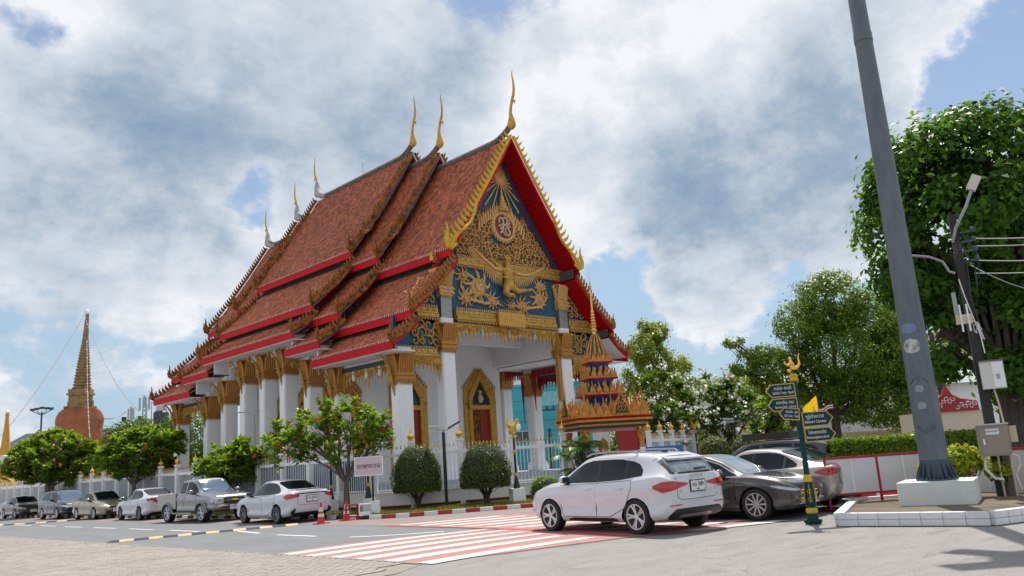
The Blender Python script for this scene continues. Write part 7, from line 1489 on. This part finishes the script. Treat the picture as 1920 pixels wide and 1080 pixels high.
# clipped bushes
def dome_pts(n, rx, z0, z1, ry=None, seed=1, under=True):
    R = np.random.default_rng(seed); d = unit(R.normal(0, 1, (n, 3))); d[:, 2] = np.where(d[:, 2] < -.25, -.25-R.uniform(0, .12, n), d[:, 2]); k = R.uniform(.93, 1.03, (n, 1)); zc = z0+(z1-z0)*.25
    e = np.abs(d)**.85*np.sign(d); e = unit(e); e[:, 2] = d[:, 2]
    s = np.stack([e[:, 0]*rx, e[:, 1]*(ry or rx), np.where(d[:, 2] > 0, d[:, 2]*(z1-zc), d[:, 2]*(zc-z0)*3)], 1)*k; s[:, 2] += zc; 
    bump = np.array([noise.noise(Vector(q*2.2)) for q in s])[:, None]; s[:, :2] *= 1+bump*.13; s[:, 2:] *= 1+bump*.04; s += R.normal(0, .018, s.shape); return s, d
def topiary(label, loc, rx, z0, z1, seed, stems=3, n=11000, sz=.060, m=None, grp='clipped bushes by the temple fence', name='clipped_bush', flat=0):
    R = random.Random(seed); t = thing(name, label, 'bush', loc, seed*1.3, grp); P, D = dome_pts(n, rx, z0, z1, seed=seed)
    leaf_mesh('foliage', P, D, sz, .55, m or lf_topi, t, var=.4, kind='stuff')
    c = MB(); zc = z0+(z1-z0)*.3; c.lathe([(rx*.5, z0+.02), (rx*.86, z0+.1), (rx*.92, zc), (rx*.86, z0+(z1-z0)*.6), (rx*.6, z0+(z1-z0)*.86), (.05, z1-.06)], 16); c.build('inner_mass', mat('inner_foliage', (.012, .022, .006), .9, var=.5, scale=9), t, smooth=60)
    if stems:
        o = MB()
        for k in range(stems+2):
            a = 2*pi*k/(stems+2); o.tube([(R.uniform(-.06, .06), R.uniform(-.06, .06), 0), (cos(a)*.09, sin(a)*.09, z0*.5), (cos(a)*rx*.4, sin(a)*rx*.4, z0+.12)], [.06, .05, .03], 6)
        for k in range(6): a = R.uniform(0, 6.28); o.tube([(cos(a)*rx*.2, sin(a)*rx*.2, z0*.6), (cos(a)*rx*.65, sin(a)*rx*.65, z0*.9), (cos(a+.2)*rx*.8, sin(a+.2)*rx*.8, z0*.75)], [.012, .008, .003], 4)
        o.build('stems', bark, t, smooth=60)
    return t
topiary('mushroom-shaped clipped bush between the pink sign and the solar lamp', (19.4, 25.2, .09), .93, .66, 2.28, 3)
topiary('mushroom-shaped clipped bush between the solar lamp and the bird lamp', (20.95, 23.1, .09), .93, .66, 2.2, 5)
topiary('low rounded bush with red flecks just left of the palm', (22.9, 21.9, .05), .62, .02, .88, 7, stems=0, n=7000, m=lf_plum)
for px, d, lab in ((1345, 39, 'round topiary ball left of the rear solar lamp pole'), (1406, 38.5, 'round topiary ball right of the rear solar lamp pole')): topiary(lab, tuple(foot(px, d)), .86, .35, 2.05, int(px) % 17, stems=2, n=9000, sz=.07, m=leafmat('lit_topiary_leaf', (.10, .135, .025), .3, .6), grp='round topiary balls beyond the grey hatchback')  # brighter leaf colour paints sunlight onto these balls
# hedge
ha, hb_ = foot(1584, 22.8), foot(1900, 22.8); hd = thing('hedge', 'long clipped hedge behind the white boards and the steel mast', 'hedge', ha, FACE); HL = (hb_-ha).length
P, D = [], []
for (n_, ax) in ((15000, 'f'), (7000, 't'), (2200, 'l')):
    a = RNG.uniform(0, 1, (n_, 3))
    if ax == 'f': p = np.c_[a[:, 0]*HL, RNG.normal(0, .035, n_), .1+a[:, 2]*1.42]; d = np.tile([0, -1, .2], (n_, 1))
    elif ax == 't': p = np.c_[a[:, 0]*HL, a[:, 1]*1.1, 1.50+RNG.normal(0, .035, n_)]; d = np.tile([0, -.1, 1], (n_, 1))
    else: p = np.c_[RNG.normal(0, .035, n_), a[:, 1]*1.1, .1+a[:, 2]*1.42]; d = np.tile([-1, 0, .2], (n_, 1))
    p += np.array([[.05*noise.noise(Vector(q)*1.5), .10*noise.noise(Vector(q)*1.2), .05*noise.noise(Vector(q)*2)] for q in p]); P.append(p); D.append(d)
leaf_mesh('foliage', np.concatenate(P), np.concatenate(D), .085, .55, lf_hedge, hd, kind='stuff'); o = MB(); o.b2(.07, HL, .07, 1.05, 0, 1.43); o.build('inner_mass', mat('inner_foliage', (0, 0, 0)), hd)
# lime shrub behind the pedestal, low weeds
P, N_ = crown_pts([((0, 0, .78), (.42, .42, .34)), ((.3, -.5, .55), (.35, .35, .28)), ((-.3, .5, .62), (.3, .3, .3))], 1500, -.3, seed=2); sh_ = thing('lime_shrub', 'bright lime green shrub peeping behind the mast pedestal', 'shrub', (19.75, 6.35, .15)); leaf_mesh('foliage', P, N_, .13, .5, lf_lime, sh_, kind='stuff'); o = MB(); 
for k in range(7): o.tube([(0, 0, 0), (.25*cos(k), .35*sin(k), .7)], [.02, .01], 5)
o.build('stems', bark, sh_)
# palm clump
def frond(mbv, base, az, L_, rise, droop, n=26, lw=.035, ll=.42):
    base = np.array(base); h = np.array([cos(az), sin(az), 0]); pts = []
    for k in range(n+1): t = k/n; pts.append(base+h*L_*t*cos(rise*(1-t))+np.array([0, 0, L_*(sin(rise)*t-droop*t*t)]))
    s = np.cross(h, [0, 0, 1])
    for k in range(2, n+1):
        p = pts[k]; t = k/n; l = ll*(1-.6*abs(t-.45)); tn = pts[k]-pts[k-1]; tn /= np.linalg.norm(tn)
        for sd in (-1, 1):
            d = s*sd*.8+tn*.55+np.array([0, 0, -.25]); d /= np.linalg.norm(d); q = p+d*l*.5+np.array([0, 0, .03]); e = p+d*l-np.array([0, 0, l*.25]); mbv.append([p, q+tn*lw, e, q-tn*lw])
    return pts
pm_ = thing('palm_clump', 'bushy fan palm clump in front of the shrine gate', 'palm', (25.3, 21.9, .05)); V = []; st = MB(); R8 = random.Random(6)
for k in range(46):
    a = R8.uniform(0, 6.28); b = (R8.uniform(-.5, .5), R8.uniform(-.5, .5), R8.uniform(.7, 1.9)); pts = frond(V, b, a, R8.uniform(.7, 1.15), R8.uniform(.5, 1.3), R8.uniform(.35, .9), n=16, ll=.40, lw=.028)
    st.tube([(b[0]*.4, b[1]*.4, 0), b, tuple(pts[8])], [.025, .018, .008], 4)
for k in range(9): x, y = R8.uniform(-.6, .6), R8.uniform(-.6, .6); st.tube([(x*.5, y*.5, 0), (x, y, 1.7)], [.04, .025], 6)
np_mesh('fronds', np.array(V).reshape(-1, 3), np.arange(4*len(V)).reshape(-1, 4), lf_palm, pm_, 'stuff'); st.build('stems', bark, pm_)
# ================================================================== things in the distance
def box_building(name, label, loc, rz, w_, d_, h, m, floors=2, cols=6, win=(.9, 1.1), roof=None, roof_m=None, cat='building', z1=1.1, wm=None, rise=1.2):
    t = thing(name, label, cat, loc, rz); o = MB(); o.b2(0, w_, 0, d_, 0, h); o.build('wall', m, t); wm = wm or mat('dark_window_glass', (.03, .045, .06), .08, var=.3, spec=.8)
    fr_ = mat('window_frame_white', (.6, .6, .6), .6)
    for f in range(floors):
        for k in range(cols):
            x = w_*(k+.5)/cols; z = z1+f*(h-.6)/floors; s = MB(); s.b2(x-win[0]/2, x+win[0]/2, -.03, .02, z, z+win[1]); q = s.build('window', fr_, t)
            s = MB(); s.b2(x-win[0]/2+.06, x-.03, -.045, -.032, z+.06, z+win[1]-.06); s.b2(x+.03, x+win[0]/2-.06, -.045, -.032, z+.06, z+win[1]-.06); s.build('pane', wm, q)
    o = MB()
    if roof == 'gable': o.prism([(-.5, h), (d_+.5, h), (d_/2, h+rise)], (-.4, 0, 0), (0, 1, 0), (0, 0, 1), (1, 0, 0), w_+.8)
    elif roof == 'shed': o.prism([(-.5, h), (d_+.3, h+rise), (d_+.3, h+rise+.15), (-.5, h+.15)], (-.4, 0, 0), (0, 1, 0), (0, 0, 1), (1, 0, 0), w_+.8)
    else: o.b2(-.12, w_+.12, -.12, d_+.12, h, h+.25)
    o.build('roof', roof_m or m, t); return t
turq = mat('turquoise_wall', (.035, .38, .46), .7, var=.10, scale=.3); pale = mat('pale_grey_wall', (.50, .51, .52), .8, var=.12, scale=.5, dirt=(.38, .38, .38), dirt_scale=.6, dirt_at=.56); cream = mat('cream_wall', (.62, .52, .36), .8, var=.08, scale=.4, dirt=(.5, .43, .32), dirt_scale=.8, dirt_at=.6); peach = mat('peach_wall', (.62, .36, .19), .8, var=.10, scale=.4)
grey_roof = mat('corrugated_grey_roof', (.26, .29, .32), .5, metal=.2, var=.15, scale=1.5); blue_roof = mat('dark_blue_roof', (.02, .035, .07), .5, var=.2); brownr = mat('brown_roof', (.16, .06, .04), .7, var=.3)
def edge(px, d): p = foot(px, d); return p
# turquoise hall behind the porch
a = edge(938, 80); tq = box_building('turquoise_hall', 'bright turquoise building seen through the temple porch', a, FACE, 9.5, 8, 8.6, turq, 1, 2, (2.2, 1.0), z1=3.3, rise=1.6, roof_m=mat('turquoise_roof', (.05, .42, .50), .5, var=.1))
o = MB(); o.b2(.2, 3.2, -.06, -.01, 8.7, 11.2); o.b2(.0, 3.4, 0, 8, 8.85, 11.2); q = o.build('upper_storey', white2, tq)
for k in range(3): s = MB(); s.b2(.5+.9*k, 1.2+.9*k, -.10, -.07, 9.3, 10.6); s.build('pane', mat('sky_blue_glass', (.10, .30, .45), .1), q)
for k in range(7): s = MB(); s.b2(.0, 9.5, -.03, -.008, 1.2+1.0*k, 1.24+1.0*k); s.build('cladding_joint', mat('turquoise_joint', (.02, .22, .28), .7), tq)
s = MB(); s.b2(3.3, 8.2, -.06, -.01, 6.6, 8.0); s.build('grille', mat('pale_turquoise', (.20, .50, .56), .7, var=.3, scale=6), tq)
def epole(loc, h, label, arms=2, lean=0):
    t = thing('power_pole', label, 'utility pole', loc, FACE); o = MB(); o.tube([(0, 0, 0), (lean, 0, h)], [.16, .11], 8); o.build('pole', mat('dark_pole', (.05, .045, .045), .8, var=.3), t)
    for k in range(arms):
        o = MB(); z = h-.5-k*1.3; x0 = lean*z/h; o.b2(x0-1.1, x0+1.1, -.06, .06, z, z+.13); o.build('crossarm', galv_d, t)
        for j in (-1, -.5, .5, 1): o = MB(); o.lathe([(.04, 0), (.09, .05), (.05, .14), (.09, .2), (.03, .28)], 8, (x0+j, 0, z+.13)); o.build('insulator', plastic, t)
    return t
epole(foot(1022, 62), 5.6, 'dark power pole before the turquoise building', 1); epole(foot(1036, 66), 3.9, 'short dark post right of the power pole before the turquoise building', 0)
epole(foot(1790, 38), 6.2, 'power pole with insulators between the steel mast and the fig tree', 2)
def wire(pts, r, label, m=None, cat='cable'):
    o = MB(); o.tube(pts, r, 4); return tag(o.build('cable', m or black, None), label, cat)
def sag(a, b, s, n=14): a, b = Vector(a), Vector(b); return [tuple(a.lerp(b, k/n)+Vector((0, 0, -s*4*(k/n)*(1-k/n)))) for k in range(n+1)]
for k, (y1, y2, y3) in enumerate(((447, 444, 2), (461, 456, 2), (488, 490, 1), (512, 510, 1))): wire(sag(spot(1828, y1, 19.2), spot(2100, y2-12, 15.0), .05), .012, ['topmost cable from the utility pole to the right edge', 'second cable from the utility pole to the right edge', 'third cable from the utility pole to the right edge', 'lowest level cable from the utility pole to the right edge'][k], steel)
wire(sag(spot(1822, 498, 19.2), spot(2080, 556, 15), .25), .011, 'slack cable drooping from the utility pole to the right edge', steel)
for k, (y1, y2) in enumerate(((800, 790), (822, 806), (845, 826))): wire(sag(spot(950, y1, 58), spot(1046, y2, 66), .3), .02, ['upper', 'middle', 'lower'][k]+' cable crossing in front of the turquoise building')
# buildings on the right
box_building('apartment_block', 'pale grey concrete block behind the power pole at right', edge(1722, 66), FACE, 7.5, 8, 9.3, pale, 3, 3, (1.1, 1.2), roof_m=pale)
box_building('apartment_block', 'beige building with brown patch behind the fig leaves', edge(1790, 56), FACE, 6, 8, 8.2, cream, 2, 3, (.9, 1.1), roof_m=cream)
box_building('long_shed', 'long low shed with grey corrugated roof behind the broad olive tree', edge(1478, 82), FACE, 17, 9, 4.6, pale, 1, 9, (1.0, .9), 'shed', grey_roof, rise=3.2)
box_building('roof_house', 'house with pale blue-grey pitched roof behind the arrow boards', edge(1440, 78), FACE, 6, 7, 6.2, pale, 2, 3, (.9, 1.0), 'gable', grey_roof, rise=2.2)
box_building('white_house', 'small white house behind the steel mast foot', edge(1735, 48), FACE, 5, 5, 4.3, white2, 1, 2, (.9, .9), 'gable', grey_roof, rise=1.2)
o = MB(); o.b2(0, 16, 0, .2, 0, 1.75); o.b2(-.05, 16.05, -.05, .25, 1.75, 1.88); w_ = tag(o.build('cream_wall', cream, None, edge(1425, 50), FACE), 'long low cream wall behind the sedans and the red notice', 'wall')
pv_ = thing('red_pavilion', 'cream pavilion with scalloped red lattice gable roof behind the hedge', 'pavilion', edge(1765, 37), FACE); o = MB(); o.b2(-.6, 2.6, .1, 2, 0, 2.45); o.build('wall', mat('pale_cream_wall', (.66, .58, .46), .8, var=.05), pv_)
o = MB(); o.prism([(-.7, 2.42), (2.1, 2.42), (2.05, 2.85), (1.3, 3.0), (.95, 3.2), (.72, 3.65), (.5, 3.2), (.1, 2.95), (-.65, 2.75)], (.1, .0, 0), (1, 0, 0), (0, 0, 1), (0, 1, 0), .12); o.build('red_gable', kr, pv_)
for k in range(16): o = MB(); spiral(o, (.9-1.3+.16*k, -.03, 2.62+.12*(k % 2)+(.25 if 5 < k < 10 else 0)), .09, k, 1.0, 1, 0, .016); o.build('white_scroll', white2, pv_)
rn = thing('red_notice', 'small red notice board on a thin post before the cream wall', 'sign', foot(1468, 44), FACE); o = MB(); o.tube([(0, .03, 0), (0, .03, 1.2)], .03, 6); o.build('post', black, rn); o = MB(); o.b2(-.28, .28, -.02, .01, 1.05, 1.95); o.build('board', mat('notice_red', (.60, .06, .03), .5), rn); o = MB(); o.tube([(.02, -.03, 1.2), (-.04, -.03, 1.45), (.03, -.03, 1.62), (-.02, -.03, 1.8)], [.03, .07, .06, .03], 6); o.build('figure_mark', ink, rn)
fl = thing('flag', 'yellow temple flag hanging right of the green signpost', 'flag', foot(1533, 40), FACE); o = MB(); o.tube([(.45, 0, 0), (.45, 0, 3.6)], .02, 6); o.build('flagpole', steel, fl)
o = MB(); vs = [(-.30+.09*i, .05*sin(i*1.3), 2.62+.09*j+(.07*i if j > 3 else .03*i)) for j in range(7) for i in range(9)]; o.add(vs, [(j*9+i, j*9+i+1, (j+1)*9+i+1, (j+1)*9+i) for j in range(6) for i in range(8)]); o.build('cloth', mat('yellow_cloth', (.78, .56, .01), .7, trans=.3), fl, smooth=60)
fl = thing('flag', 'striped national flag blowing out right above the arrow boards', 'flag', foot(1556, 40), FACE); o = MB(); o.tube([(-.35, 0, 0), (-.35, 0, 3.2)], .02, 6); o.build('flagpole', steel, fl)
for j, (c_, z0_, z1_) in enumerate(((mat('flag_red', (.55, .02, .03), .7), 0, .09), (white2, .09, .18), (mat('flag_blue', (.03, .05, .25), .7), .18, .30), (white2, .30, .39), (MT['flag_red'], .39, .48))):
    o = MB(); vs = [(-.33+.12*i, .08*sin(i*1.1), 2.75+.04*i+.03*sin(i*1.4)+z*.5) for z in (z0_, z1_) for i in range(9)]; o.add(vs, [(i, i+1, 10+i, 9+i) for i in range(8)]); o.build('flag_stripe', c_, fl, smooth=60)
fl = thing('flag', 'small yellow pennant right of the second round topiary', 'flag', foot(1432, 46), FACE); o = MB(); o.tube([(.3, 0, 0), (.3, 0, 2.4)], .02, 6); o.build('flagpole', steel, fl); o = MB(); o.add([(-.25, 0, 1.75), (.3, 0, 1.7), (.3, 0, 2.25), (.05, 0, 2.1)], [(0, 1, 2, 3)]); o.build('cloth', mat('yellow_cloth', (0, 0, 0)), fl)
# ---- left distance: brick chedi
cp = foot(146, 100); ch = thing('brick_chedi', 'orange brick bell-shaped pagoda with a ringed golden brown spire', 'pagoda', cp, FACE)
brick_m = mat('orange_brick_bell', (.36, .135, .06), .75, var=.22, scale=1.3, dirt=(.25, .085, .045), dirt_scale=.45, dirt_at=.53); spire_m = mat('weathered_spire', (.30, .19, .075), .7, var=.3, scale=1.5, dirt=(.10, .075, .045), dirt_scale=1.2, dirt_at=.52)
o = MB(); pf = [(3.5, 6.75), (3.15, 7.1), (2.72, 7.9), (2.58, 8.7), (2.64, 9.3), (2.70, 9.8), (2.62, 10.3), (2.36, 10.8), (1.9, 11.2), (1.2, 11.45)]; pf2 = []
for (r0, z0), (r1, z1) in zip(pf, pf[1:]):
    n = max(2, int((z1-z0)/.16))
    for k in range(n): t = k/n; r = r0+(r1-r0)*t; z = z0+(z1-z0)*t; pf2 += [(r, z), (r+.0, z+(z1-z0)/n*.82), (r-.022, z+(z1-z0)/n*.84), (r-.022, z+(z1-z0)/n*.98)]
o.lathe(pf2+[(1.1, 11.46)], 40); o.build('bell', brick_m, ch, smooth=30)
o = MB(); o.lathe([(4.6, 0), (4.6, 2.2), (4.2, 2.4), (4.2, 4.6), (3.9, 4.8), (3.9, 5.2), (4.1, 5.3), (4.1, 5.7), (3.8, 5.8), (3.9, 6.2), (3.6, 6.3), (3.65, 6.75)], 40); o.build('gilded_drum', mat('ochre_gilt_drum', (.52, .26, .03), .5, metal=.1, var=.3), ch, smooth=30)
o = MB(); o.b2(-1.35, 1.35, -1.35, 1.35, 11.3, 11.65); o.b2(-1.0, 1.0, -1.0, 1.0, 11.65, 13.0); o.b2(-1.18, 1.18, -1.18, 1.18, 13.0, 13.25); o.b2(-1.05, 1.05, -1.05, 1.05, 13.25, 13.75); o.build('square_throne', spire_m, ch)
for sx in (-1, 1): 
    o = MB(); o.b2(sx*1.42-.13, sx*1.42+.13, -.2, .2, 11.3, 12.3); o.b2(sx*1.42-.06, sx*1.42+.06, -.1, .1, 12.3, 12.8); o.build('turret', spire_m, ch)
k_ = .034; zz = 13.75; nr = 17; r = 1.25
def ln_(z): return (z-11)*k_
for k in range(nr):
    h = .40-.006*k; r = 1.08-(1.08-.40)*k/nr; o = MB(); o.lathe([(r*.86, 0), (r, h*.25), (r*1.0, h*.6), (r*.84, h*.72), (r*.80, h)], 20, (ln_(zz), 0, zz)); o.build('spire_ring', spire_m, ch, smooth=30); zz += h
o = MB(); vs = []; o.tube([(ln_(zz), 0, zz), (ln_(zz+.3), 0, zz+.3), (ln_(22.2), 0, 22.2), (ln_(23.2), 0, 23.2)], [.42, .36, .25, .20], 14); o.build('spire_shaft', spire_m, ch, smooth=30)
o = MB(); z = 23.2; o.lathe([(.2, 0), (.36, .1), (.36, .35), (.2, .42), (.18, .55), (.02, .65)], 12, (ln_(z), 0, z)); o.build('spire_tip', white2, ch)
top = spot(158, 590, 100)
def lights(b, label, n=40, s=3.0):
    t = thing('light_string', label, 'string lights', top); P = sag((0, 0, 0), Vector(b)-top, s, n); o = MB(); o.tube(P, .018, 4); o.build('cord', steel, t); bl = MB()
    for p in P[1:]: bl.sphere((p[0], p[1], p[2]-.10), .085, 6, 4)
    bl.build('bulbs', white2, t, kind='stuff')
lights(spot(-30, 850, 92), 'left string of white bulbs sagging from the pagoda tip', 60, 1.2); lights(spot(262, 772, 92), 'right string of white bulbs sagging from the pagoda tip', 46, 1.4)
t = thing('light_string', 'string of white bulbs running down over the brick bell', 'string lights', top); o = MB(); P = [spot(163, 640, 97), spot(164, 735, 96), spot(166, 780, 95.5), spot(170, 850, 95), spot(175, 900, 94)]; P = [p-top for p in P]; P = [P[i].lerp(P[i+1], k/6) for i in range(4) for k in range(6)]; o.tube(P, .03, 4); o.build('cord', white2, t); o = MB(); [o.sphere(tuple(p), .09, 6, 4) for p in P]; o.build('bulbs', white2, t, kind='stuff')
# golden stupa at the far left edge
gs = thing('golden_stupa', 'tall thin golden stupa cut by the left edge', 'stupa', foot(8, 74)); o = MB(); o.lathe([(1.1, 0), (1.1, .9), (.95, 1.0), (1.0, 1.15)], 20); o.build('white_base', white2, gs, smooth=30)
o = MB(); o.lathe([(1.0, 1.15), (1.05, 1.4), (.8, 1.6), (.75, 2.0), (1.0, 2.3), (.95, 2.8), (.7, 3.1), (.85, 3.3), (.9, 3.8), (.85, 4.0)], 20); o.build('gilded_bell', gold_leaf, gs, smooth=40); o = MB(); o.lathe([(.75, 4.0), (.8, 4.2), (.7, 4.9), (.8, 5.0), (.6, 5.05)], 20); o.build('white_collar', white2, gs, smooth=30); o = MB(); o.lathe([(.45, 5.05), (.35, 6.2), (.22, 7.6), (.14, 8.6), (.2, 8.7), (.14, 8.85)], 14); o.build('gilded_spire', mat('ochre_gilt', (.62, .32, .03), .45, metal=.2, var=.2), gs, smooth=30); o = MB(); o.lathe([(.14, 8.85), (.2, 9.0), (.02, 9.2)], 10); o.build('white_tip', white2, gs)
# peach wall, golden figure base, roofs
pw = thing('peach_wall', 'long peach coloured wall with slots behind the leftmost cars', 'wall', edge(2, 88), FACE); o = MB(); o.b2(0, 10.5, 0, .5, 0, 2.55); o.b2(0, .9, -.2, .6, 0, 4.6); o.b2(8.5, 10.5, .2, 2, 0, 3.0); o.build('wall', peach, pw)
for k in range(7): o = MB(); o.b2(3.1+.42*k, 3.28+.42*k, -.04, .0, 1.7, 2.1); o.build('slot', mat('dark_slot', (.12, .05, .02), .8), pw)
o = MB(); o.b2(.9, 9, .3, 1.5, 2.5, 3.6); o.build('upper_wall', mat('pale_terrace', (.55, .46, .40), .8, var=.1), pw); o = MB(); o.prism([(3.2, 3.3), (8.6, 3.3), (7.8, 4.4), (4.0, 4.4)], (0, .2, 0), (1, 0, 0), (0, 0, 1), (0, 1, 0), 3); o.build('orange_roof', mat('orange_tile_roof', (.45, .16, .04), .6, var=.2, scale=4), pw)
o = MB(); o.b2(0, 5.6, 0, 2.5, 0, 3.1); o.b2(.6, 5.0, .3, 2.2, 3.1, 4.0); tag(o.build('ochre_terrace', mat('ochre_gilt_drum', (0, 0, 0)), None, edge(150, 92), FACE), 'ochre yellow terrace below the brick pagoda', 'terrace')
st_ = thing('brown_stairs', 'brown ramped roof edge rising left of the brown grey sedan', 'stairs', edge(14, 82), FACE)
for k in range(4): o = MB(); o.box((1.2+.12*k, .2*k, 1.15+.25*k), (2.4, .3, .14), tilt=Matrix.Rotation(radians(-27), 3, 'Y')); o.build('step_board', brownr, st_)
box_building('blue_roofed_hall', 'dark blue roofed hall behind the leftmost frangipani', edge(-30, 140), FACE, 15, 12, 7.8, pale, 1, 5, (1.2, 1.2), 'shed', blue_roof, rise=4.5)
box_building('blue_roofed_hall', 'dark blue gabled hall directly right of the brick pagoda', edge(176, 135), FACE, 7, 9, 7.2, blue_roof, 1, 3, (.9, .9), 'gable', blue_roof, rise=3.6)
box_building('brown_roofed_house', 'house with reddish brown roof left of the second frangipani', edge(205, 125), FACE, 9, 8, 6.8, pale, 1, 4, (1.2, .9), 'gable', brownr, rise=2.0)
box_building('flat_block', 'pale flat-roofed block on the skyline behind the second frangipani', edge(222, 150), FACE, 11, 9, 10.6, pale, 3, 5, (1.0, 1.1))
gbt = thing('small_gable', 'maroon temple gable end left of the brick bell', 'gable roof', edge(84, 118), FACE); o = MB(); o.prism([(0, 8.5), (6.5, 8.5), (5.4, 10.6), (2.3, 12.3)], (0, 0, 0), (1, 0, 0), (0, 0, 1), (0, 1, 0), 3); o.b2(.5, 6, .2, 2.8, 0, 8.5); o.build('maroon_roof', mat('maroon_tiles', (.14, .02, .03), .6, var=.3, scale=5), gbt); o = MB(); 
for k in range(9): o.box((.25+.24*k, -.05, 8.9+.40*k), (.30, .1, .13))
o.tube([(2.3, 0, 12.2), (2.5, 0, 13.2), (2.35, 0, 14.3)], [.22, .1, .01], 6); o.build('white_bargeboard', white2, gbt)
ft = thing('floodlight_pole', 'slim pole with a cluster of floodlights left of the pagoda', 'light pole', foot(73, 112), FACE); o = MB(); o.tube([(0, 0, 0), (0, 0, 12.4)], .13, 6); o.build('pole', galv_d, ft)
for x in (-1.3, -.7, 0, .7, 1.3): o = MB(); o.box((x, 0, 12.6-.25*abs(x)*.6+.4), (.55, .3, .32)); o.tube([(0, 0, 12), (x, 0, 12.6)], .05, 4); o.build('floodlight', galv_d, ft)
def tower(px, d, h, label, w_=.9):
    t = thing('telecom_mast', label, 'telecom mast', foot(px, d), FACE); o = MB()
    for sx in (-w_/2, w_/2): o.tube([(sx, 0, 0), (sx*.7, 0, h)], .07, 5)
    for k in range(12): z = h*(.35+.65*k/12); o.tube([(-w_/2*.8, 0, z), (w_/2*.8, 0, z+h*.65/12)], .04, 4); o.tube([(w_/2*.8, 0, z), (-w_/2*.8, 0, z+h*.65/12)], .04, 4)
    o.build('lattice', galv_d, t)
    for sx, dz in ((-.75, 0), (.0, .5), (.8, .1), (.35, -1.6)): o = MB(); o.b2(sx*w_*1.4-.17, sx*w_*1.4+.17, -.2, .0, h-2.4+dz, h+dz*.8); o.build('antenna_panel', mat('antenna_grey', (.42, .45, .48), .5), t)
tower(268, 150, 17.5, 'left telecom mast on the skyline behind the frangipani', .8); tower(303, 150, 18.2, 'right telecom mast with clustered panels on the skyline', 1.3); tower(243, 170, 17.5, 'faint small telecom mast left of the other two', .5)
for px, lab in ((235, 'concrete portal post carrying cables, left one'), (266, 'concrete portal post carrying cables, right one')):
    t = thing('portal_post', lab, 'post', foot(px, 104), FACE); o = MB(); o.tube([(0, 0, 0), (0, 0, 9.6)], .26, 8); o.build('post', mat('pale_concrete', (.45, .42, .40), .8, var=.1), t); o = MB(); o.box((0, 0, 9.75), (.8, .5, .22)); o.box((-.35, 0, 10.05), (.45, .4, .5)); o.build('transformer_cap', plastic, t)
wire([spot(192, 808, 100), spot(235, 803, 104), spot(266, 803, 104)], .10, 'thick dark cable carrier right of the pagoda'); wire(sag(spot(190, 784, 100), spot(236, 772, 104), .4), .05, 'upper dark cable between pagoda and portal post')
wt = thing('water_tank', 'dark rooftop water tank frame left of the far eave', 'water tank', foot(300, 100), FACE); o = MB(); o.b2(-1.7, 2.5, 0, 3, 0, 9.0); o.build('wall', mat('dark_storey', (.05, .06, .075), .7, var=.3), wt); o = MB(); o.lathe([(.9, 9.0), (.9, 10.2), (.7, 10.4)], 12); o.build('tank', mat('dark_blue_tank', (.03, .04, .08), .5), wt, smooth=30); o = MB(); o.lathe([(.6, 10.4), (.6, 11.6)], 10); o.build('grey_tank', pale, wt, smooth=30); o = MB()
for x in (-1.2, 1.2): o.tube([(x, 0, 9), (x, 0, 11.5)], .05, 4)
o.tube([(-1.3, 0, 11.5), (1.5, 0, 11.9)], .06, 4); o.build('frame', steel, wt)
# skyline fill: town blocks and far trees
R9 = random.Random(12)
for k, (px, lab) in enumerate(((30, 'pale town house far behind the golden stupa'), (1120, 'cream town house far behind the gate spire'), (1330, 'white town house far behind the white-blossomed frangipanis'), (1650, 'grey town house far behind the broad olive tree'), (1900, 'cream town house far behind the fig tree'))):
    box_building('town_house', lab, foot(px-60, 190), FACE, 14, 8, 6.5, [pale, cream, white2, conc, cream][k], 2, 5, roof=['gable', None][k % 2], roof_m=[grey_roof, brownr][k % 2])
P, N_ = [], []
for k in range(60):
    px = -300+k*42; d = R9.uniform(140, 165); p = foot(px, d); 
    if 330 < px < 900: continue
    h = R9.uniform(2.5, 5.5); a, b = crown_pts([((p.x, p.y, h*.55), (R9.uniform(2.5, 4.5), R9.uniform(2.5, 4.5), h*.55))], 500, -.3, .5, seed=k, shell=(.7, 1.05)); P.append(a); N_.append(b)
leaf_mesh('far_trees', np.concatenate(P), np.concatenate(N_), .9, .7, lf_dark, None, kind='stuff')
# blue mesh screens inside the temple fence
for pts, lab in ((((19.0, 27.6), (19.0, 112)), 'blue mesh screen standing inside the long fence by the parked cars'),):
    a, b = Vector((*pts[0], 0)), Vector((*pts[1], 0)); o = MB(); o.box((a+b)/2+Vector((0, 0, 1.36)), ((b-a).length, .02, 1.28), atan2((b-a).y, (b-a).x)); tag(o.build('blue_mesh_screen', mat('slate_blue_screen', (.03, .085, .18), .6, var=.3, scale=.8)), lab, 'screen')
